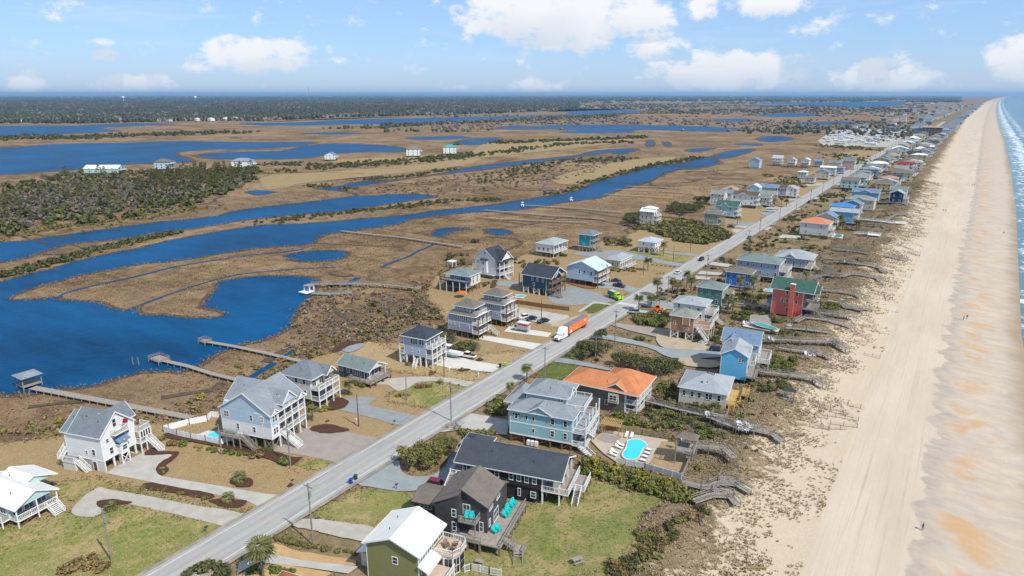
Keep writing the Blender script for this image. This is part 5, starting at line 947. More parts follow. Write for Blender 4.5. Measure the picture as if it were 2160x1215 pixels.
# E8 tan house
L, Wd, yw, ze, st = 7.6, 7.0, 5, 8.0, 2.7
h = House('tan shingled house with sage hip roof and broad stair-wrapped deck', place('k', (540,830), ze, yw, L), yw, L, Wd, 'tan shingled house')
h.piles([.2, 2.6, 5.2, L-.2], [.2, 3.4, Wd-.2], st, .16, 'trim', brace=True); h.wall(0, L, 0, Wd, st, ze, 'w_tan'); h.hip(0, L, 0, Wd, ze, 1.9, 'r_sagegrey', .5); h.win('S', 5.2, ze-1.5, 1.6, .8, mul=2); h.win('S', 5.2, st+.9, 1.6, .6, mul=2); h.win('S', 1.4, st+2.2, .5, 1.2); h.wall(4.0, 6.4, -.5, .02, ze-2.8, ze-.3, 'w_tan'); h.deck(L, L+5.0, .5, Wd+.8, ze-3.2, 'SEN', mat='redwood', posts=3, side='E'); h.stairs((L+1.0, .5, ze-3.2), (L+5.0, -1.4, 1.2), 1.2, 'trim'); h.stairs((L+5.0, -1.6, 1.2), (L+2.8, -3.2, 0), 1.2, 'trim'); h.wins('E', [2, 5], ze-3.0, 1.6, 2.1, mul=2)
# E14 coral house with green roof and chimney
L, Wd, yw, ze = 10.4, 8.2, 0, 9.0
h = House('coral red house with dark green roof and tall coral chimney', place('k', (1545,590), ze, yw, L), yw, L, Wd, 'coral red house')
h.wall(0, L, 0, Wd, -.6, ze, 'w_coral'); h.gable(-.4, L+3.0, -.2, Wd+.2, ze, 3.0, 'x', 'r_green', 'w_coral', .5); h.gable(L*.5, L+4.4, 2, Wd-1, ze-.6, 2.0, 'x', 'r_green', 'w_coral', .5); ch = h.wall(5.9, 7.5, -.9, .1, -.6, ze+2.2, 'w_coral', False, 'chimney'); h.part(MB().box(5.8, -1.0, ze+2.2, 7.6, .2, ze+2.4), 'chimney_cap', 'trim', ch)
h.wins('S', [5.0, 8.2], ze-1.9, .8, 1.3); h.wins('S', [3.6, 5.2, 8.2], ze-4.8, .8, 1.3); h.win('S', 5.4, 1.2, .8, 1.1); h.deck(L, L+3.2, 0, Wd, ze-3.0, 'SEN', mat='greywood', rmat='greywood', posts=4, side='E', roofz=ze); h.deck(L, L+4.4, -.6, Wd, ze-6.0, 'SEN', mat='greywood', rmat='greywood', posts=4, side='E'); h.wins('E', [2, 5.6], ze-2.8, 1.6, 2.1, mul=2); h.wins('E', [2, 5.6], ze-5.8, 1.6, 2.1, mul=2); h.deck(-1.6, 0, 1, 5, ze-6.2, 'SW', rmat='w_azure', posts=2, side='W'); h.stairs((L+4.4, 1, ze-6), (L+7.4, -.6, 0.0), 1.2, 'greywood')
# ------------------------------------------------------------------ the other houses, from one kit
STD = [
 ('white and grey-blue house with grey hip roof and two round bushes in front', 'grey-hipped house with round bushes', 'i', (1312,248), 6.6, 0, 8.5, 14, 'w_white', 'r_palegrey', dict(rise=2.0, st=2.3, porch=(1.6, True), wS=3, wE=5, lower='w_greyblue')),
 ('narrow deep-teal tower house with grey hip roof by the marsh', 'narrow deep-teal tower house', 'i', (1672,160), 9.0, 0, 6.5, 8.5, 'w_deepteal', 'r_grey', dict(rise=2.2, st=2.7, porch=(1.6, True), wS=1, wE=2, wrail='palewood', pm='palewood')),
 ('low cream bungalow with pale hip roof and white rounded sunroom', 'low cream bungalow', 'j', (905,568), 4.2, 0, 7.5, 13, 'w_cream', 'r_palegrey', dict(rise=1.7, st=.6, enclosed=True, porch=(2.4, False), wS=3, wE=6, stair=False)),
 ('small white stilt house with silver hip roof beside the scrub thicket', 'small white stilt house', 'j', (1225,402), 5.9, 0, 9.0, 10, 'w_white', 'm_silver', dict(rise=1.7, st=3.2, wS=2, wE=3, pm='trim')),
 ('tall pale yellow house with white metal roofs above the thicket', 'tall pale yellow house', 'l', (607,752), 8.6, 0, 9.0, 8, 'w_cream', 'm_white', dict(rt='gx', rise=1.6, st=1.0, enclosed=True, porch=(1.8, False), wS=3, wE=2, top=(.1, .95, .35, .95, 1.6))),
 ('sage green house with taupe roof at the edge of the dark thicket', 'sage green house', 'l', (1290,772), 7.6, 0, 8.5, 8, 'w_sage', 'r_taupe', dict(rt='gx', rise=1.2, st=.8, enclosed=True, porch=(2.2, True), wS=4, wE=2, wrail='greywood', top=(.12, .9, .4, .95, 1.3))),
 ('green gable-roofed house with pale blue porches next to the sage house', 'green-roofed house', 'H', (870,655), 8.0, 0, 12, 10, 'w_teal', 'r_green', dict(rt='gxy', rise=2.8, st=1.5, porch=(2.4, True), wS=2, wE=3)),
 ('off-white house with plain sage-grey gable roof on the marsh edge', 'off-white marsh-edge house', 'H', (668,402), 8.5, 0, 10, 8, 'w_offwhite', 'r_sagegrey', dict(rt='gx', rise=2.0, st=1.0, enclosed=True, wS=4, wE=2)),
 ('long white duplex with brown gable roof and tall white porches', 'long white duplex', 'H', (1282,432), 9.0, 0, 15, 10, 'w_white', 'r_brown', dict(rt='gxy', rise=2.2, st=2.2, porch=(2.4, True), wS=4, wE=3)),
 ('cream house with grey-green gable roof beyond the long white duplex', 'cream gable house', 'H', (1556,472), 7.0, 0, 8.5, 9, 'w_cream', 'r_greengrey', dict(rt='gx', rise=1.8, st=2.0, porch=(2.0, True), wS=3, wE=2)),
 ('house with dark blue-grey gable roof behind the off-white marsh house', 'blue-grey gable behind', 'H', (832,378), 7.0, 0, 9, 8, 'w_white', 'r_bluegrey', dict(rt='gx', rise=2.0, st=1.5, wS=2, wE=2)),
 ('cream house with tan hip roof standing closest to the marsh', 'tan hip-roofed house', 'H', (892,302), 6.6, 0, 9.5, 9, 'w_cream', 'r_tan', dict(rise=2.6, st=1.0, enclosed=True, wS=2, wE=3)),
 ('pale blue house with icy metal gable roof near the marsh', 'icy gable house', 'H', (1402,262), 8.0, 0, 9.5, 9, 'w_skyblue', 'm_ice', dict(rt='gy', rise=2.2, st=2.0, wS=3, wE=2)),
 ('grey-blue house with slate gable roof in the middle of the row', 'slate gable house', 'H', (1722,262), 8.0, 0, 11, 8, 'w_greyblue', 'r_bluegrey', dict(rt='gx', rise=2.0, st=2.0, porch=(1.8, True), wS=3, wE=2)),
 ('grey house with sage gable roof and timber porch', 'grey sage-roofed house', 'H', (1682,402), 7.5, 0, 10, 8, 'w_greyc', 'r_sagegrey', dict(rt='gx', rise=1.9, st=2.2, porch=(2.0, True), wS=3, wE=2, wrail='palewood')),
 ('lilac-grey house with brown gable roof farther along the row', 'lilac-grey house', 'H', (1962,272), 8.0, 0, 9, 9, 'w_lilac', 'r_brown', dict(rt='gx', rise=2.0, st=2.0, wS=4, wE=2)),
 ('white house with pale roof and white stairs at the end of that row', 'white end-row house', 'H', (2110,290), 7.5, 0, 8, 9, 'w_white', 'r_palegrey', dict(rt='gy', rise=2.0, st=2.2, porch=(2.2, True), wS=2, wE=2)),
 ('blue gabled house at the marsh end of the far back row', 'blue gabled back-row house', 'm', (215,300), 8.2, 0, 11, 10, 'w_paleblue', 'r_bluegrey', dict(rt='gy', rise=3.0, st=1.5, enclosed=True, wS=3, wE=3)),
 ('white three-porch house with silver dormered roof in the back row', 'silver-roofed back-row house', 'm', (440,275), 8.6, 0, 9, 9, 'w_white', 'm_silver', dict(rt='gx', rise=2.8, st=2.2, porch=(1.4, True), wS=3, wE=3, deckS=(.05, .95, 1.6, 2.9))),
 ('white house with pale gable and stacked south porches in the back row', 'pale-gabled back-row house', 'm', (598,292), 8.2, 0, 8.5, 9, 'w_white', 'r_palegrey', dict(rt='gy', rise=1.8, st=2.4, wS=3, wE=2, deckS=(.05, .95, 1.6, 2.9))),
 ('white house with icy gable, last but two of the back row', 'icy-gabled back-row house', 'm', (745,295), 8.2, 0, 8.5, 9, 'w_white', 'm_ice', dict(rt='gy', rise=1.8, st=2.4, wS=3, wE=2, deckS=(.05, .95, 1.6, 2.9))),
 ('royal blue house with slate roof in the back row', 'royal blue back-row house', 'm', (888,308), 6.5, 0, 8.5, 8, 'w_midblue', 'r_bluegrey', dict(rt='gx', rise=1.8, st=1.5, wS=3, wE=2)),
 ('cream house with green shingle roof closing the back row', 'green-roofed back-row house', 'm', (1065,325), 7.5, 0, 10, 9, 'w_cream', 'r_greengrey', dict(rt='gxy', rise=2.0, st=1.5, porch=(1.8, True), wS=3, wE=2)),
 ('seafoam house with icy hip roof at the front of the far cluster', 'seafoam far house', 'm', (718,425), 6.6, 0, 8, 8, 'w_seafoam', 'm_ice', dict(rise=1.4, st=1.2, enclosed=True, wS=3, wE=2)),
 ('beige house with taupe hip roof nearest in the far cluster', 'beige far house', 'm', (802,482), 6.2, 0, 8, 8, 'w_beige', 'r_taupe', dict(rise=1.8, st=1.8, wS=2, wE=2)),
 ('cream house with big blue-grey gable in the far cluster', 'big-gabled far house', 'm', (932,422), 7.6, 0, 10, 9, 'w_cream', 'r_bluegrey', dict(rt='gy', rise=2.4, st=1.8, porch=(2, True), wS=2, wE=2)),
 ('pale blue house with flat-looking white metal roof in the far cluster', 'white-roofed far house', 'm', (1002,378), 8.2, 0, 12, 8, 'w_paleblue', 'm_white', dict(rt='gx', rise=1.2, st=2.0, porch=(2.2, True), wS=4, wE=2)),
 ('slate blue house with dark hip roof in the far cluster', 'slate far house', 'm', (1112,378), 6.4, 0, 7, 8, 'w_slateblue', 'r_grey', dict(rise=1.5, st=1.2, wS=2, wE=2)),
 ('tall peach house with steep grey gable roof by the road in the far cluster', 'tall peach far house', 'm', (1212,302), 9.6, 0, 10, 10, 'w_pink', 'r_grey', dict(rt='gx', rise=3.2, st=1.5, enclosed=True, porch=(2, True), wS=3, wE=3)),
 # ocean side
 ('white house with pale grey hip roof and stacked balconies behind the tan house', 'white stacked-balcony house', 'k', (640,722), 7.6, 4, 11, 8.5, 'w_white', 'r_palegrey', dict(rise=1.8, st=2.0, porch=(3.0, False), wS=3, wE=3)),
 ('green house with grey-green hip roof among palms', 'green house among palms', 'k', (800,572), 7.2, 3, 9.5, 9, 'w_green', 'r_greengrey', dict(rise=1.8, st=.6, enclosed=True, porch=(2.6, False), wS=3, wE=3)),
 ('bright royal-blue house with brown hip roof', 'royal-blue brown-roofed house', 'k', (1062,428), 6.6, 3, 10, 8, 'w_brightblue', 'r_taupe', dict(rise=1.7, st=.6, enclosed=True, porch=(2.4, False), wS=3, wE=2, wrail='palewood')),
 ('large grey-blue house with wide grey-green hip roof and cupola', 'large grey-blue house', 'k', (1322,338), 8.6, 2, 17.5, 11, 'w_greyblue', 'r_greengrey', dict(rt='hip', rise=2.2, st=2.4, porch=(3.4, False), wS=6, wE=4, top=(.38, .62, .35, .8, 1.0))),
 ('white house with very wide pale grey hip roof and deep ocean porch', 'wide pale-roofed house', 'k', (1562,292), 6.0, 2, 13, 13, 'w_greyblue', 'r_palegrey', dict(rt='hipg', rise=2.8, st=1.8, porch=(2.6, True), wS=4, wE=4)),
 ('white villa with bright orange hip roof and pale skylight', 'bright orange-roofed villa', 'F', (640,568), 7.2, 0, 15, 12, 'w_offwhite', 'm_orange', dict(rise=2.6, st=.4, enclosed=True, porch=(2.0, False), wS=2, wE=4, stair=False)),
 ('beige gabled house with slate metal roof behind the orange-roofed villa', 'beige slate-gabled house', 'F', (752,472), 7.0, 0, 11, 10, 'w_cream', 'm_slate', dict(rt='gy', rise=2.6, st=1.0, enclosed=True, wS=2, wE=2)),
 ('sky-blue house with pale grey gable roof and white triple porches', 'sky-blue triple-porch house', 'F', (1012,388), 8.0, 0, 13, 9, 'w_azure', 'r_palegrey', dict(rt='gx', rise=1.6, st=1.6, porch=(2.6, True), wS=4, wE=3)),
 ('vivid blue house with pale gable roof and cobalt metal porch roof', 'vivid blue house', 'F', (962,302), 7.0, 0, 12, 9, 'w_brightblue', 'm_blue', dict(rt='hip', rise=1.8, st=1.0, enclosed=True, porch=(2.0, True), wS=3, wE=2)),
 ('slate-blue gabled house with white trim beside the vivid blue house', 'slate-blue white-trimmed house', 'F', (1075, 262), 7.0, 0, 9, 9, 'w_slateblue', 'r_bluegrey', dict(rt='gy', rise=2.4, st=1.0, enclosed=True, porch=(2.4, True), wS=2, wE=2)),
 ('big cream house with broad grey-beige roof in the ocean row', 'big cream ocean house', 'F', (1330,205), 7.0, 0, 18, 12, 'w_cream', 'r_sagegrey', dict(rt='hipg', rise=2.4, st=.6, enclosed=True, wS=4, wE=3)),
 ('long azure house with blue-grey crossed gable roofs', 'long azure house', 'F', (1400,92), 6.6, 0, 18, 10, 'w_azure', 'r_bluegrey', dict(rt='gxy', rise=2.2, st=.8, enclosed=True, wS=4, wE=3)),
 ('navy two-storey gable house right on the dune edge', 'navy dune-edge house', 'F', (1778,102), 7.6, 0, 8.5, 9, 'w_deepblue', 'r_palegrey', dict(rt='gy', rise=2.0, st=1.0, enclosed=True, porch=(3.0, False), wS=2, wE=2)),
 ('grey-roofed house directly behind the navy dune-edge house', 'grey house behind navy one', 'F', (1825,48), 7.4, 0, 11, 9, 'w_paleblue', 'r_greengrey', dict(rt='gx', rise=2.0, st=1.2, enclosed=True, wS=3, wE=2))]
for (lb, sh, k, SE, ze, yw, L, Wd, wl, rf, kw) in STD: std(lb, sh, k, SE, ze, yw, L, Wd, wl, rf, **kw)
# ------------------------------------------------------------------ vegetation
for k_, l in (('e', [(690,790),(780,710),(1260,770),(1400,915),(1345,1060),(880,950)]), ('g', [(690,145),(960,180),(960,215),(700,180)]), ('F', [(680,780),(720,715),(870,725),(850,795)]), ('k', [(1155,600),(1190,560),(1285,570),(1255,605)]), ('y', [(430,770),(560,710),(700,730),(700,840)])): POLYS['paved'].append(np.array([(v.x, v.y) for v in px(l, k_)]))
def quads_from(C, N, S, rng, stretch=1.0):
    """leaf quads at centres C facing N with half-size S"""
    n = len(C); r = rng.normal(size=(n, 3)); a = np.cross(N, r); a /= np.linalg.norm(a, axis=1, keepdims=True)+1e-9; b = np.cross(N, a); b /= np.linalg.norm(b, axis=1, keepdims=True)+1e-9
    S = np.broadcast_to(S, (n,))[:, None]; a = a*S; b = b*S*stretch
    V = np.stack([C-a*.9-b*.4, C+a*.3-b, C+a-b*-.3, C-a*.3+b], 1).reshape(-1, 3); Fq = np.arange(4*n).reshape(n, 4); return V, Fq
def lobes_cloud(lobes, n, size, seed, flat=.0, shell=.55):
    rng = np.random.default_rng(seed); w = np.array([l[3]*l[3] for l in lobes]); w = w/w.sum(); k = rng.choice(len(lobes), n, p=w)
    L_ = np.array(lobes); d = rng.normal(size=(n, 3)); d /= np.linalg.norm(d, axis=1, keepdims=True); rr = (shell+(1-shell)*rng.random(n)**.6)[:, None]
    R = np.stack([L_[k, 3], L_[k, 3], L_[k, 4]], 1); C = L_[k, :3]+d*R*rr*(1+.18*rng.normal(size=(n, 1)))
    N = d+.6*rng.normal(size=(n, 3))+np.array([0, 0, .35+flat]); N /= np.linalg.norm(N, axis=1, keepdims=True)
    C[:, 2] = np.maximum(C[:, 2], .05); return quads_from(C, N, size*(.55+.9*rng.random(n)), rng)
def nmesh(name, V, Fc, mat):
    me = bpy.data.meshes.new(name); V = np.ascontiguousarray(V, np.float32); Fc = np.ascontiguousarray(Fc, np.int32); k = Fc.shape[1]
    me.vertices.add(len(V)); me.vertices.foreach_set('co', V.ravel()); me.loops.add(Fc.size); me.loops.foreach_set('vertex_index', Fc.ravel()); me.polygons.add(len(Fc)); me.polygons.foreach_set('loop_start', np.arange(0, Fc.size, k, dtype=np.int32)); me.update(); me.validate()
    me.materials.append(MATS[mat]); return me
def rl(seed, n, R, z0, zr, r0, r1):
    r = random.Random(seed); out = []
    for i in range(n):
        a = r.random()*6.283; d = R*math.sqrt(r.random()); q_ = r.uniform(r0, r1); out.append((math.cos(a)*d, math.sin(a)*d, z0+zr*r.random()*(1-d/R*.5), q_, q_*r.uniform(.65, .9)))
    return out
def limbs(mb, p, d, L_, r, depth, rnd, spread=.6, up=.15, kids=(2, 3), n=5):
    q_ = p+d*L_; mb.cone(p, q_, r, r*.62, n)
    if depth == 0: return
    for i in range(rnd.randint(*kids)):
        a = Vector((rnd.gauss(0, 1), rnd.gauss(0, 1), rnd.gauss(0, .6))).normalized(); dd = (d+a*spread+Vector((0, 0, up))).normalized()
        limbs(mb, q_ if i else p.lerp(q_, .7), dd, L_*rnd.uniform(.6, .85), r*.58, depth-1, rnd, spread, up, kids, max(3, n-1))
SH = {}
for k_, (mat_, seed) in {'shrub': ('leaf_shrub', 1), 'dark': ('leaf_dark', 2), 'yellow': ('leaf_yellow', 3), 'green': ('leaf_green', 4), 'dead': ('leaf_dead', 5)}.items():
    SH[k_] = [nmesh('shrub', *lobes_cloud(rl(seed*10+j, 7, .75, .35, .55, .38, .6), 420, .13, seed*10+j), mat_) for j in range(3)]
SH['twiggy'] = []
for j in range(3):
    mb = MB(); rnd = random.Random(j+50)
    for i in range(7): limbs(mb, Vector((rnd.uniform(-.2, .2), rnd.uniform(-.2, .2), 0)), Vector((rnd.uniform(-.7, .7), rnd.uniform(-.7, .7), 1)).normalized(), .5, .028, 3, rnd, .7, .05, (2, 3), 3)
    SH['twiggy'].append(mb.mesh('shrub', 'twig'))
def oak(seed, mat, R=2.6, H=3.6, lean=0.0, n=1250, bark='bark_pale'):
    rnd = random.Random(seed); mb = MB()
    for i in range(3):
        b = Vector((rnd.uniform(-.5, .5), rnd.uniform(-.5, .5), -.2)); limbs(mb, b, Vector((rnd.uniform(-.4, .4)-lean, rnd.uniform(-.4, .4), 1)).normalized(), H*.36, .13, 3, rnd, .6, .1, (2, 3), 5)
    L_ = [(x-lean*z, y, z, a, b) for (x, y, z, a, b) in rl(seed+3, 15, R, H*.66, H*.34, R*.24, R*.42)]
    return mb.mesh('trunk', bark), nmesh('crown', *lobes_cloud(L_, n, .15, seed, .1, .5), mat)
OAKS = {'oak': [oak(21+i, 'leaf_shrub') for i in range(3)], 'oakdark': [oak(31+i, 'leaf_dark') for i in range(3)], 'windoak': [oak(41+i, 'leaf_dark', 2.4, 3.2, .45, 620, 'bark_pale') for i in range(2)]}
def pine(seed):
    rnd = random.Random(seed); mb = MB(); H = 11.0; mb.cone((0, 0, -.3), (.2, .1, H), .19, .05, 6); Lb = []
    for i in range(15):
        z = H*(.38+.6*i/15)+rnd.uniform(-.3, .3); a = rnd.random()*6.28; r = (H-z)*.34+.6; e = Vector((math.cos(a)*r, math.sin(a)*r, z+.5)); mb.cone((0, 0, z-.2), e, .05, .02, 4); Lb.append((e.x*.8, e.y*.8, e.z+.1, .75+.35*rnd.random(), .45))
    Lb.append((.2, .1, H, .7, .7)); return mb.mesh('trunk', 'bark_pine'), nmesh('crown', *lobes_cloud(Lb, 800, .17, seed, .1, .3), 'leaf_pine')
PINES = [pine(61+i) for i in range(3)]
def bare(seed, H=7.0, mat='twig'):
    rnd = random.Random(seed); t = MB(); t.cone((0, 0, -.2), (0, 0, H*.35), .13, .09, 6); c = MB()
    for i in range(5): limbs(c, Vector((0, 0, H*(.18+.05*i))), Vector((rnd.uniform(-.7, .7), rnd.uniform(-.7, .7), 1)).normalized(), H*.26, .065, 4, rnd, .5, .2, (2, 3), 4)
    return t.mesh('trunk', 'bark_pale'), c.mesh('crown', mat)
BARES = [bare(71), bare(72), bare(73, 6.0, 'twig_brown')]
def palm(seed, H=4.2, nf=44, fl=1.9):
    rnd = random.Random(seed); t = MB(); pr = None
    for i in range(7):
        z = H*i/6; p = (math.sin(i*.35)*.08, .05*i/6, z)
        if pr: t.cone(pr, p, .17-.004*i, .165-.004*i, 8)
        pr = p
    V = []; Fq = []
    for i in range(nf):
        a = rnd.random()*6.283; el = rnd.uniform(-.5, 1.2); Ln = fl*rnd.uniform(.75, 1.1); d = Vector((math.cos(a), math.sin(a), 0)); sd = Vector((-d.y, d.x, 0))
        base = Vector((pr[0], pr[1], H)); pts = []
        for s_ in range(4):
            u = s_/3; pts.append(base+d*(Ln*u*math.cos(el*(1-.5*u)))+Vector((0, 0, Ln*(u*math.sin(el)-.55*u*u))))
        # fan of blades at the end of a stalk
        c = pts[1]; 
        for b in range(-3, 4):
            an = b*.34; dd = (d*math.cos(an)+sd*math.sin(an)); e = c+dd*Ln*.62+Vector((0, 0, (pts[3]-pts[1]).z*(.8+.1*abs(b)))); w = sd*math.cos(an)*.10-d*math.sin(an)*.10
            k = len(V); V += [c-w, c+w, e+w*.4, e-w*.4]; Fq.append((k, k+1, k+2, k+3))
    return t.mesh('trunk', 'bark'), nmesh('crown', np.array([tuple(v) for v in V]), np.array(Fq), 'leaf_palm')
PALMS = [palm(81, 4.8), palm(82, 5.6), palm(83, 4.0), palm(84, .9, 34, 1.4)]
GRASSCL = [None]
def grass_clump(seed, mat, n=90, h=1.2, r=.6):
    rng = np.random.default_rng(seed); a = rng.random(n)*6.283; d = r*np.sqrt(rng.random(n)); B = np.stack([np.cos(a)*d, np.sin(a)*d, 0*a], 1); hh = h*(.6+.5*rng.random(n)); T = B+np.stack([np.cos(a)*d*.8+.15*rng.normal(size=n), np.sin(a)*d*.8+.15*rng.normal(size=n), hh], 1)
    w = np.stack([-np.sin(a), np.cos(a), 0*a], 1)*.05; V = np.stack([B-w, B+w, T], 1).reshape(-1, 3); return nmesh('grass_clump', V, np.arange(3*n).reshape(n, 3), mat)
GC = [grass_clump(91, 'reed'), grass_clump(92, 'leaf_yellow')]
KT = {'shrub': 'olive green shrub', 'dark': 'dark green shrub', 'yellow': 'yellow-green shrub', 'green': 'bright green shrub', 'dead': 'rusty brown shrub', 'twiggy': 'bare silvery shrub', 'oak': 'olive green spreading tree', 'oakdark': 'dark green spreading tree', 'windoak': 'wind-bent grey-limbed tree', 'pine': 'tall pine tree', 'bare': 'leafless grey tree', 'palm': 'palm tree', 'sago': 'short bushy palm', 'grass': 'tan ornamental grass clump'}
_vi = [0]; SHQ = []
def gz(x, y):
    z = duneh(x, y) if x-bend(y) > -61 else (0.22 if inany(['yard'], np.array([x]), np.array([y]))[0] else 0.0)
    return z
def plant(kind, x, y, s=1.0, sz=None, z=None):
    _vi[0] += 1; i = _vi[0]; rnd = random.Random(i*17); z = gz(x, y)-.03 if z is None else z; rz = rnd.random()*6.28 if kind != 'windoak' else rnd.uniform(-.4, .4)
    sz = sz or s*rnd.uniform(.85, 1.15)
    if kind in SH: SHQ.append((s/math.hypot(x, y), kind, i % len(SH[kind]), (x, y, z), rz, (s, s*rnd.uniform(.85, 1.15), sz))); return
    elif kind == 'grass': o = ob('ornamental_grass', GC[i % 2], None, (x, y, z), rz); o.scale = (s, s, sz); cat = 'grass clump'
    else:
        T = {'oak': OAKS['oak'], 'oakdark': OAKS['oakdark'], 'windoak': OAKS['windoak'], 'pine': PINES, 'bare': BARES, 'palm': PALMS[:3], 'sago': PALMS[3:]}[kind]; t, c = T[i % len(T)]
        o = ob({'pine': 'pine_tree', 'bare': 'bare_tree', 'palm': 'palm_tree', 'sago': 'sago_palm'}.get(kind, 'live_oak'), None, None, (x, y, z), rz); k9 = 1.25 if kind == 'palm' else 1.0; o.scale = (s*k9, s*k9, sz*k9); ob('trunk', t, o); ob('crown', c, o); cat = 'palm' if kind in ('palm', 'sago') else 'tree'
    GRP = {'shrub': 'shrubs of the yards and dunes', 'grass clump': 'ornamental grasses', 'palm': 'palms in the yards', 'tree': {'pine': 'pines of the marsh woodland', 'bare': 'leafless trees'}.get(kind, 'spreading evergreen trees')}
    return auto(o, KT[kind], cat, GRP[cat])
def pl(kind, k, pts, s=1.0, sz=None):
    for p in pts:
        g_ = gq(k, p[0], p[1]); plant(kind, g_.x, g_.y, (p[2] if len(p) > 2 else 1.0)*s, sz)
def area(poly, n, kinds, s0, s1, seed, avoid=('paved', 'water')):
    P = np.array([(v.x, v.y) for v in poly]); rng = np.random.default_rng(seed); c = 0; tries = 0
    lo, hi = P.min(0), P.max(0); got = []
    while c < n and tries < n*60:
        tries += 1; x, y = lo+(hi-lo)*rng.random(2)
        if not inpoly(P, np.array([x]), np.array([y]))[0] or inany(avoid, np.array([x]), np.array([y]))[0]: continue
        s = rng.uniform(s0, s1)
        if any((x-a)**2+(y-b)**2 < (.55*(s+t))**2 for a, b, t in got): continue
        got.append((x, y, s)); plant(kinds[int(rng.integers(len(kinds)))], x, y, s); c += 1
# palms
pl('sago', 'O', [(508,1017,1.25),(484,1058,1.1),(233,1078,1.0),(975,782,.5),(1011,760,.5),(605,905,1.2),(1040,868,1.4)]); pl('palm', 'O', [(738,835,.75),(1111,806,.85),(1076,848,.6),(660,890,.7),(556,1222,1.15)])
pl('palm', 'E', [(905,640,.95),(1150,560,1.0),(1265,350,1.1),(1560,340,1.0),(1670,275,1.0)]); pl('palm', 'k', [(510,600,1.0),(950,620,.95),(1020,640,.9),(1075,600,1.0),(845,800,1.0),(890,790,1.0),(1225,740,.8),(1250,735,.8),(115,400,1.1),(255,265,1.0),(470,555,.9),(1560,490,.7)]); pl('palm', 'F', [(720,680,.8),(800,640,1.0),(840,650,1.0),(1050,650,1.0),(1090,660,.9),(760,690,.7)]); pl('palm', 'H', [(930,1050,1.0),(1840,640,.8),(1950,660,1.0),(1690,680,.9),(770,480,1.0)])
# yard shrubs and hedges
pl('green', 'y', [(265,880,1.25),(750,975,.85),(835,985,.85),(925,1000,.85),(1000,1010,.85),(630,960,.8),(570,945,.7),(1105,925,.65),(1190,935,.6),(1260,955,.75)], 1); pl('dead', 'y', [(145,880,1.2),(1120,1040,1.35),(20,830,.8),(285,640,1.0)]); pl('green', 'y', [(1440,1105,1.35)]); pl('yellow', 'y', [(400,915,.6),(460,925,.5),(440,960,.5)]); pl('shrub', 'a', [(885,680,.7),(1020,695,.6),(1120,720,.75),(1275,750,.8),(940,690,.4),(975,692,.4),(1180,730,.4),(1210,735,.4),(1010,585,.6),(995,560,.5)]); pl('yellow', 'a', [(995,380,.9),(1010,560,.5)]); pl('shrub', 'b', [(770,485,1.0),(800,480,.8),(735,495,.7),(795,560,.5),(1010,340,1.3),(980,330,1.2),(930,390,.8)]); pl('yellow', 'b', [(760,500,.6),(785,495,.6)])
pl('grass', 'b', [(1380,350,1.6),(1420,345,1.3),(1350,352,1.3),(1490,320,1.2),(1250,400,1.2),(1225,405,1.0),(1290,400,1.0)]); pl('grass', 'j', [(1200+40*i,608+4*i,.8) for i in range(7)]+[(1240+30*i,690-2*i,.7) for i in range(3)])
pl('shrub', 'c', [(165,955,.55),(160,980,.5),(115,985,.45),(225,955,.75),(262,965,.8),(300,975,.85),(335,990,.85),(385,998,.75),(432,1008,.75),(470,1015,.6),(500,1020,.45),(565,1035,.8),(605,1030,.4),(665,1045,.65),(727,1045,.55),(780,1060,.6)]); pl('green', 'c', [(190,1190,1.0),(230,1200,1.0),(280,1205,.9),(330,1210,.9),(60,1200,1.2)]); pl('dark', 'O', [(410,1212,1.6),(440,1210,1.7),(470,1214,1.5)]); pl('dead', 'O', [(170,1200,1.5),(195,1195,1.7),(215,1205,1.3),(140,1212,1.4)])
pl('oak', 'c', [(1150,440,1.05),(1220,430,1.1),(1290,400,1.15),(1350,380,1.1),(1420,350,1.05),(1310,430,1.0),(1470,290,.8),(1480,330,.8)]); pl('shrub', 'c', [(1600,215,1.6),(1650,205,1.5),(1700,205,1.5),(1760,210,1.4),(1560,190,1.3),(1780,40,1.7),(1830,50,1.6)]); pl('twiggy', 'c', [(1500,170,2.2),(1540,160,2.0),(1455,160,1.4)])
pl('shrub', 'e', [(30,580,2.0),(60,560,2.0),(10,540,1.8),(60,500,1.6)])
# big hedge on the lot line below the pool
for i in range(17):
    t = i/16; a_ = gq('d', 1375+t*690, 440+t*210); b_ = gq('d', 1370+t*640, 500+t*190)
    plant('yellow' if i % 4 == 1 else 'shrub', a_.x, a_.y, 1.9, 2.7); plant(('green', 'shrub', 'yellow', 'shrub')[i % 4], (a_.x+b_.x)/2, (a_.y+b_.y)/2, 1.7, 1.75)
# round hedge by the tan house, pines beside the road
hp = px([(790,800),(900,740),(1100,720),(1350,760),(1440,830),(1400,930),(1200,920),(950,890)], 'E'); area(hp, 30, ['shrub', 'green', 'dark'], 1.5, 2.1, 5, ()); pl('oakdark', 'e', [(620,195,1.0),(680,165,1.15),(720,175,1.2),(770,170,1.1),(650,130,.9),(760,60,.9)]); pl('pine', 'E', [(1310,520,.62),(1250,540,.5)]); pl('twiggy', 'e', [(910,175,2.4),(880,170,2.0)])
for (x, y, s) in [(900,240,1.0),(960,250,1.0)]: pl('oakdark', 'e', [(x, y, s)])
pl('windoak', 'e', [(1030,290,1.1),(1080,280,1.2),(1130,275,1.2),(1190,280,1.25),(1240,280,1.2),(1290,290,1.1),(1160,310,1.0),(1220,315,1.0),(1330,270,.9)])
area(px([(1140,500),(1220,380),(1300,410),(1480,480),(1650,600),(1600,640),(1400,560),(1150,540)], 'e'), 46, ['dark', 'shrub', 'dark', 'dead'], 1.1, 2.0, 8)
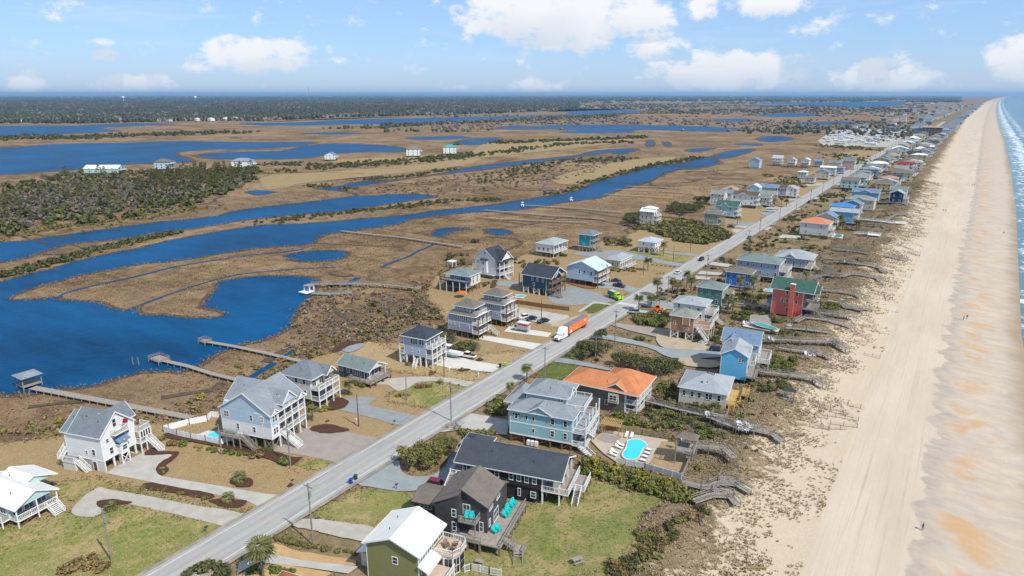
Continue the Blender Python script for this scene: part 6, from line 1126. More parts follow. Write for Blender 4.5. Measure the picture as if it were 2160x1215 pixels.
area(px([(800,600),(1000,590),(1100,560),(1350,590),(1640,750),(1520,780),(1300,700),(1050,680),(860,650)], 'e'), 60, ['shrub', 'green', 'shrub', 'dark', 'twiggy'], .8, 1.7, 9)
area(px([(830,430),(950,380),(1060,420),(1040,500),(880,490)], 'g'), 16, ['green', 'shrub'], .9, 1.6, 10); area(px([(720,580),(1020,560),(1030,640),(760,640)], 'g'), 14, ['shrub', 'dark'], .7, 1.3, 11); area(px([(250,260),(540,250),(590,300),(400,300)], 'g'), 16, ['shrub', 'green'], .7, 1.1, 12); area(px([(440,190),(590,170),(600,260),(480,250)], 'g'), 10, ['dark', 'shrub'], .9, 1.4, 13); area(px([(620,110),(690,60),(1000,110),(1000,150),(700,130)], 'g'), 22, ['green', 'shrub', 'dark'], .9, 1.4, 14); area(px([(1120,50),(1300,0),(1390,30),(1360,80),(1200,80)], 'g'), 14, ['shrub', 'green'], .9, 1.4, 15); area(px([(840,200),(1050,200),(1090,240),(900,240)], 'g'), 10, ['shrub', 'dark'], .7, 1.1, 16)
area(px([(920,620),(1060,600),(1250,620),(1060,690),(930,690)], 'k'), 18, ['dark', 'shrub', 'green'], .9, 1.6, 17); area(px([(1480,370),(1700,390),(1690,430),(1480,410)], 'k'), 10, ['shrub', 'green'], .7, 1.2, 18); area(px([(1530,720),(1700,690),(1860,730),(1850,800),(1600,770)], 'k'), 16, ['shrub', 'green', 'dead'], .8, 1.3, 19); area(px([(760,290),(890,280),(900,340),(800,350)], 'k'), 8, ['shrub', 'dark'], .8, 1.3, 20); area(px([(960,190),(1200,140),(1280,170),(1090,230)], 'k'), 8, ['dark', 'shrub'], .9, 1.6, 21); area(px([(1420,65),(1660,70),(1660,105),(1420,95)], 'k'), 14, ['green', 'shrub'], .9, 1.1, 22)
pl('green', 'i', [(1335,360,1.6),(1425,355,1.6)]); pl('shrub', 'i', [(1370,430,1.2),(1250,390,.8)])
area(px([(640,600),(830,580),(830,640),(680,650)], 'i'), 10, ['shrub', 'dead', 'dark'], .8, 1.2, 23); area(px([(320,350),(560,340),(590,440),(440,460)], 'i'), 12, ['dark', 'shrub'], 1.1, 1.8, 24); area(px([(960,380),(1200,400),(1380,400),(1400,450),(1000,470)], 'i'), 16, ['shrub', 'dark', 'dead'], .9, 1.5, 25); area(px([(1830,470),(2083,470),(2083,500),(1840,500)], 'i'), 12, ['green', 'yellow'], .8, 1.1, 26); area(px([(1800,190),(2020,190),(2030,280),(1820,270)], 'i'), 12, ['shrub', 'dark', 'twiggy'], 1.2, 2.0, 27)
# thicket at the boat house, marsh-edge shrubs
area(px([(1120,500),(1180,510),(1420,600),(1380,625),(1150,590)], 'h'), 26, ['shrub', 'dark', 'twiggy'], 1.1, 1.9, 28); area(px([(520,300),(700,260),(1100,330),(1110,400),(850,400),(560,340)], 'h'), 34, ['dark', 'shrub', 'twiggy'], 1.2, 2.1, 29); pl('twiggy', 'h', [(620,370,2.2),(745,370,2.4),(510,420,2.0),(360,480,1.8),(210,560,1.9),(110,610,1.6),(330,500,1.6),(460,430,1.2)]); pl('dark', 'h', [(320,420,1.1),(530,500,1.4),(590,530,1.2),(350,140,1.4),(330,150,1.1)]); pl('shrub', 'b', [(240,220,1.0),(1440,270,.8)]); pl('yellow', 'y', [(455,340,1.4)]); pl('yellow', 'a', [(360,270,1.15)]); pl('twiggy', 'y', [(400,360,1.6),(130,400,1.6)]); pl('dead', 'h', [(1055,770,.9),(880,715,.9)])
pl('dark', 'i', [(615,225,2.0),(640,215,1.5)]); pl('twiggy', 'i', [(560,200,1.6),(700,205,1.8),(760,210,1.6),(540,300,1.5)])
# scrub dome and woods by the yellow house
area(px([(360,930),(640,870),(900,850),(1100,880),(1440,990),(1330,1060),(1150,1100),(830,1060),(560,960)], 'l'), 60, ['shrub', 'dark', 'shrub', 'twiggy'], 1.6, 2.8, 30); area(px([(700,760),(850,680),(1110,700),(1110,760),(900,790),(720,790)], 'l'), 20, ['oakdark'], 1.0, 1.5, 31, ()); area(px([(270,860),(420,780),(460,860),(380,920)], 'l'), 9, ['oakdark'], 1.0, 1.5, 32, ()); area(px([(1040,640),(1200,590),(1210,660),(1060,670)], 'l'), 9, ['dark', 'oakdark'], 1.0, 1.5, 33, ()); area(px([(80,1050),(330,1030),(420,1080),(290,1130),(100,1110)], 'l'), 16, ['shrub', 'dark', 'twiggy'], 1.2, 2.0, 34)
# dune shrubs in the foreground
area(px([(600,480),(700,420),(830,450),(1000,370),(1150,250),(1170,320),(980,430),(800,620),(620,660)], 'w'), 26, ['dead', 'shrub', 'dark'], .6, 1.2, 35); area(px([(380,760),(560,680),(610,720),(560,800),(400,800)], 'w'), 12, ['dark', 'dead'], .9, 1.5, 36)
# pines and leafless trees of the marsh woodland
wp = px([(275,412),(330,375),(430,362),(545,358),(548,380),(470,402),(380,415)]); area(wp, 95, ['pine'], .85, 1.15, 40, ('water',)); wq = px([(0,400),(120,372),(260,372),(330,385),(420,410),(320,430),(150,455),(0,478)]); area(wq, 90, ['bare', 'bare', 'pine', 'oakdark'], .9, 1.3, 41, ('water',)); area(px([(420,400),(545,380),(550,395),(440,425)]), 16, ['bare'], .8, 1.1, 42, ('water',))
# the shrubs that show largest are things of their own; the rest of the planting is one mass for each kind
SHQ.sort(key=lambda t: -t[0])
for (_, k_, j, loc, rz, sc) in SHQ[:285]:
    o = ob('shrub', SH[k_][j], None, loc, rz); o.scale = sc; auto(o, KT[k_], 'shrub', 'shrubs of the yards and dunes')
for k_ in SH:
    Vs = []; Ls = []; St = []; o_ = 0
    for (_, kk, j, loc, rz, sc) in SHQ[285:]:
        if kk != k_: continue
        me = SH[k_][j]; a = np.empty(len(me.vertices)*3, np.float32); me.vertices.foreach_get('co', a); a = a.reshape(-1, 3)*np.array(sc); c, s_ = math.cos(rz), math.sin(rz)
        a = a@np.array([[c, s_, 0], [-s_, c, 0], [0, 0, 1]])+np.array(loc); Vs.append(a); l = np.empty(len(me.loops), np.int32); me.loops.foreach_get('vertex_index', l); t = np.empty(len(me.polygons), np.int32); me.polygons.foreach_get('loop_start', t); Ls.append(l+o_); St.append(t+sum(len(q2) for q2 in Ls[:-1])); o_ += len(a)
    if not Vs: continue
    V = np.concatenate(Vs).astype(np.float32); L_ = np.concatenate(Ls); me = bpy.data.meshes.new('small_shrubs'); me.vertices.add(len(V)); me.vertices.foreach_set('co', V.ravel()); me.loops.add(len(L_)); me.loops.foreach_set('vertex_index', L_); S_ = np.concatenate(St); me.polygons.add(len(S_)); me.polygons.foreach_set('loop_start', S_); me.update(); me.validate(); me.materials.append(SH[k_][0].materials[0]); stuff(ob('small_shrubs', me))
# ---- what nobody could count: marsh grass, dune grass, scrub and far woods
def tuft_arrays(X, Y, Z, h, w, rng, blades=4, lean=.35):
    n = len(X); B = np.stack([X, Y, Z], 1); out = []
    for b in range(blades):
        a = rng.random(n)*6.283; d = np.stack([np.cos(a), np.sin(a), 0*a], 1); t = np.stack([-np.sin(a), np.cos(a), 0*a], 1); hh = (h*(.6+.7*rng.random(n)))[:, None]; ww = (w*(.7+.6*rng.random(n)))[:, None]
        c = B+d*ww*.5; out.append(np.stack([c-t*ww, c+t*ww, c+d*lean*hh+np.array([0, 0, 1])*hh+t*ww*.3], 1))
    V = np.concatenate(out, 0).reshape(-1, 3); return V, np.arange(len(V)).reshape(-1, 3)
rng = np.random.default_rng(5)
def marsh_pts(n, xr, yr, seed):
    r = np.random.default_rng(seed); x = r.uniform(*xr, n); y = r.uniform(*yr, n); m = fnoise(x*.06, y*.045, 7, 3)+.25*r.random(n) > .56; x, y = x[m], y[m]; ok = ~inany(['water', 'yard', 'paved'], x, y); return x[ok], y[ok]
x1, y1 = marsh_pts(42000, (-330, -135), (20, 330), 1); x2, y2 = marsh_pts(14000, (-520, -150), (200, 620), 2)
V, T_ = tuft_arrays(x1, y1, 0*x1, .36, .17, rng, 3, .8); stuff(npmesh('marsh_grass', V, T_, 'reed_dark'))
V, T_ = tuft_arrays(x2, y2, 0*x2, .42, .30, rng, 3, .9); stuff(npmesh('marsh_grass', V, T_, 'reed_dark'))
ex, ey = [], []
for P in POLYS['water'][:12]+POLYS['water'][-16:]:
    for i in range(len(P)):
        a = P[i]; b = P[(i+1) % len(P)]; L_ = np.hypot(*(b-a))
        if L_ > 60 or abs(a[0]) > 900 or a[1] > 900: continue
        for k in range(int(L_*2.2)): t = rng.random(); ex.append(a[0]+(b[0]-a[0])*t+rng.normal()*.9); ey.append(a[1]+(b[1]-a[1])*t+rng.normal()*.9)
ex = np.array(ex); ey = np.array(ey); V, T_ = tuft_arrays(ex, ey, 0*ex, .55, .28, rng, 3); stuff(npmesh('bank_reeds', V, T_, 'reed_dark'))
tx = []; ty = []
for P in POLYS['lawn']+POLYS['yard'][:1]:
    for i in range(len(P)):
        a = P[i]; b = P[(i+1) % len(P)]; L_ = np.hypot(*(b-a))
        if L_ > 60 or a[1] > 500: continue
        for k in range(int(L_*5)): t = rng.random(); tx.append(a[0]+(b[0]-a[0])*t+rng.normal()*.8); ty.append(a[1]+(b[1]-a[1])*t+rng.normal()*.8)
tx = np.array(tx); ty = np.array(ty); ok = ~inany(['paved'], tx, ty) & ((tx < -105.5) | (tx > -95.5)); tx, ty = tx[ok], ty[ok]; V, T_ = tuft_arrays(tx, ty, np.maximum(tzv(tx), 0)+.2, .3, .2, rng, 3, .8); stuff(npmesh('edge_grass', V, T_, 'reed_dark'))
lx = rng.uniform(-200, -35, 90000); ly = rng.uniform(20, 330, 90000); inl = inany(['lawn'], lx, ly); iny = inany(['yard'], lx, ly) & (lx < -105); np_ = ~inany(['paved'], lx, ly) & ((lx < -105.5) | (lx > -95.5)); nn = fnoise(lx*.13, ly*.13, 3, 3)
m = inl & np_ & (nn > .47); V, T_ = tuft_arrays(lx[m], ly[m], np.maximum(tzv(lx[m]), 0)+.24, .13, .13, rng, 3, 1.2); stuff(npmesh('lawn_turf', V, T_, 'turfblade'))
m = (inl | iny) & np_ & (nn < .5); V, T_ = tuft_arrays(lx[m], ly[m], np.maximum(tzv(lx[m]), 0)+.22, .12, .12, rng, 3, 1.2); stuff(npmesh('dry_turf', V, T_, 'reed'))
nd_ = 60000; dx = rng.uniform(-44, -13, nd_); dy = 25+rng.random(nd_)**1.3*700; keep = (fnoise(dx*.22, dy*.22, 21, 3)+.35*rng.random(nd_)) > np.interp(dx, [-44, -30, -22, -13], [.52, .52, .66, .93]); dx, dy = dx[keep], dy[keep]; dz_ = dunez(dx, dy); V, T_ = tuft_arrays(dx, dy, dz_, .30, .125, rng, 4, .9); stuff(npmesh('dune_grass', V, T_, 'seaoat'))
yx = rng.uniform(-96, -46, 16000); yy_ = rng.uniform(60, 520, 16000); ok = (~inany(['paved', 'lawn'], yx, yy_)) & (fnoise(yx*.1, yy_*.1, 4, 3) > .5); yx, yy_ = yx[ok], yy_[ok]; V, T_ = tuft_arrays(yx, yy_, tzv(yx)+.1, .4, .22, rng, 3, .5); stuff(npmesh('yard_weeds', V, T_, 'reed_dark'))
bl = [lobes_cloud(rl(200+j, 5, .7, .35, .4, .4, .6), 40, .32, 200+j) for j in range(4)]
def thicket(name, X, Y, S, mat, Z=None, seed=0):
    r = np.random.default_rng(seed); Vs = []; Fs = []; o = 0
    for i in range(len(X)):
        v, f = bl[i % 4]; a = r.random()*6.28; c, s_ = math.cos(a), math.sin(a); s = S[i]; R_ = np.array([[c, -s_, 0], [s_, c, 0], [0, 0, 1]])
        Vs.append((v*[1, 1, .9+.4*r.random()])@R_.T*s+[X[i], Y[i], 0 if Z is None else Z[i]]); Fs.append(f+o); o += len(v)
    return stuff(npmesh(name, np.concatenate(Vs), np.concatenate(Fs), mat))
def along(pts, n, wdt, seed):
    r = np.random.default_rng(seed); P = np.array([(v.x, v.y) for v in px(pts)]); seg = np.hypot(*(P[1:]-P[:-1]).T); k = r.choice(len(seg), n, p=seg/seg.sum()); t = r.random(n)[:, None]; Q_ = P[k]*(1-t)+P[k+1]*t+r.normal(size=(n, 2))*wdt; return Q_[:, 0], Q_[:, 1]
BX = [along(l, n, w, 300+i) for i, (l, n, w) in enumerate([([(0,585),(80,562),(180,535),(280,510),(380,490)], 260, 3), ([(560,470),(660,455),(760,445),(860,435),(930,425),(1050,420)], 260, 5), ([(1150,412),(1200,403),(1235,388),(1290,372),(1340,358),(1390,347),(1450,338),(1480,332)], 240, 4), ([(640,392),(700,395),(740,402)], 60, 5), ([(760,380),(860,372),(960,358)], 120, 5), ([(1020,385),(1150,345),(1330,335)], 220, 14), ([(560,345),(680,350),(820,342),(1000,325)], 300, 10), ([(560,365),(640,358),(760,350),(880,342),(1000,330),(1180,305),(1330,300)], 320, 9), ([(960,305),(1100,300),(1300,293),(1360,290)], 260, 12), ([(0,290),(150,292),(300,285),(500,280)], 420, 30), ([(700,272),(800,268),(900,262),(1100,255),(1300,245)], 500, 30), ([(1050,245),(1200,247),(1320,240),(1500,238)], 400, 40), ([(1690,262),(1800,258),(1880,262)], 300, 40), ([(0,500),(150,478),(300,455),(430,438)], 240, 10), ([(1580,400),(1640,390),(1700,375)], 60, 5), ([(1600,370),(1640,372),(1670,385),(1690,395)], 80, 6), ([(1760,325),(1810,338),(1800,350)], 120, 10), ([(1850,318),(1800,312),(1730,308)], 90, 10), ([(1840,300),(1890,292),(1930,280)], 90, 12)])]
BXx = np.concatenate([b[0] for b in BX]); BXy = np.concatenate([b[1] for b in BX]); ok = ~inany(['water', 'paved'], BXx, BXy); BXx, BXy = BXx[ok], BXy[ok]
dist = np.hypot(BXx, BXy); sc_ = (1.1+rng.random(len(BXx))*1.1)*np.clip(dist/700, .8, 3.0); h_ = len(BXx)//3
thicket('bank_thicket', BXx[:2*h_], BXy[:2*h_], sc_[:2*h_], 'leaf_dark'); thicket('bank_thicket', BXx[2*h_:], BXy[2*h_:], sc_[2*h_:]*.8, 'leaf_shrub', None, 2)
r_ = np.random.default_rng(77)
def polypts(l, n, seed): 
    r = np.random.default_rng(seed); P = np.array([(v.x, v.y) for v in px(l)]); lo, hi = P.min(0), P.max(0); Q_ = lo+(hi-lo)*r.random((n*6, 2)); m = inpoly(P, Q_[:, 0], Q_[:, 1]) & ~inany(['water'], Q_[:, 0], Q_[:, 1]); return Q_[m][:n, 0], Q_[m][:n, 1]
ux, uy = polypts([(0,395),(140,366),(300,364),(540,352),(550,380),(430,430),(300,455),(120,482),(0,502)], 900, 8); thicket('woodland_undergrowth', ux, uy, 1.8+r_.random(len(ux))*2.2, 'leaf_dark', None, 3)
ux, uy = polypts([(0,410),(200,380),(330,390),(420,412),(300,440),(100,470),(0,490)], 520, 9); thicket('woodland_undergrowth', ux, uy, 1.6+r_.random(len(ux))*1.5, 'far_grey', None, 4)
ux, uy = polypts([(720,408),(960,370),(1180,345),(1320,330),(1250,365),(1100,395),(900,415)], 520, 10); thicket('spoil_bank_scrub', ux, uy, .7+r_.random(len(ux))*.9, 'twig_brown', None, 5)
# dune scrub: low bushes between the houses and the sand
n_ = 560; sx_ = rng.uniform(-60, -30, n_); sy_ = 60+rng.random(n_)**1.25*640; m = (fnoise(sx_*.07, sy_*.06, 31, 3) > np.interp(sx_, [-62, -45, -34, -27], [.56, .47, .52, .66])) & ~inany(['lawn', 'paved'], sx_, sy_); sx_, sy_ = sx_[m], sy_[m]; thicket('dune_scrub', sx_, sy_, .5+.7*rng.random(len(sx_)), 'leaf_shrub', dunez(sx_, sy_)-.1, 6)
n_ = 800; sx_ = rng.uniform(-56, -28, n_); sy_ = 60+rng.random(n_)**1.25*640; m = (fnoise(sx_*.09, sy_*.08, 51, 3) > .54) & ~inany(['lawn', 'paved'], sx_, sy_); sx_, sy_ = sx_[m], sy_[m]; thicket('dune_scrub', sx_, sy_, .3+.45*rng.random(len(sx_)), 'twig_brown', dunez(sx_, sy_)-.1, 7)
ux, uy = polypts([q('l', *p) for p in [(360,930),(640,870),(900,850),(1100,880),(1440,990),(1330,1060),(1150,1100),(830,1060),(560,960)]], 300, 21); ok = ~inany(['paved'], ux, uy); ux, uy = ux[ok], uy[ok]; thicket('thicket_scrub', ux, uy, 1.3+1.2*r_.random(len(ux)), 'leaf_shrub', .2+0*ux, 8)
n_ = 1500; ux = rng.uniform(-93, -60, n_); uy = rng.uniform(175, 640, n_); m = (fnoise(ux*.1, uy*.1, 61, 3) > .53) & ~inany(['lawn', 'paved'], ux, uy); ux, uy = ux[m], uy[m]; thicket('yard_scrub', ux, uy, .6+.8*rng.random(len(ux)), 'leaf_dark', tzv(ux), 9)
ux, uy = along([(0,930),(120,912),(300,888),(440,866),(540,822),(620,762),(700,715),(800,690),(915,650),(900,610),(1000,555)], 620, 4.5, 91); ok = ~inany(['paved', 'yard', 'water'], ux, uy); ux, uy = ux[ok], uy[ok]; h_ = len(ux)//2
thicket('marsh_edge_scrub', ux[:h_], uy[:h_], .5+.8*rng.random(h_), 'reed_dark', None, 10); thicket('marsh_edge_scrub', ux[h_:], uy[h_:], .45+.7*rng.random(len(ux)-h_), 'leaf_shrub', None, 11)
ux, uy = polypts([(640,640),(700,600),(790,610),(900,630),(935,700),(820,722),(720,722),(640,760),(600,740)], 420, 92); ok = ~inany(['yard'], ux, uy); ux, uy = ux[ok], uy[ok]; thicket('marsh_edge_scrub', ux, uy, .4+.8*rng.random(len(ux)), 'twig_brown', None, 12)
# far mainland woods
flat('forest_floor', pw([(-600,262),(0,262),(180,262),(400,257),(560,257),(720,249),(860,246),(1000,242),(1150,236),(1200,229),(1350,230),(1480,228),(1570,219)])+[Vector((-2500, 12000)), Vector((-9000, 55000)), Vector((-58000, 55000)), Vector((-58000, 0)), Vector((-9000, -500))], 'scrubland', .3, 1, 0)
def far_wood(name, n, r0, r1, a0, a1, mat, seed, hgt=12.0, w0=9.0, shore=True, thr=.0):
    r = np.random.default_rng(seed); R_ = r0*(r1/r0)**r.random(n); A_ = np.radians(r.uniform(a0, a1, n)); X = -R_*np.sin(A_); Y = R_*np.cos(A_)
    ok = ~inany(['water'], X, Y)
    if shore: ok &= inpoly(FOREST, X, Y)
    if thr: ok &= fnoise(X*.0016, Y*.0016, seed, 3) > thr
    X, Y, R_ = X[ok], Y[ok], R_[ok]; n = len(X); wd = w0*(R_/2000)**.75*(.6+.8*r.random(n)); hh = hgt*(.65+.6*r.random(n)); k = 6; ang = np.arange(k)/k*6.283
    rings = []
    for zf, rf in ((.0, .7), (.55, 1.0), (.9, .55)):
        j = 1+.35*r.normal(size=(n, k)); rings.append(np.stack([X[:, None]+wd[:, None]*.5*rf*j*np.cos(ang+zf*2), Y[:, None]+wd[:, None]*.5*rf*j*np.sin(ang+zf*2), (hh*zf)[:, None]+0*j+.1*hh[:, None]*r.normal(size=(n, k))*(zf > 0)], -1))
    top = np.stack([X, Y, hh*1.03], -1)[:, None, :]; V = np.concatenate(rings+[top], 1); m = V.shape[1]; Fl = []
    for i in range(k):
        j = (i+1) % k
        for b in (0, k): Fl += [(b+i, b+j, b+k+j), (b+i, b+k+j, b+k+i)]
        Fl.append((2*k+i, 2*k+j, 3*k))
    Fl = np.array(Fl)[None]+(np.arange(n)*m)[:, None, None]; return stuff(npmesh(name, V.reshape(-1, 3), Fl.reshape(-1, 3), mat))
FOREST = np.array([(v.x, v.y) for v in px([(-600,261),(0,261),(180,261),(400,256),(560,256),(720,248),(860,245),(1000,241),(1150,235),(1200,228.5),(1350,229),(1480,227),(1570,218),(1700,212),(1900,209),(2050,206)])]+[(-2500, 12000), (-9000, 55000), (-58000, 55000), (-58000, 0), (-9000, -500)])
far_wood('mainland_forest', 26000, 1900, 16000, 28, 78, 'far_green', 11, 13, 11); far_wood('mainland_forest', 16000, 1900, 9000, 28, 78, 'far_grey', 12, 10, 9, True, .47); far_wood('mainland_forest', 9000, 8000, 50000, 1, 80, 'far_green', 13, 16, 14, False)
far_wood('island_woods', 5200, 1500, 8000, 3.0, 44, 'far_green', 14, 7, 9, False, .47); far_wood('island_woods', 3400, 1500, 7000, 3.0, 40, 'far_grey', 15, 5, 9, False, .47)
# ------------------------------------------------------------------ boardwalks, piers, fences
def boardwalk(name, label, cat, pts, w=1.3, h=.9, mat='greywood', rails=True, platforms=(), end_stair=True, zs=None, group=None, stuff_posts=False, rmat=None):
    P = [Vector((p.x, p.y, p.z)) for p in pts]; base = P[0].copy(); t = thing(name, label, cat, base, 0, group)
    for i, p in enumerate(P): p.z = (zs[i] if zs else (duneh(p.x, p.y) if p.x > -61 else 0.2)+h)
    Q_ = [p-base for p in P]; d = MB(); r = MB()
    for i, (a, b) in enumerate(zip(Q_[:-1], Q_[1:])):
        d.beam(a+Vector((0, 0, -.08-.004*i)), b+Vector((0, 0, -.08-.004*i)), w, .16)
        dr = Vector((b.x-a.x, b.y-a.y, 0)); L_ = dr.length; dr.normalize(); sd = Vector((-dr.y, dr.x, 0))*(w/2-.06); n = max(1, int(L_/2.6))
        me = MB().box(-.08, -.08, -h-1.6, .08, .08, -.1).mesh('post', mat)
        for k in range(n+1):
            c = a.lerp(b, k/n)
            for sg in (-1, 1): ob('post', me, t, c+sd*sg)
        if rails:
            for sg in (-1, 1):
                r = MB(); up = Vector((0, 0, 1)); r.beam(a+sd*sg+up*.95, b+sd*sg+up*.95, .12, .08); r.beam(a+sd*sg+up*.5, b+sd*sg+up*.5, .05, .12); m_ = max(1, int(L_/1.9))
                for k in range(m_+1): c = a.lerp(b, k/m_)+sd*sg; r.beam(c, c+up*.95, .09)
                r.build('railing', rmat or mat, t)
    d.build('walkway', mat, t)
    for (i, sx_, sy_, dx_, dy_) in platforms:
        c = Q_[i]+Vector((dx_, dy_, 0)); pl_ = MB().box(c.x-sx_/2, c.y-sy_/2, c.z-.22, c.x+sx_/2, c.y+sy_/2, c.z-.02).build('platform', mat, t); r = MB(); cs = [(c.x-sx_/2, c.y-sy_/2), (c.x+sx_/2, c.y-sy_/2), (c.x+sx_/2, c.y+sy_/2), (c.x-sx_/2, c.y+sy_/2), (c.x-sx_/2, c.y-sy_/2)]
        for a, b in zip(cs[:-1], cs[1:]):
            r.beam((*a, c.z+.9), (*b, c.z+.9), .1, .08); r.beam((*a, c.z+.45), (*b, c.z+.45), .05, .1)
            for k in range(4): p = Vector((*a, c.z)).lerp(Vector((*b, c.z)), k/4); r.beam(p, p+Vector((0, 0, .9)), .08)
        r.build('railing', rmat or mat, pl_)
        me = MB().box(-.09, -.09, -h-1.8, .09, .09, -.2).mesh('post', mat)
        for (x, y) in cs[:4]: ob('post', me, t, (x, y, c.z))
    return t
BW = [('e', [(1075,520),(1280,575),(1480,625),(1560,650),(1640,690),(1720,720)], 'boardwalk with two chair platforms starting at the orange-shingled house', [(3, 3.4, 2.6, 1.0, 1.6), (5, 4.6, 3.2, 2.0, 1.4)], 1.4), ('g', [(640,930),(770,935),(900,962),(975,1015)], 'lower flight of the boardwalk below the white chair platform', [], 1.2),
 ('e', [(1420,880),(1530,885),(1650,900),(1712,960)], 'short tall boardwalk running from the pool gazebo to the dune', [], 2.0), ('w', [(960,90),(1110,115),(1190,120),(1250,95),(1385,115),(1490,180)], 'weathered crossover at the seaward corner of the pool fence', [(4, 4.0, 1.6, -1.5, .6)], .9), ('w', [(1050,240),(1200,190),(1340,205),(1392,275)], 'small weathered crossover with gate, below the yellow-green hedge', [(2, 3.8, 1.6, -1.5, .5)], .9),
 ('g', [(735,450),(840,525),(1020,550),(1200,580),(1275,622)], 'boardwalk dropping from the bright sky-blue house deck', [], 1.5), ('g', [(840,285),(1100,300),(1345,310),(1440,362)], 'boardwalk with square end platform from the slate-blue-roofed house', [(2, 2.6, 2.6, 0, 0)], 1.6), ('g', [(950,345),(1040,360),(1180,375),(1270,390),(1312,415)], 'thin boardwalk with blue and white chairs halfway', [(2, 3.0, 2.4, 0, 1.5)], 1.2), ('k', [(900,725),(1200,765),(1500,795),(1800,830),(2010,855)], 'very long boardwalk passing south of the coral red house', [(3, 3.6, 1.8, 0, 1.2)], 1.7),
 ('g', [(1075,150),(1130,125),(1300,145),(1465,182)], 'boardwalk starting north of the kidney pool', [], .9), ('g', [(1000,195),(1150,205),(1310,228)], 'boardwalk starting at the green kidney pool corner', [], .9), ('t', [(680,770),(790,785),(820,822),(920,835),(1012,835)], 'boardwalk with wide landing just past the coral red house', [(3, 5.0, 2.2, -1, -1)], 1.0), ('t', [(600,690),(760,700),(890,722),(932,748)], 'boardwalk leaving the decks of the coral red house', [], 1.2), ('t', [(700,575),(790,585),(870,560),(1050,585),(1098,612)], 'boardwalk winding out from the green-roofed gazebo', [], 1.0), ('t', [(650,462),(860,478),(1070,505),(1125,542)], 'boardwalk with white chairs from the wide pale-roofed house', [(1, 2.6, 2.2, 0, 1)], 1.2), ('t', [(720,360),(860,378),(1000,400)], 'boardwalk from the seaward porch behind the wide pale-roofed house', [], 1.0)]
for i, (k, l, lb, pf, h_) in enumerate(BW): boardwalk('boardwalk', lb, 'boardwalk', px(l, k), 1.5, h_, 'greywood', True, pf, group='boardwalks to the beach')
boardwalk('boardwalk', 'white boardwalk with square white deck beside the bright orange-roofed villa', 'boardwalk', px([(890,240),(985,245),(1030,250)], 't'), 1.6, 1.0, 'trim', True, [(2, 6, 5, 1, 0)], group='boardwalks to the beach'); boardwalk('boardwalk', 'long white railed boardwalk beyond the bright orange-roofed villa', 'boardwalk', px([(910,130),(1100,148),(1200,158),(1290,168)], 't'), 1.8, 1.2, 'trim', group='boardwalks to the beach')
for i, (k, l, lb) in enumerate([('F', [(1430,250),(1600,258),(1750,270),(1830,300)], 'pale boardwalk south of the navy dune-edge house'), ('F', [(1200,600),(1440,610),(1480,640)], 'grey boardwalk behind the palms of the orange-roofed villa'), ('F', [(1500,520),(1640,440),(1800,440),(1850,470)], 'zigzag grey boardwalk past the dark dune hedge'), ('t', [(1120,410),(1240,440),(1300,450)], 'half-buried boardwalk out on the dune face')]): boardwalk('boardwalk', lb, 'boardwalk', px(l, k), 1.6, .8, 'greywood', True, group='boardwalks to the beach')
# piers over the marsh
def pier(label, l, k='O', w=1.5, h=1.0, mat='deckwood', rails=False, plat=()): return boardwalk('pier', label, 'pier', px(l, k), w, h, mat, rails, plat, zs=[h]*len(l), group='private piers over the marsh')
pr_ = pier('long plank pier with a roofed boat shelter at its end', [(405,888),(300,868),(180,845),(70,824)], w=2.2)
e_ = gp(64, 815)-pr_.location; e_.z = 1.0; MB().box(e_.x-2.6, e_.y-2.4, .75, e_.x+1.8, e_.y+2.4, .98).build('platform', 'deckwood', pr_); rf = MB(); c0 = Vector((e_.x-.4, e_.y, 0)); rf.add([(c0.x-3, c0.y-2.8, 3.5), (c0.x+3, c0.y-2.8, 3.5), (c0.x+3, c0.y+2.8, 3.5), (c0.x-3, c0.y+2.8, 3.5), (c0.x, c0.y, 4.5)], [(0,1,4),(1,2,4),(2,3,4),(3,0,4),(3,2,1,0)]).build('roof', 'r_lightgrey', pr_)
me = MB().box(-.12, -.12, -.5, .12, .12, 3.5).mesh('shelter_post', 'greywood')
for dx_, dy_ in ((-2.5, -2.3), (1.7, -2.3), (1.7, 2.3), (-2.5, 2.3)): ob('shelter_post', me, pr_, (e_.x+dx_, e_.y+dy_, 0))
pier('plank pier with square end deck behind the pale blue house', [(520,812),(450,795),(400,779),(345,766)], w=1.6, plat=[(3, 5.5, 3.6, -2.2, 0)]); pier('plank pier with T-shaped head beside the mooring posts, farther than the square-decked one', [(635,768),(560,750),(500,737),(437,726)], w=1.6, plat=[(3, 3.6, 2.6, -1, 0)]); pr_ = pier('white-posted pier with a two-level boat lift at the blue cove', [(885,616),(807,607),(735,606),(656,607)], w=1.5, h=1.6, rails=True)
e_ = gp(648, 618)-pr_.location; MB().box(e_.x-2.2, e_.y-2.6, .5, e_.x+2.4, e_.y+2.0, .8).build('floating_dock', 'trim', pr_); MB().box(e_.x-1.6, e_.y-.6, 3.0, e_.x+2.2, e_.y+2.4, 3.2).build('upper_deck', 'deckwood', pr_); me = MB().box(-.2, -.2, -.5, .2, .2, 3.0).mesh('lift_post', 'trim')
for dx_, dy_ in ((-1.2, -.2), (1.8, -.2), (1.8, 2), (-1.2, 2)): ob('lift_post', me, pr_, (e_.x+dx_, e_.y+dy_, 0))
pier('low wide pier just below the boat lift pier', [(742,621),(700,624),(660,622)], w=2.6, h=.8, rails=True)
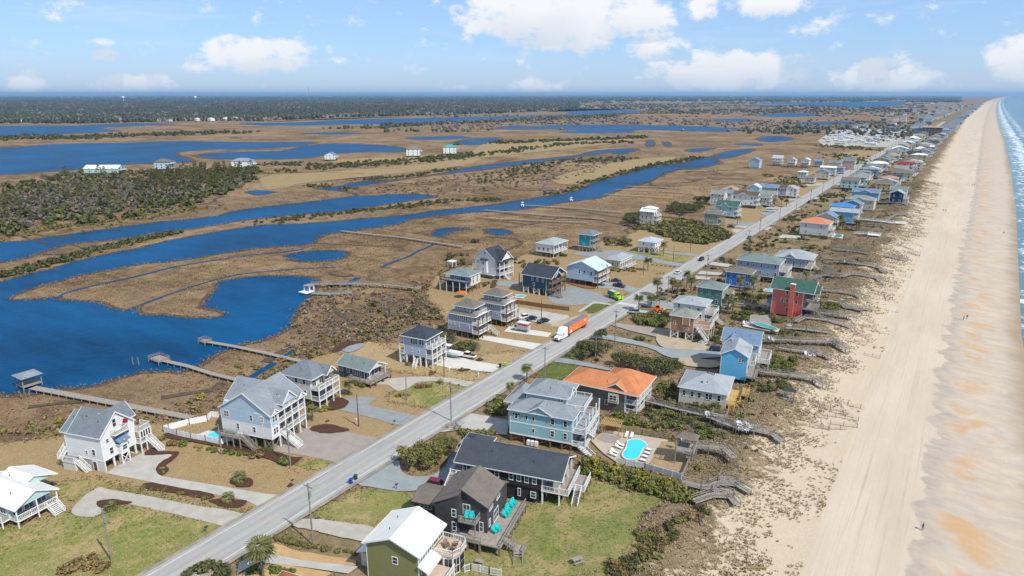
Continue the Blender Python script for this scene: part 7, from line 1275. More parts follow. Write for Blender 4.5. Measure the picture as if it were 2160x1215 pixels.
for l, lb in (([(975,524),(850,505),(720,491)], 'long grey pier crossing the marsh to the channel bank'), ([(1274,465.5),(1150,457),(1021,446)], 'first of the far parallel piers, ending at the channel'), ([(1311,451),(1200,441),(1105,436)], 'far pier with white boat lift at its head'), ([(1421,421),(1350,416),(1274,412)], 'fresh yellow timber pier in the far marsh'), ([(1442,409),(1380,405),(1300,402)], 'far pier just beyond the yellow timber one'), ([(1436,400),(1380,397),(1318,395)], 'farthest of the visible marsh piers'), ([(1240,473),(1120,468),(1020,462)], 'low dark pier nearest in the far marsh')): pier(lb, l, w=1.6, h=1.2, mat='newwood' if 'yellow' in lb else 'greywood')
# boat lifts and moored boats on the channel
def hull(name, label, p, yaw, L_=6.5, mat='plastic_white', ttop=True, z=0.0, group=None, parent=None):
    t = thing(name, label, 'boat', p, yaw, group) if parent is None else parent; rings = []
    for u, bw, dr, sh in ((0, .95, .55, 1.15), (.3, 1.15, .55, 1.15), (.6, 1.1, .5, 1.25), (.85, .7, .35, 1.4), (1.0, .04, .05, 1.55)):
        x = (u-.4)*L_; rings.append([(x, -bw, z+sh), (x, -bw*.85, z+.35), (x, 0, z+.35-dr*.6), (x, bw*.85, z+.35), (x, bw, z+sh), (x, bw*.8, z+sh-.12), (x, -bw*.8, z+sh-.12)])
    MB().loft(rings).build('hull', mat, t); c = MB().loft([[(-.8, -.45, z+1.0), (.5, -.45, z+1.0), (.5, .45, z+1.0), (-.8, .45, z+1.0)], [(-.6, -.35, z+2.0), (.2, -.35, z+2.0), (.2, .35, z+2.0), (-.6, .35, z+2.0)]]); c.build('console', mat, t); MB().box(.15, -.4, z+1.75, .5, .4, z+2.2).build('windshield', 'glass_car', t)
    if ttop:
        MB().box(-1.2, -.9, z+2.95, .9, .9, z+3.08).build('hardtop', mat, t); me = MB().box(-.04, -.04, z+1.0, .04, .04, z+2.95).mesh('top_post', 'metal_grey')
        for x, y in ((-.9, -.7), (-.9, .7), (.6, -.7), (.6, .7)): ob('top_post', me, t, (x, y, 0))
    MB().box(-.4*L_-.55, -.3, z+.5, -.4*L_, .3, z+1.7).build('outboard_motor', 'black', t); return t
for p, lb in (((1102,436), 'white boat on a lift at the far pier head'), ((1205,425), 'boat docked with a white canopy by the channel')): g_ = gp(*p); hull('motor_boat', lb, (g_.x, g_.y, .2), 2.2, 7, group='boats along the channel')
for p in ((281,770), (293,771)): g_ = gp(*p); tag(MB().cone((0, 0, -.5), (0, 0, 2.6), .16, .14, 8).build('mooring_post', 'pilewood'), 'left of the two wooden mooring posts in the water' if p[0] == 281 else 'right of the two wooden mooring posts in the water', 'post', 'mooring posts').location = (g_.x, g_.y, 0)
# fences
def fence(name, label, l, k, h=1.7, mat='trim', board=True, z=None, pitch=2.2, slat=.0, group=None):
    P = px(l, k); t = thing(name, label, 'fence', P[0], 0, group); Q_ = [p-P[0] for p in P]
    for a, b in zip(Q_[:-1], Q_[1:]):
        L_ = (Vector((b.x-a.x, b.y-a.y, 0))).length; n = max(1, round(L_/pitch)); up = Vector((0, 0, 1)); o_ = Vector((0, 0, .2))
        for i in range(n):
            p0 = a.lerp(b, i/n)+o_; p1 = a.lerp(b, (i+1)/n)+o_; pan = MB()
            if board: pan.beam(p0+up*h*.5, p1+up*h*.5, .05, h*.92)
            else:
                pan.beam(p0+up*h*.93, p1+up*h*.93, .06, .09); pan.beam(p0+up*.2, p1+up*.2, .06, .08); m_ = int((p1-p0).length/.2)
                for j in range(1, m_): c = p0.lerp(p1, j/m_); pan.beam(c+up*.2, c+up*h*.92, .05)
            pan.build('panel', mat, t); MB().beam(p0-up*.3, p0+up*(h+.1), .13).build('post', mat, t)
        MB().beam(b+o_-up*.3, b+o_+up*(h+.1), .13).build('post', mat, t)
    return t
fence('pool_fence', 'white vinyl fence around the pale blue house pool', [(690,890),(520,850),(350,820),(190,785),(30,735),(90,715),(330,650),(540,610),(590,560),(670,570)], 'y'); fence('pool_fence', 'short white vinyl return by the pale blue house stairs', [(690,895),(770,860),(840,840)], 'y'); fence('pool_fence', 'khaki mesh fence behind the big teal house pool', [(880,720),(1060,740),(1250,775)], 'e', 1.4, 'fencewood', False, group='pool fences'); fence('pool_fence', 'white vinyl fence below the big teal house pool lawn', [(880,945),(1080,985),(1340,1060)], 'e', 1.5); fence('pool_fence', 'brown plank fence at the seaward end of the pool lawn', [(1345,1055),(1400,920)], 'e', 1.5, 'greywood'); fence('privacy_fence', 'long brown plank fence along the parking lot', [(985,790),(1100,805),(1230,825),(1475,855)], 'i', 1.7, 'brownfence'); fence('picket_fence', 'white picket fence in the bottom yard by the olive house', [(1365,855),(1440,830),(1660,880),(1800,905)], 'B', 1.5, 'trim', False); fence('privacy_fence', 'brown plank fence beside the orange-roofed villa', [(490,790),(610,800)], 'F', 2.0, 'brownfence'); fence('pool_fence', 'white fence by the green-roofed gazebo', [(1470,450),(1700,470)], 'k', 1.3)
# sand fences on the upper beach
for i, l in enumerate([[(505,140),(640,160),(780,162)], [(655,120),(860,148)], [(600,60),(760,85),(860,100)], [(540,70),(650,85)], [(650,35),(830,75)], [(560,0),(800,45)], [(780,-15),(905,15)], [(440,90),(520,98)]]):
    P = px(l, 'o'); t = thing('sand_fence', '%sslatted sand fence from the sea on the open upper beach' % ('nearest' if i == 0 else nth(i)+'nearest').replace(' nearest', '-nearest ').replace('nearest', 'nearest ', 1).replace('  ', ' '), 'fence', P[0], 0, 'sand fences on the beach'); t['label'] = ['nearest', 'second-nearest', 'third-nearest', 'fourth-nearest', 'fifth-nearest', 'sixth-nearest', 'seventh-nearest', 'eighth-nearest'][i]+' thin slatted sand fence on the open upper beach'
    sl = MB()
    for a, b in zip(P[:-1], P[1:]):
        a = a-P[0]; b = b-P[0]; n = int((b-a).length/.16)
        for j in range(n):
            c = a.lerp(b, j/n); zz = duneh(c.x+P[0].x, c.y+P[0].y)-P[0].z; sl.beam((c.x, c.y, zz-.1), (c.x, c.y, zz+.95), .05, .02)
        for j in range(int((b-a).length/3)+1): c = a.lerp(b, min(1, j*3/(b-a).length)); zz = duneh(c.x+P[0].x, c.y+P[0].y)-P[0].z; MB().beam((c.x, c.y, zz-.3), (c.x, c.y, zz+1.35), .1).build('post', 'brownpile', t)
    stuff(sl.build('slats', 'greywood', t))
rs = random.Random(9)
for i in range(34):
    y = 165+i*9.5+rs.uniform(-3, 3); x = rs.uniform(-25, -17); zz = duneh(x, y); t = MB()
    for j in range(28): t.beam((j*.16, j*.02, duneh(x+j*.16, y)-zz-.1), (j*.16, j*.02, duneh(x+j*.16, y)-zz+.85), .05, .02)
    for j in (0, 14, 27): t.beam((j*.16, j*.02, -.4), (j*.16, j*.02, 1.2), .09)
    t.beam((0, 0, .6), (27*.16, .5, .6), .02, .03); o = t.build('sand_fence', 'greywood'); o.location = (x, y, zz); o.rotation_euler = (0, 0, rs.uniform(-.5, .3)); auto(o, 'short weathered sand fence on the dune', 'fence', 'sand fences on the beach')
# ------------------------------------------------------------------ utility poles
def upole(x, y, H=11.5, mat='polewood', arm=True, can=False, label=None):
    t = ob('utility_pole', None, None, (x, y, gz(x, y))); MB().cone((0, 0, -.3), (0, 0, H), .17, .11, 8).build('pole', mat, t)
    if arm: MB().box(-1.1, -.06, H-.75, 1.1, .06, H-.6).build('crossarm', 'greywood', t); me = MB().cone((0, 0, 0), (0, 0, .22), .05, .04, 6).mesh('insulator', 'metal_grey'); [ob('insulator', me, t, (dx_, 0, H-.6)) for dx_ in (-1, -.4, .4, 1)]
    if can: MB().cone((.32, 0, H-2.6), (.32, 0, H-1.6), .22, .22, 10).build('transformer', 'metal_grey', t)
    return auto(t, 'tall wooden utility pole' if mat == 'polewood' else 'dark thin wooden pole', 'utility pole', 'utility poles')
PO = []
for (x, y, H, c, a) in [(661,1151,12.5,1,1), (952,892,11,1,1), (1149,806,10.5,0,1), (1297,722,11,1,1), (1407,641,11,0,1), (1490,589,11,1,1), (1577,530,11,0,1)]: g_ = gp(x, y); PO.append((g_.x, g_.y, H)); upole(g_.x, g_.y, H, 'polewood', a, c)
for (x, y, H, c) in [(236,1186,10.5,1), (613,984,10.0,1), (468,961,7.5,0), (1256,759,7.5,0), (858,846,6.5,0)]: g_ = gp(x, y); upole(g_.x, g_.y, H, 'polewood', False, c)
for (x, y, H) in [(757,901,8.5), (937,796,8.0), (1142,677,8.0), (1456,531,7.5), (1420,552,7.5), (1357,580,6)]: g_ = gp(x, y); upole(g_.x, g_.y, H, 'brownpile', False)
for i in range(24): y = 395+i*48; PO.append((-92.5, y, 11.5)); upole(-92.5, y, 11.5, 'polewood', True, i % 3 == 0)
for i in range(len(PO)-1):
    a, b = PO[i], PO[i+1]
    if i > 9: break
    w = MB()
    for dx_ in (0,):
        pr = None
        for j in range(9): u = j/8; p = Vector((a[0]+(b[0]-a[0])*u+dx_, a[1]+(b[1]-a[1])*u, gz(-95, a[1])+(a[2]+(b[2]-a[2])*u)-.3-1.2*4*u*(1-u))); pr and w.beam(pr, p, .025); pr = p
    auto(w.build('power_line', 'black'), 'thin power line sagging between roadside poles', 'power line', 'power lines')
# ------------------------------------------------------------------ vehicles
_VM = {}
def wheel_me(r, w):
    if ('w', r, w) not in _VM: _VM['w', r, w] = (MB().cone((0, -w/2, 0), (0, w/2, 0), r, r, 14).mesh('wheel', 'rubber'), MB().cone((0, -w/2-.01, 0), (0, w/2+.01, 0), r*.55, r*.55, 10).mesh('rim', 'metal_grey'))
    return _VM['w', r, w]
def wheels(t, xs, hw, r=.34, w=.24):
    a, b = wheel_me(r, w)
    for x in xs:
        for s in (-1, 1): o = ob('wheel', a, t, (x, s*(hw-w/2), r)); ob('rim', b, o)
def ring(x0, x1, hw0, z, hw1=None, r=.12):
    hw1 = hw0 if hw1 is None else hw1; return [(x0, -hw0+r, z), (x0+r, -hw0, z), (x1-r, -hw1, z), (x1, -hw1+r, z), (x1, hw1-r, z), (x1-r, hw1, z), (x0+r, hw0, z), (x0, hw0-r, z)]
def car(kind, col, label, p, yaw, L_=4.6, group='parked and passing cars', cat='car'):
    t = thing({'pickup': 'pickup_truck', 'suv': 'parked_suv', 'van': 'camper_van'}.get(kind, 'car'), label, cat, (p[0], p[1], p[2] if len(p) > 2 else gz(p[0], p[1])+.3), yaw, group); m = 'p_'+col; h = L_/2; hw = .92 if kind != 'van' else 1.05
    zb = .95 if kind in ('suv', 'pickup') else (.82 if kind == 'car' else 1.0); zt = {'suv': 1.72, 'car': 1.45, 'pickup': 1.85, 'van': 2.7}[kind]
    MB().loft([ring(-h+.1, h-.12, hw-.1, .28), ring(-h, h, hw, .5), ring(-h+.02, h-.04, hw, zb-.12), ring(-h+.08, h-.18, hw-.06, zb)]).build('body', m, t)
    c0, c1, t0, t1 = {'suv': (-h+.12, h-1.35, -h+.5, h-2.0), 'car': (-h+.7, h-1.25, -h+1.35, h-2.1), 'pickup': (-.9, h-1.5, -.7, h-2.15), 'van': (-h+.05, h-.5, -h+.1, h-1.0)}[kind]
    MB().loft([ring(c0, c1, hw-.08, zb-.02), ring(t0, t1, hw-.24, zt-.06)]).build('cabin_glass', 'glass_car' if kind != 'van' else m, t); MB().loft([ring(t0-.04, t1+.04, hw-.22, zt-.08), ring(t0+.08, t1-.1, hw-.3, zt)]).build('roof', m, t)
    if kind == 'van': MB().box(h-1.15, -hw+.12, 1.45, h-.5, hw-.12, 2.15).build('windscreen', 'glass_car', t); MB().box(-h+.6, -hw-.005, 1.5, h-1.5, hw+.005, 2.0).build('side_windows', 'glass_car', t)
    if kind == 'pickup': MB().box(-h+.12, -hw+.14, zb-.02, -.98, hw-.14, zb+.015).build('truck_bed', 'black', t)
    wheels(t, [-h+.85, h-.9], hw); 
    for s in (-1, 1): MB().box(h-.1, s*.62-.17, .62, h+.01, s*.62+.17, .76).build('headlight', 'lamp_white', t); MB().box(-h-.01, s*.68-.12, .66, -h+.1, s*.68+.12, .86).build('tail_light', 'lamp_red', t)
    for s in (-1, 1): MB().box(c1-.55, s*(hw+.02)-.1, zb, c1-.4, s*(hw+.02)+.1, zb+.14).build('mirror', m, t)
    return t
def cp(kind, col, label, k, x, y, yaw, **kw):
    g_ = gq(k, x, y); road_ = -104.6 < g_.x < -96.6; return car(kind, col, label, (g_.x, g_.y, .59 if road_ else max(gz(g_.x, g_.y), .22)+.33), math.radians(yaw), **kw)
cp('suv', 'maroon', 'dark red estate car beside the long slate-roofed house', 'c', 1385, 590, 12, L_=4.9); cp('suv', 'white', 'white hatchback in the parking lot, leftmost of three', 'A', 515, 300, 245, L_=4.2); cp('car', 'navy', 'dark blue saloon in the parking lot, middle of three', 'A', 715, 325, 245); cp('car', 'navy', 'dark blue car in the parking lot, rightmost of three beside a pole', 'A', 1030, 385, 245)
pk = gq('D', 1150, 395); car('pickup', 'white', 'white pickup truck hitched to the boat trailer', (pk.x, pk.y, .55), math.radians(-172+360), 5.6); bp = gq('D', 720, 370); bt = thing('boat_trailer', 'white centre-console boat on a trailer behind the white pickup', 'boat', (bp.x, bp.y, .55), math.radians(8)); hull('boat', '', None, 0, 8.2, 'plastic_white', True, .55, parent=bt); MB().box(-3.6, -.9, .45, 5.2, -.78, .58).box(-3.6, .78, .45, 5.2, .9, .58).box(-3.6, -.9, .46, -3.4, .9, .57).box(2.4, -.9, .46, 2.6, .9, .57).build('trailer_frame', 'metal_grey', bt); wheels(bt, [-1.8, -.9], 1.05, .32)
cp('pickup', 'silver', 'silver pickup parked under the light blue house edge', 'j', 715, 792, 10, L_=5.4); cp('car', 'black', 'black car on the small drive beside the light blue house', 'j', 868, 765, 15); cp('pickup', 'black', 'black pickup on the gravel drive nearer the road', 'j', 895, 812, -5, L_=5.6); cp('car', 'white', 'white car driving on the main road', 'j', 1430, 692, 90); cp('suv', 'black', 'black car driving on the main road near the side lane', 'j', 1645, 572, 270); cp('suv', 'grey', 'dark grey car driving farther up the main road', 'l', 1625, 1038, 90); cp('suv', 'navy', 'small navy car far up the main road', 'm', 742, 752, 90); cp('car', 'black', 'distant black car on the road beyond the navy one', 'm', 935, 676, 270); cp('car', 'black', 'black car parked beside the sage green house', 'H', 800, 1098, 0); cp('van', 'white', 'white camper van parked off the road by the cream gable house', 'H', 1620, 765, 5, L_=6.2, cat='van'); cp('pickup', 'silver', 'silver pickup half behind the round hedge', 'E', 850, 690, 20, L_=5.5); cp('suv', 'navy', 'dark blue car in the shade of the bright sky-blue house', 'g', 512, 345, 8); cp('suv', 'silver', 'distant silver car on the road near the far cluster', 'm', 1300, 440, 90)
# semi truck and trailer on the road, coming towards the camera
fp = gq('A', 1235, 885); sy0 = fp.y+.6; t = thing('semi_truck', 'white semi truck pulling a bright orange trailer along the road', 'truck', (-102.9, sy0, .59), 0)
W1 = lambda y0, y1, hw, z, r=.15: [(x, y, z) for (y, x, z) in ring(y0, y1, hw, z, None, r)]
MB().loft([W1(0, 2.2, 1.0, .55), W1(-.1, 2.2, 1.1, .8), W1(0, 2.2, 1.02, 1.55), W1(.35, 2.2, .92, 1.8)]).build('hood', 'p_white', t); MB().loft([W1(2.1, 6.4, 1.2, .6), W1(2.1, 6.4, 1.22, 2.3), W1(2.7, 6.4, 1.2, 3.1), W1(3.6, 6.4, 1.15, 4.0)]).build('cab', 'p_white', t); MB().add([(-1.02, 2.06, 1.9), (1.02, 2.06, 1.9), (1.0, 2.5, 2.75), (-1.0, 2.5, 2.75), (-1.02, 2.2, 1.9), (1.02, 2.2, 1.9), (1.0, 2.66, 2.75), (-1.0, 2.66, 2.75)], [(0,1,2,3),(4,7,6,5),(0,4,5,1),(1,5,6,2),(2,6,7,3),(3,7,4,0)]).build('windscreen', 'glass_car', t); MB().box(-.55, -.14, .8, .55, -.05, 1.5).build('grille', 'metal_grey', t); MB().box(-1.15, -.25, .35, 1.15, .1, .75).build('bumper', 'black', t)
for s in (-1, 1): MB().box(s*1.235-.01, 2.7, 1.75, s*1.235+.01, 3.5, 2.5).build('side_window', 'glass_car', t); MB().box(s*.78-.15, -.13, .95, s*.78+.15, -.04, 1.2).build('headlight', 'lamp_white', t); MB().box(s*1.42-.12, 2.3, 1.7, s*1.42+.12, 2.45, 2.4).build('mirror', 'p_white', t)
def wheelsy(t, ys, hw):
    a, b = wheel_me(.5, .3)
    for y in ys:
        for s in (-1, 1): o = ob('wheel', a, t, (s*(hw-.15), y, .5), math.pi/2); ob('rim', b, o)
wheelsy(t, [1.0, 6.6, 7.9], 1.2); MB().box(-.45, 6.2, .55, .45, 9.0, .95).build('chassis', 'black', t)
t.scale = (.92, .9, .92); tr = thing('cargo_trailer', 'bright orange box trailer with grey roof behind the white semi truck', 'trailer', (-102.9, sy0+6.2, .59), 0); tr.scale = (.92, .86, .92); T0 = MB().box(-1.29, 0, 1.15, 1.29, 16, 4.0).build('box', 'p_orange', tr); MB().box(-1.3, -.01, 4.0, 1.3, 16.01, 4.08).build('roof', 'r_grey', tr); wheelsy(tr, [12.6, 13.9], 1.25); MB().box(-1.0, 2.5, .75, 1.0, 15.6, 1.15).build('frame', 'black', tr); MB().box(-1.0, 15.9, .4, 1.0, 16.1, .6).build('rear_guard', 'metal_grey', tr); MB().box(-.9, 2.6, .05, -.75, 2.75, 1.0).build('landing_gear', 'black', tr)
MB().add([(1.296, 1.6, 2.9), (1.296, 7.5, 1.5), (1.296, 7.5, 1.9), (1.296, 1.6, 3.2)], [(0,1,2,3)]).build('yellow_stripe', 'p_yellow', tr); MB().add([(1.297, 1.2, 1.2), (1.297, 2.8, 1.2), (1.297, 2.2, 2.3), (1.297, 1.4, 2.6)], [(0,1,2,3)]).build('white_mark', 'p_white', tr)
def text(parent, s, loc, rot, size, mat):
    cu = bpy.data.curves.new('lettering', 'FONT'); cu.body = s; cu.size = size; cu.extrude = .004; cu.align_x = 'CENTER'; tmp = bpy.data.objects.new('tmp', cu); COL.objects.link(tmp); dg = bpy.context.evaluated_depsgraph_get(); me = bpy.data.meshes.new_from_object(tmp.evaluated_get(dg)); bpy.data.objects.remove(tmp); me.materials.clear(); me.materials.append(MATS[mat]); o = ob('lettering', me, parent, loc); o.rotation_euler = rot; return o
text(tr, 'ALL', (1.3, 13.6, 2.55), (math.pi/2, 0, math.pi/2), 1.5, 'p_white')
# rental box truck
rp = gq('A', 500, 600); t = thing('box_truck', 'small silver and white rental box truck with red stripe on the concrete drive', 'truck', (rp.x, rp.y, .5), math.radians(185)); MB().box(-2.6, -1.15, .75, 1.6, 1.15, 3.0).build('cargo_box', 'p_silver', t); MB().box(-2.62, -1.17, 2.2, 1.0, 1.17, 2.7).build('red_stripe', 'p_red', t); MB().box(-2.63, -1.18, 3.0, 1.63, 1.18, 3.06).build('box_roof', 'm_white', t); MB().loft([ring(1.6, 3.6, .98, .4), ring(1.6, 3.55, .98, 1.15), ring(1.6, 3.3, .9, 1.3)]).build('hood', 'p_white', t); MB().loft([ring(1.58, 2.9, .96, 1.25), ring(1.6, 2.5, .86, 1.95)]).build('cab_glass', 'glass_car', t); MB().loft([ring(1.6, 2.55, .88, 1.9), ring(1.6, 2.4, .8, 2.05)]).build('cab_roof', 'p_white', t); wheels(t, [-1.7, 2.7], 1.08, .4)
# green tree-service truck
rp = gq('E', 430, 385); t = thing('utility_truck', 'green and lime work truck backing out beside the crosswalk', 'truck', (rp.x, rp.y, .5), math.radians(-28)); MB().box(-3.2, -1.15, .9, .6, 1.15, 2.7).build('chip_box', 'p_green', t); MB().box(-3.1, -1.05, 2.7, .5, 1.05, 2.75).build('box_top', 'm_silver', t); MB().loft([ring(.6, 2.4, 1.1, .6), ring(.6, 2.4, 1.1, 1.5), ring(.65, 2.0, .95, 2.5)]).build('cab', 'p_lime', t); MB().box(1.9, -.85, 1.6, 2.36, .85, 2.2).build('windscreen', 'glass_car', t); MB().loft([ring(2.4, 3.9, 1.0, .6), ring(2.4, 3.8, .95, 1.5)]).build('hood', 'p_lime', t); MB().box(3.4, .5, .5, 4.2, 1.3, 1.7).build('lime_bin', 'plastic_lime', t); wheels(t, [-2.0, 2.8], 1.1, .45, .3)
# orange loader
rp = gq('E', 1290, 660); t = thing('wheel_loader', 'orange loader parked behind the round hedge', 'loader', (rp.x, rp.y, gz(rp.x, rp.y)+.1), math.radians(15)); MB().loft([ring(-2.0, 1.0, .8, .9), ring(-1.9, .9, .75, 1.9)]).build('body', 'p_orange', t); MB().loft([ring(-.9, .5, .7, 1.9), ring(-.8, .4, .6, 2.8)]).build('cab', 'glass_car', t); MB().box(-.95, -.72, 2.8, .5, .72, 2.92).build('cab_roof', 'p_orange', t); MB().prism([(1.9, -1.1), (2.9, -1.1), (2.9, 1.1), (1.9, 1.1)], .4, 1.5).build('bucket', 'p_yellow', t); [MB().beam((.6, s*.6, 1.5), (2.0, s*.6, .9), .16).build('lift_arm', 'p_orange', t) for s in (-1, 1)]; wheels(t, [-1.3, .7], 1.0, .62, .4)
# ------------------------------------------------------------------ furniture
def adir(mat):
    if ('ad', mat) not in _VM:
        m = MB(); m.add([(-.3, -.32, .38), (.35, -.32, .42), (.35, .32, .42), (-.3, .32, .38), (-.3, -.32, .33), (.35, -.32, .37), (.35, .32, .37), (-.3, .32, .33)], [(0,1,2,3),(7,6,5,4),(0,4,5,1),(1,5,6,2),(2,6,7,3),(3,7,4,0)]); s_ = m.mesh('seat', mat); b = MB()
        for j in range(5): y = -.26+.13*j; b.beam((-.22, y, .38), (-.62, y*1.15, 1.08+.06*(2-abs(j-2))), .11, .03)
        b.beam((-.35, -.3, .6), (-.35, .3, .6), .04); a = MB().box(-.45, -.42, .58, .4, -.28, .62); l = MB().box(-.04, -.04, 0, .04, .04, .6)
        _VM['ad', mat] = (s_, b.mesh('backrest', mat), a.mesh('armrest', mat), l.mesh('leg', mat))
    return _VM['ad', mat]
def chair(mat, x, y, z, yaw, kind, s=1.12):
    S_, B_, A_, L_ = adir(mat); t = ob('adirondack_chair', None, None, (x, y, z), yaw); t.scale = (s, s, s); ob('seat', S_, t); ob('backrest', B_, t); ob('armrest', A_, t); ob('armrest', A_, t, (0, .7, 0)); [ob('leg', L_, t, p) for p in ((.3, -.35, 0), (.3, .35, 0), (-.3, -.35, 0), (-.3, .35, 0))]
    return auto(t, kind, 'chair', 'outdoor chairs')
for (lx, ly, lz, yw) in ((6.0, -1.2, 5.3, -50), (6.9, -1.0, 5.3, -50)): w_ = E1.at(lx, ly, lz); chair('plastic_teal', w_.x, w_.y, w_.z, math.radians(yw), 'turquoise deck chair on the balcony')
for (lx, ly) in ((10.6, .6), (11.0, 1.5), (10.8, 5.6), (10.9, 6.8), (10.7, 7.9), (11.0, 9.0), (11.0, 10.0)): w_ = E1.at(lx, ly, 2.3); chair('plastic_teal', w_.x, w_.y, w_.z, math.radians(-10), 'turquoise deck chair on the big deck')
for (lx, ly, yw) in ((11.6, 6.4, -30), (12.8, 7.2, 200), (13.0, 5.8, 120)): w_ = E0.at(lx, ly, 4.15); chair('brownchair', w_.x, w_.y, w_.z, math.radians(yw), 'brown chair on the white-railed balcony')
for k, l in (('e', [(1525,610),(1550,605),(1575,608),(1600,612)]), ('e', [(1750,685),(1775,675),(1800,670),(1760,710),(1800,715),(1830,700)]), ('k', [(1000,890),(1030,885),(1060,892),(1090,895),(1400,905),(1415,915)]), ('g', [(890,262),(915,268),(905,255)]), ('g', [(1150,378),(1175,385),(1200,382)]), ('k', [(1650,665),(1680,660),(1665,680)]), ('t', [(820,465),(850,468),(835,460)]), ('e', [(1340,775),(1345,800)])):
    for i, (x, y) in enumerate(l):
        up_ = 2.6 if (k == 'e' and x < 1400 and x > 1300) else (1.3 if k in 'eg' else .3); g_ = gq(k, x, y, None, up_); chair('plastic_white', g_.x, g_.y, duneh(g_.x, g_.y)+up_, math.radians(-40+50*i), 'white deck chair')
# picnic table
g_ = gp(1218, 1190); t = thing('picnic_table', 'weathered grey picnic table on the lower green lawn', 'table', (g_.x, g_.y, gz(g_.x, g_.y)+.3), math.radians(60)); 
for j in range(5): MB().box(-.95, -.4+.165*j, .72, .95, -.25+.165*j, .77).build('table_plank', 'greywood', t)
for s in (-1, 1): MB().box(-.95, s*.72-.14, .42, .95, s*.72+.14, .47).build('bench', 'greywood', t); MB().beam((s*.65, -.75, 0), (s*.65, .25, .72), .1).beam((s*.65, .75, 0), (s*.65, -.25, .72), .1).build('leg_frame', 'greywood', t)
g_ = gq('B', 1545, 735); t = thing('garden_bench', 'low weathered bench at the end of the narrow yard path', 'bench', (g_.x, g_.y, gz(g_.x, g_.y)+.2), .2); MB().box(-.8, -.5, .4, .8, .5, .48).build('seat', 'deckwood', t); [MB().box(x-.06, -.45, 0, x+.06, .45, .4).build('leg', 'deckwood', t) for x in (-.7, .7)]
# pools
def pool(label, deckpts, waterpts, k, mat='pool_water', deck='concrete_new'):
    a = flat('pool_deck', px(deckpts, k), deck, .42, 1, 0, 'paved'); c = px(waterpts, k); t = thing('swimming_pool', label, 'pool', (c[0].x, c[0].y, 0)); P = smooth_poly(c, 4); zz = max(gz(p.x, p.y) for p in P)+.46; n = len(P); cen = sum(P, Vector((0, 0)))/n; mb = MB(); o = c[0]
    mb.v = [(p.x-o.x, p.y-o.y, zz) for p in P]; mb.f = [tuple(range(n))]; w = mb.build('water', mat, t); cp_ = MB(); 
    for p in P: d = (p-cen); q2 = cen+d*(1+.35/d.length); cp_.v += [(p.x-o.x, p.y-o.y, zz+.02), (q2.x-o.x, q2.y-o.y, zz+.02)]
    cp_.f = [(2*i, 2*((i+1) % n), 2*((i+1) % n)+1, 2*i+1) for i in range(n)]; cp_.build('coping', 'concrete_new', t)
    st_ = MB(); 
    return t
pool('kidney-shaped turquoise pool behind the big teal house', [(700,790),(780,720),(880,720),(1250,780),(1100,960),(880,940),(790,880)], [(965,800),(1040,788),(1095,822),(1060,850),(1045,890),(1010,920),(945,920),(922,892),(950,850)], 'e', 'pool_water', 'pooldeck'); pool('small turquoise pool inside the white vinyl fence', [(430,770),(560,720),(690,740),(690,830),(560,830)], [(540,790),(640,750),(690,770),(680,815),(620,822)], 'y'); pool('dark green kidney pool by the slate-blue-roofed house', [(690,150),(780,155),(960,190),(950,212),(800,190),(700,170)], [(765,165),(830,165),(935,188),(925,198),(860,195),(790,180)], 'g', 'pool_green'); pool('small pale spa pool beside the navy stilt house', [(970,735),(1000,705),(1090,715),(1060,745)], [(990,722),(1010,712),(1070,720),(1050,732)], 'i'); pool('emerald pool beside the orange-roofed villa', [(680,770),(720,720),(860,730),(840,790)], [(740,740),(820,738),(826,765),(738,770)], 'F', 'pool_green'); pool('small pool beside the coral red house', [(1160,590),(1190,565),(1280,575),(1250,600)], [(1195,580),(1240,574),(1250,586),(1210,590)], 'k')
patch('pool_lawn', px([(1105,965),(1200,790),(1290,800),(1395,920),(1345,1045)], 'e'), 'lawn_tan', 'paved', 0, 0, .46); patch('brick_patio', px([(735,770),(770,735),(920,755),(880,800),(800,800)], 'e'), 'paver', 'paved', 0, 0, .47)
lm = (MB().box(-.95, -.33, .28, .35, .33, .34).mesh('seat', 'plastic_white'), MB().add([(.35, -.33, .3), (.95, -.33, .75), (.95, .33, .75), (.35, .33, .3), (.35, -.33, .36), (.92, -.33, .8), (.92, .33, .8), (.35, .33, .36)], [(3,2,1,0),(4,5,6,7),(0,1,5,4),(1,2,6,5),(2,3,7,6),(3,0,4,7)]).mesh('backrest', 'plastic_white'), MB().box(-.04, -.04, 0, .04, .04, .3).mesh('leg', 'plastic_white'))
for i, (x, y, a) in enumerate([(950,742,100),(986,747,100),(908,808,170),(896,828,170),(866,860,170),(856,880,170),(1118,846,-5),(1106,872,-5),(1090,896,-5),(1076,924,-5)]):
    g_ = gq('e', x, y, None, .5); t = ob('pool_lounger', None, None, (g_.x, g_.y, gz(g_.x, g_.y)+.5), math.radians(a)); ob('seat', lm[0], t); ob('backrest', lm[1], t); [ob('leg', lm[2], t, p) for p in ((-.85, -.28, 0), (-.85, .28, 0), (.3, -.28, 0), (.3, .28, 0))]; auto(t, 'white pool lounger', 'lounger', 'loungers around the pool')
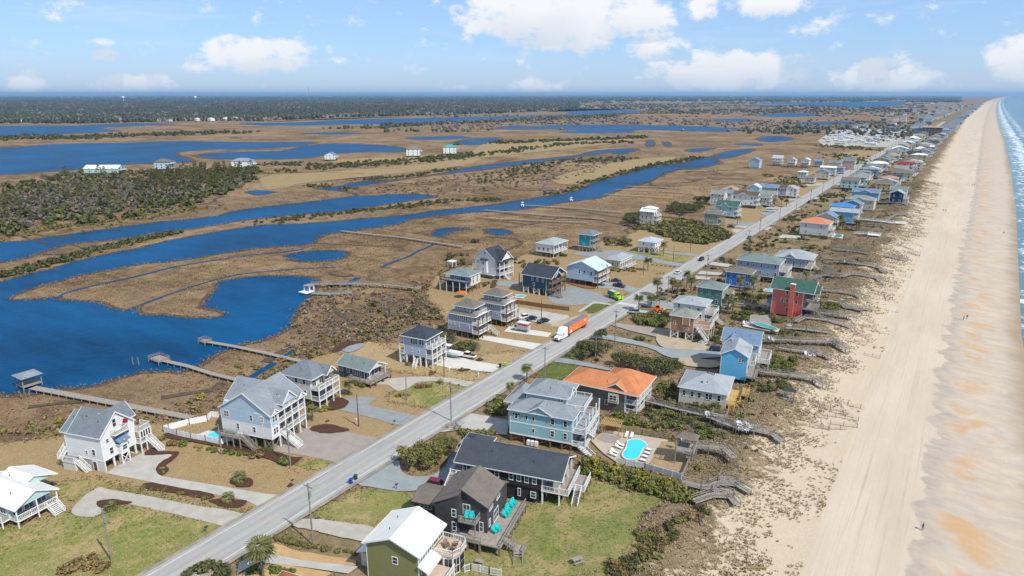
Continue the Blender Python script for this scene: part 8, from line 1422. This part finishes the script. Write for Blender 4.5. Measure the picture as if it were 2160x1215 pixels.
# pergola, gazebos
g_ = gq('e', 775, 735); t = thing('pergola', 'brown timber pergola with slatted top next to the big teal house', 'pergola', (g_.x, g_.y, gz(g_.x, g_.y)+.3), math.radians(12)); me = MB().box(-.1, -.1, -.3, .1, .1, 2.6).mesh('post', 'newwood')
for x, y in ((0, 0), (4, 0), (4, 3), (0, 3)): ob('post', me, t, (x, y, 0))
for y in (0, 3): MB().box(-.4, y-.06, 2.6, 4.4, y+.06, 2.85).build('beam', 'newwood', t)
rm = MB().box(-.06, -.5, 2.86, .06, 3.5, 3.02).mesh('rafter', 'newwood')
for j in range(12): ob('rafter', rm, t, (-.2+j*.4, 0, 0))
MB().box(.2, 2.85, 0, 3.8, 2.95, 1.1).build('bar_counter', 'brownfence', t)
def gazebo(label, k, x, y, ht, sx_, sy_, roofm, deckm, h0, yaw=8):
    g_ = gq(k, x, y, None, h0); t = thing('gazebo', label, 'gazebo', (g_.x, g_.y, duneh(g_.x, g_.y)), math.radians(yaw)); MB().box(-sx_/2, -sy_/2, h0-.25, sx_/2, sy_/2, h0).build('deck', deckm, t); me = MB().box(-.11, -.11, -1, .11, .11, h0+ht).mesh('post', deckm)
    for a in (-1, 1):
        for b in (-1, 0, 1): ob('post', me, t, (a*(sx_/2-.1), b*(sy_/2-.1), 0))
    r = MB(); X, Y = sx_/2+.4, sy_/2*.55+.4; yo = sy_*.2; r.add([(-X, -Y+yo, h0+ht), (X, -Y+yo, h0+ht), (X, Y+yo, h0+ht), (-X, Y+yo, h0+ht), (-X*.5, yo, h0+ht+.8), (X*.5, yo, h0+ht+.8)], [(0,1,5,4),(1,2,5),(2,3,4,5),(3,0,4),(3,2,1,0)]).build('roof', roofm, t)
    rr = MB(); cs = [(-sx_/2, -sy_/2), (sx_/2, -sy_/2), (sx_/2, sy_/2), (-sx_/2, sy_/2), (-sx_/2, -sy_/2)]
    for a, b in zip(cs[:-1], cs[1:]): rr.beam((*a, h0+.95), (*b, h0+.95), .1, .08); rr.beam((*a, h0+.5), (*b, h0+.5), .05, .1); rr.beam((*a, h0), (*a, h0+.95), .1)
    rr.build('railing', deckm, t); return t
gazebo('raised timber gazebo with brown roof over the pool lawn', 'e', 1375, 830, 2.3, 3.8, 4.6, 'r_taupe', 'greywood', 3.0); gazebo('small gazebo with green roof among the dunes', 'k', 1755, 430, 2.2, 3.4, 3.4, 'r_green', 'greywood', 1.2); gazebo('dark-canopied shelter on the bare dune', 'g', 1022, 680, 2.0, 2.6, 2.4, 'canvas_grey', 'greywood', .4)
g_ = gq('i', 370, 450); t = thing('white_pergola', 'small white square pergola on a lawn terrace by the marsh', 'pergola', (g_.x, g_.y, .25), 0); me = MB().box(-.15, -.15, 0, .15, .15, 2.5).mesh('post', 'trim'); [ob('post', me, t, p) for p in ((0, 0, 0), (2.6, 0, 0), (2.6, 2.6, 0), (0, 2.6, 0))]; MB().box(-.4, -.4, 2.5, 3.0, 3.0, 2.75).build('roof', 'trim', t)
# umbrella, bins, mailboxes
g_ = gq('i', 495, 730); t = thing('patio_umbrella', 'orange patio umbrella beside the white dark-decked house', 'umbrella', (g_.x, g_.y, .25)); MB().cone((0, 0, 0), (0, 0, 2.5), .04, .04, 6).build('pole', 'metal_grey', t); MB().cone((0, 0, 2.1), (0, 0, 2.75), 2.2, .05, 8).build('canopy', 'cloth_orange', t)
def bin_(col, label, k, x, y):
    g_ = gq(k, x, y); t = thing('wheelie_bin', label, 'bin', (g_.x, g_.y, max(gz(g_.x, g_.y), .25)+.3), .4, 'wheelie bins by the road'); MB().loft([[(-.25, -.27, .08), (.25, -.27, .08), (.25, .27, .08), (-.25, .27, .08)], [(-.32, -.36, 1.0), (.32, -.36, 1.0), (.32, .36, 1.0), (-.32, .36, 1.0)]]).build('body', col, t); MB().box(-.36, -.4, 1.0, .36, .38, 1.1).build('lid', col, t); [MB().cone((x, .3, .12), (x+.06, .3, .12), .12, .12, 10).build('wheel', 'rubber', t) for x in (-.32, .26)]
for a in (('plastic_blue', 'blue wheelie bin at the gravel drive mouth', 'c', 755, 565), ('plastic_green', 'dark green wheelie bin behind the blue one', 'c', 790, 535), ('black', 'black wheelie bin at the boat drive', 'D', 1890, 630), ('plastic_lime', 'lime green wheelie bin at the boat drive', 'D', 2010, 600), ('plastic_blue', 'blue bin by the road near the green house', 'j', 1475, 760), ('plastic_blue', 'blue bin beside the roadside pole across the royal-blue house', 'j', 1680, 635), ('plastic_blue', 'blue bin nearest the large grey-blue house', 'j', 1815, 560), ('plastic_blue', 'blue bin farther up by the orange-roofed villa hedge', 'F', 125, 465)): bin_(*a)
for k, x, y, lb in (('b', 1208, 585, 'mailbox on a post beside the grey gravel drive'), ('b', 1603, 358, 'dark mailbox at the sandy loop drive'), ('D', 1395, 850, 'white mailbox across from the bins'), ('a', 1280, 955, 'small blue-topped marker post on the near lawn'), ('c', 335, 570, 'small statue on a round mulch bed'), ('b', 970, 575, 'white utility pedestal beside the dark pole'), ('D', 735, 720, 'white utility pedestal near the green hatch'), ('c', 1085, 600, 'leaning short grey post on the green lawn')):
    g_ = gq(k, x, y); t = thing('mailbox', lb, 'mailbox' if 'mailbox' in lb else 'post', (g_.x, g_.y, max(gz(g_.x, g_.y), .25)+.2)); MB().box(-.06, -.06, -.2, .06, .06, 1.0).build('post', 'plastic_white' if 'white' in lb else 'greywood', t); MB().loft([[(-.14, -.28, .95), (.14, -.28, .95), (.14, .28, .95), (-.14, .28, .95)], [(-.14, -.28, 1.15), (.14, -.28, 1.15), (.14, .28, 1.15), (-.14, .28, 1.15)], [(-.06, -.28, 1.27), (.06, -.28, 1.27), (.06, .28, 1.27), (-.06, .28, 1.27)]]).build('box', 'plastic_white' if 'white' in lb else 'trim_dark', t)
# ------------------------------------------------------------------ people on the beach
def person_mesh(seed, shirt, pose):
    V = [(0, 0, .95), (0, 0, 1.2), (0, 0, 1.42), (0, 0, 1.53), (0, 0, 1.68), (0, .19, 1.4), (.05, .27, 1.12), (.15, .27, .88), (0, -.19, 1.4), (.05, -.27, 1.12), (.12, -.27, .88), (0, .1, .9), (.12*pose, .12, .5), (.05*pose-.05, .12, .06), (.12*pose+.08, .12, .03), (0, -.1, .9), (-.12*pose, -.12, .5), (-.2*pose-.05, -.12, .06), (-.2*pose+.1, -.12, .03)]
    R_ = [.15, .14, .13, .06, .11, .07, .05, .04, .07, .05, .04, .1, .07, .05, .04, .1, .07, .05, .04]; Eg = [(0,1),(1,2),(2,3),(3,4),(2,5),(5,6),(6,7),(2,8),(8,9),(9,10),(0,11),(11,12),(12,13),(13,14),(0,15),(15,16),(16,17),(17,18)]
    me = bpy.data.meshes.new('body'); me.from_pydata(V, Eg, []); o = bpy.data.objects.new('tmp', me); COL.objects.link(o); m = o.modifiers.new('s', 'SKIN')
    for i, v in enumerate(me.skin_vertices[0].data): v.radius = (R_[i], R_[i]); v.use_root = i == 0
    o.modifiers.new('u', 'SUBSURF').levels = 1; dg = bpy.context.evaluated_depsgraph_get(); out = bpy.data.meshes.new_from_object(o.evaluated_get(dg)); bpy.data.objects.remove(o); out.name = 'person'
    for mm in (shirt, 'skin', 'hair', 'cloth_blue'): out.materials.append(MATS[mm])
    for p in out.polygons:
        c = p.center; p.material_index = 2 if (c.z > 1.66 or (c.z > 1.58 and c.x < -.03)) else (1 if c.z > 1.46 or c.z < .45 or (abs(c.y) > .22 and c.z < 1.15) else (3 if c.z < .95 else 0)); p.use_smooth = True
    return out
PM = [person_mesh(0, 'cloth_red', 1.0), person_mesh(1, 'trim_dark', .6), person_mesh(2, 'cloth_blue', 1.2)]
for i, (k, x, y, lb) in enumerate([('v', 322, 46, 'left of the two people far up the dry beach'), ('v', 338, 45, 'right of the two people far up the dry beach'), ('v', 108, 232, 'left walker of a pair near the dune foot'), ('v', 124, 236, 'right walker of a pair near the dune foot'), ('v', 561, 408, 'lone person standing at the water edge'), ('v', 258, 1055, 'person in dark clothes on the damp sand, left of a pair'), ('v', 283, 1048, 'person in red on the damp sand, right of a pair'), ('o', 1320, 885, 'lone person in dark clothes on the near grey sand'), ('u', 985, 1170, 'left of a distant pair on the dry sand'), ('u', 1010, 1170, 'right of a distant pair on the dry sand'), ('u', 1095, 862, 'distant lone walker in mid beach'), ('u', 1360, 845, 'distant person by the surf')]):
    g_ = gq(k, x, y); o = ob('person', PM[i % 3], None, (g_.x, g_.y, tz(g_.x, g_.y)), i*1.3); tag(o, lb, 'person', 'people on the beach')
# ------------------------------------------------------------------ far houses, camper park, far shore
FH = random.Random(21)
wc = ['w_white', 'w_offwhite', 'w_paleblue', 'w_cream', 'w_greyblue', 'w_beige', 'w_seafoam', 'w_greyc', 'w_offwhite', 'w_yellow', 'w_slateblue']; rc = ['r_grey', 'r_palegrey', 'r_lightgrey', 'r_greengrey', 'r_taupe', 'r_dark', 'r_taupe', 'm_white', 'r_tan', 'r_sagegrey']
cn = {'w_white': 'white', 'w_offwhite': 'off-white', 'w_paleblue': 'pale blue', 'w_cream': 'cream', 'w_skyblue': 'sky-blue', 'w_greyblue': 'grey-blue', 'w_beige': 'beige', 'w_seafoam': 'seafoam', 'w_greyc': 'grey', 'w_azure': 'azure', 'w_yellow': 'yellow', 'w_mint': 'mint', 'w_pink': 'peach', 'w_slateblue': 'slate-blue', 'w_deepblue': 'navy'}
rn = {'r_grey': 'grey', 'r_palegrey': 'pale grey', 'r_lightgrey': 'light grey', 'r_greengrey': 'grey-green', 'r_bluegrey': 'blue-grey', 'r_dark': 'dark', 'r_taupe': 'taupe', 'm_white': 'white metal', 'm_silver': 'silver metal', 'r_sagegrey': 'sage', 'm_ice': 'icy metal', 'r_red': 'red', 'r_copper': 'coppery', 'r_tan': 'tan', 'm_teal': 'teal metal', 'r_green': 'green', 'm_slate': 'slate metal'}
_fm = {}
def fwin(w, h):
    if (w, h) not in _fm: _fm[w, h] = MB().box(-w/2, -.06, 0, w/2, .02, h).mesh('window', 'glass')
    return _fm[w, h]
def farhouse(label, x, y, wl, rf, L_, Wd, ze, rt, rise, detail=1, group=None, yaw=0, cat='house'):
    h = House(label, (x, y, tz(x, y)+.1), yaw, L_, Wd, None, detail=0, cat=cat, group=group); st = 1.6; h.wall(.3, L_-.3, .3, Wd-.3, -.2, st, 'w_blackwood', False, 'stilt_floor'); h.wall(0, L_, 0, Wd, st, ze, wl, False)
    if rt == 'hip': h.hip(0, L_, 0, Wd, ze, rise, rf, .5)
    else: h.gable(0, L_, 0, Wd, ze, rise, 'x' if rt == 'gx' else 'y', rf, wl, .4)
    if detail:
        nf = max(1, round((ze-st)/2.8))
        for f in range(nf):
            for j in range(3): ob('window', fwin(1.1, 1.3), h.e, (L_*(j+.5)/3, 0, st+f*2.8+.9)); 
            for j in range(2): ob('window', fwin(1.6, 1.9), h.e, (L_, Wd*(j+.5)/2, st+f*2.8+.4), math.pi/2)
        h.deck(L_, L_+2.2, 0, Wd, st+(nf-1)*2.8, 'E')
    return h
cnt = {'beach': 0, 'road': 0, 'marsh': 0}
def autofar(side, y, x, wl=None, rf=None, detail=1):
    wl = wl or FH.choice(wc); rf = rf or FH.choice(rc); i = cnt[side]; cnt[side] += 1
    base = {'beach': 'beachfront house', 'road': 'roadside house', 'marsh': 'marsh-side house'}[side]
    lb = '%s %s, %s roof, %sin its row past the %s' % (cn[wl], base, rn[rf], nth(i) or 'first ', 'navy house' if side != 'marsh' else 'camper park')
    return farhouse(lb, x, y, wl, rf, FH.uniform(11, 17), FH.uniform(10, 13), FH.choice([6.4, 7.8, 9.0]), FH.choice(['hip', 'gx', 'gy', 'hip']), FH.uniform(1.8, 2.8), detail, {'beach': 'far beachfront houses', 'road': 'far houses along the ocean side of the road', 'marsh': 'far houses on the marsh side'}[side])
y = 640
while y < 1720:
    sp = {True: ('w_greyc', 'r_copper'), False: (None, None)}
    if y < 1540: autofar('road', y, -86+FH.uniform(-2, 2)+bend(y), *( ('w_cream', 'r_tan') if 745 < y < 765 else (None, None)), detail=1 if y < 1300 else 0)
    if FH.random() < .9 and not (1530 < y < 1650): autofar('beach', y+FH.uniform(-4, 4), -60+FH.uniform(-3, 5)+bend(y), *(('w_white', 'r_red') if 790 < y < 812 else (None, None)), detail=1 if y < 1300 else 0)
    y += FH.uniform(14.5, 18)
tw = MB(); tr2 = MB()
for i in range(330):
    y = 1730+4800*FH.random()**1.5; x = FH.uniform(-64, -40)+bend(y) if i % 3 else -110-FH.random()**2*(60+y*.05)+bend(y); s_ = FH.uniform(5, 9); z = FH.uniform(6, 10); m2 = tw if FH.random() < .7 else tr2; m2.box(x-s_, y-s_*.8, 0, x+s_, y+s_*.8, z); tr2.add([(x-s_-.6, y-s_*.8-.6, z), (x+s_+.6, y-s_*.8-.6, z), (x+s_+.6, y+s_*.8+.6, z), (x-s_-.6, y+s_*.8+.6, z), (x-s_*.3, y, z+2.6), (x+s_*.3, y, z+2.6)], [(0,1,5,4),(1,2,5),(2,3,4,5),(3,0,4),(3,2,1,0)])
stuff(tw.build('distant_town_walls', 'w_white')); stuff(tr2.build('distant_town_roofs', 'r_grey'))
for i in range(0):
    y = 2400+i*75+FH.uniform(-20, 20); x = -75+FH.uniform(-90, 25)+bend(y)-(y-2400)*.03*FH.random(); farhouse('distant %s house with %s roof, %sin the hazy town up the shore' % (cn[(a_ := FH.choice(wc))], rn[(b_ := FH.choice(rc))], nth(i) or 'first '), x, y, a_, b_, FH.uniform(11, 20), FH.uniform(11, 20), FH.uniform(6, 11), 'hip', 2.5, 0, 'distant town houses')
# condominium block
g_ = gp(2010, 269); h = House('large brown four-storey condominium block by the road bend', (-84, 1590, .8), 4, 40, 26, 'condominium block', 'apartment_building', 0, 'building'); h.wall(0, 34, 0, 24, 0, 15, 'w_taupe', False); h.hip(0, 34, 0, 24, 15, 3.0, 'r_tan', .8); h.wall(-12, 0, 6, 30, 0, 11, 'w_slateblue', False); h.hip(-12, 0, 6, 30, 11, 2.5, 'r_dark', .8)
for f in range(4):
    for j in range(6): ob('window', fwin(3.0, 2.0), h.e, (3+j*5.4, 0, 1.2+f*3.6)); 
    for j in range(4): ob('window', fwin(3.0, 2.0), h.e, (34, 3+j*5.6, 1.2+f*3.6), math.pi/2)
# camper park: white trailers and park models
rv = MB().loft([ring(-4, 4, 1.25, .6, r=.2), ring(-4, 4, 1.25, 3.2, r=.2), ring(-3.9, 3.9, 1.1, 3.4, r=.2)]).mesh('body', 'plastic_white'); rw_ = MB().box(-3.2, -1.27, 1.6, 3.2, 1.27, 2.4).mesh('window_band', 'glass'); rwh = MB().cone((0, -1.2, .35), (0, 1.2, .35), .35, .35, 10).mesh('wheels', 'rubber'); P = np.array([(v.x, v.y) for v in px([(1735,292),(1760,278),(1830,274),(1975,272),(1955,284),(1915,300),(1880,308),(1745,306)])]); rq = random.Random(4); got = []; tr_ = 0
while len(got) < 170 and tr_ < 20000:
    tr_ += 1; x = rq.uniform(P[:, 0].min(), P[:, 0].max()); y = rq.uniform(P[:, 1].min(), P[:, 1].max()); x = round(x/10)*10+rq.uniform(-.6, .6); y = round(y/6)*6
    if not inpoly(P, np.array([x]), np.array([y]))[0] or any(abs(a-x) < 9 and abs(b-y) < 5 for a, b in got) or x > -112: continue
    got.append((x, y)); t = thing('camper_trailer', 'white camper trailer parked in tight rows beside the far road', 'camper', (x, y, .1), rq.uniform(-.04, .04), 'camper trailers of the park'); s_ = rq.uniform(.9, 1.3); t.scale = (s_, 1.1, 1.1); ob('body', rv, t); ob('window_band', rw_, t); ob('wheels', rwh, t)
flat('camper_park', px([(1725,297),(1755,276),(1830,272),(1980,270),(1960,286),(1915,302),(1880,310),(1740,309)]), 'gravel_white', .12, 1)
# houses on the marsh island and along the far shore
for (x, y, wl, rf, L_, Wd, ze, rt, lb) in [(196,371,'w_mint','m_white',34,13,6,'gx','long mint-green building with white roof on the sound shore'), (335,361,'w_paleblue','r_taupe',15,13,9,'hip','pale house with brown roof on the sound shore'), (502,357,'w_white','r_lightgrey',22,12,8,'hip','wide white house with grey hip roof at the pine wood'), (693,340,'w_white','r_bluegrey',13,11,7,'gy','white house with blue-grey gable on the marsh island'), (868,332,'w_white','r_grey',17,14,10,'hip','three-storey white house with grey roof on the marsh island'), (946,327,'w_white','m_teal',17,13,10,'hip','white house with pale green roof and porches on the marsh island')]:
    g_ = gp(x, y); h = farhouse(lb, g_.x-L_/2, g_.y, wl, rf, L_, Wd, ze, rt, 3.0, 1, None, 35, 'house'); LANDMARKS.append((g_.x, g_.y, lb.split(' on ')[0].split(' at ')[0]))
rr_ = random.Random(12); i = 0
for (x0, x1, y0, y1, n) in [(20,360,255,259,10), (290,330,243,247,4), (380,560,254,257,7), (1120,1235,224,228,10), (1580,1900,209,214,16), (1900,1990,211,226,12)]:
    for _ in range(n):
        g_ = gp(rr_.uniform(x0, x1), rr_.uniform(y0, y1)); s_ = rr_.uniform(10, 18)*(1 if y0 > 230 else 1.8); i += 1
        farhouse('pale house on the hazy far shore, %sfrom the left' % (nth(i-1) or 'first '), g_.x, g_.y, rr_.choice(['w_white', 'w_offwhite', 'w_cream', 'w_greyc']), rr_.choice(['r_lightgrey', 'm_white', 'r_palegrey', 'r_taupe']), s_, s_*.8, rr_.uniform(6, 9), 'hip', 3, 0, 'houses on the far shore')
fs = sorted([o for o in bpy.data.objects if o.get('group') == 'houses on the far shore'], key=lambda o: math.atan2(o.location.x, o.location.y))
for j, o in enumerate(fs): o['label'] = 'pale house on the hazy far shore, %sfrom the left' % (nth(j) or 'first ')
# water towers, mast, bridge
for (x, lb) in ((412, 'right-hand white water tower on the horizon'), (260, 'left-hand white water tower on the horizon')):
    d = Vector(pray(x, 206)); d.z = 0; d.normalize(); p = d*9000; t = thing('water_tower', lb, 'water tower', (p.x, p.y, 0)); MB().cone((0, 0, 0), (0, 0, 38), 4, 3, 10).build('stem', 'trim', t); MB().loft([[(math.cos(a)*r, math.sin(a)*r, z) for a in np.arange(12)/12*6.283] for r, z in ((4, 34), (14, 40), (16, 46), (13, 53), (4, 57))]).build('tank', 'plastic_white', t, True)
d = Vector(pray(652, 208)); d.z = 0; d.normalize(); p = d*6500; t = thing('radio_mast', 'thin radio mast rising above the far forest', 'mast', (p.x, p.y, 0)); MB().cone((0, 0, 0), (0, 0, 150), 1.6, 1.2, 6).build('mast', 'metal_grey', t)
a, b = gp(1450, 224), gp(1680, 223.5); t = thing('bridge', 'long low causeway bridge across the far sound', 'bridge', (a.x, a.y, 0)); b = b-a; MB().beam((0, 0, 9), (b.x, b.y, 9), 12, 1.6).build('deck', 'concrete', t); me = MB().box(-1, -5, 0, 1, 5, 8.3).mesh('pier', 'concrete')
for k in range(24): ob('pier', me, t, (b.x*k/23, b.y*k/23, 0), math.atan2(b.y, b.x))
# ------------------------------------------------------------------ labels for what was planted and set out in numbers
LANDMARKS += [(-97, 1650, 'road bend')]
bk = {}
for (o, kind, cat, group) in AUTO:
    x, y = o.location.x, o.location.y
    if o.type == 'MESH' and o.name.startswith('power_line'): c = o.data.vertices[0].co; x, y = c.x, c.y
    lm_ = min(LANDMARKS, key=lambda t: (t[0]-x)**2+(t[1]-y)**2); bk.setdefault((kind, lm_[2]), []).append(((lm_[0]-x)**2+(lm_[1]-y)**2, o, cat, group))
WN = ['nearest', 'second-nearest', 'third-nearest', 'fourth-nearest', 'fifth-nearest', 'sixth-nearest', 'seventh-nearest', 'eighth-nearest', 'ninth-nearest', 'tenth-nearest']
for (kind, lmn), l in bk.items():
    l.sort(key=lambda t: t[0])
    for i, (_, o, cat, group) in enumerate(l):
        tag(o, '%s, %s to the %s' % (kind, WN[i] if i < 10 else nth(i).strip()+'-nearest', lmn), cat, group)
# ------------------------------------------------------------------ air
hzm = bpy.data.materials.new('haze_air'); hzm.use_nodes = True; ntz = hzm.node_tree
for n in list(ntz.nodes): ntz.nodes.remove(n)
gz_ = G(ntz); oz = gz_.n('OutputMaterial'); vz = gz_.n('VolumePrincipled', {'Color': (.42, .70, 1.0, 1), 'Density': 4.4e-5, 'Anisotropy': .2}); gz_.L.new(vz.outputs[0], oz.inputs['Volume']); MATS['haze_air'] = hzm
stuff(MB().box(-64000, -6000, -6, 64000, 64000, 170).build('haze', 'haze_air'))
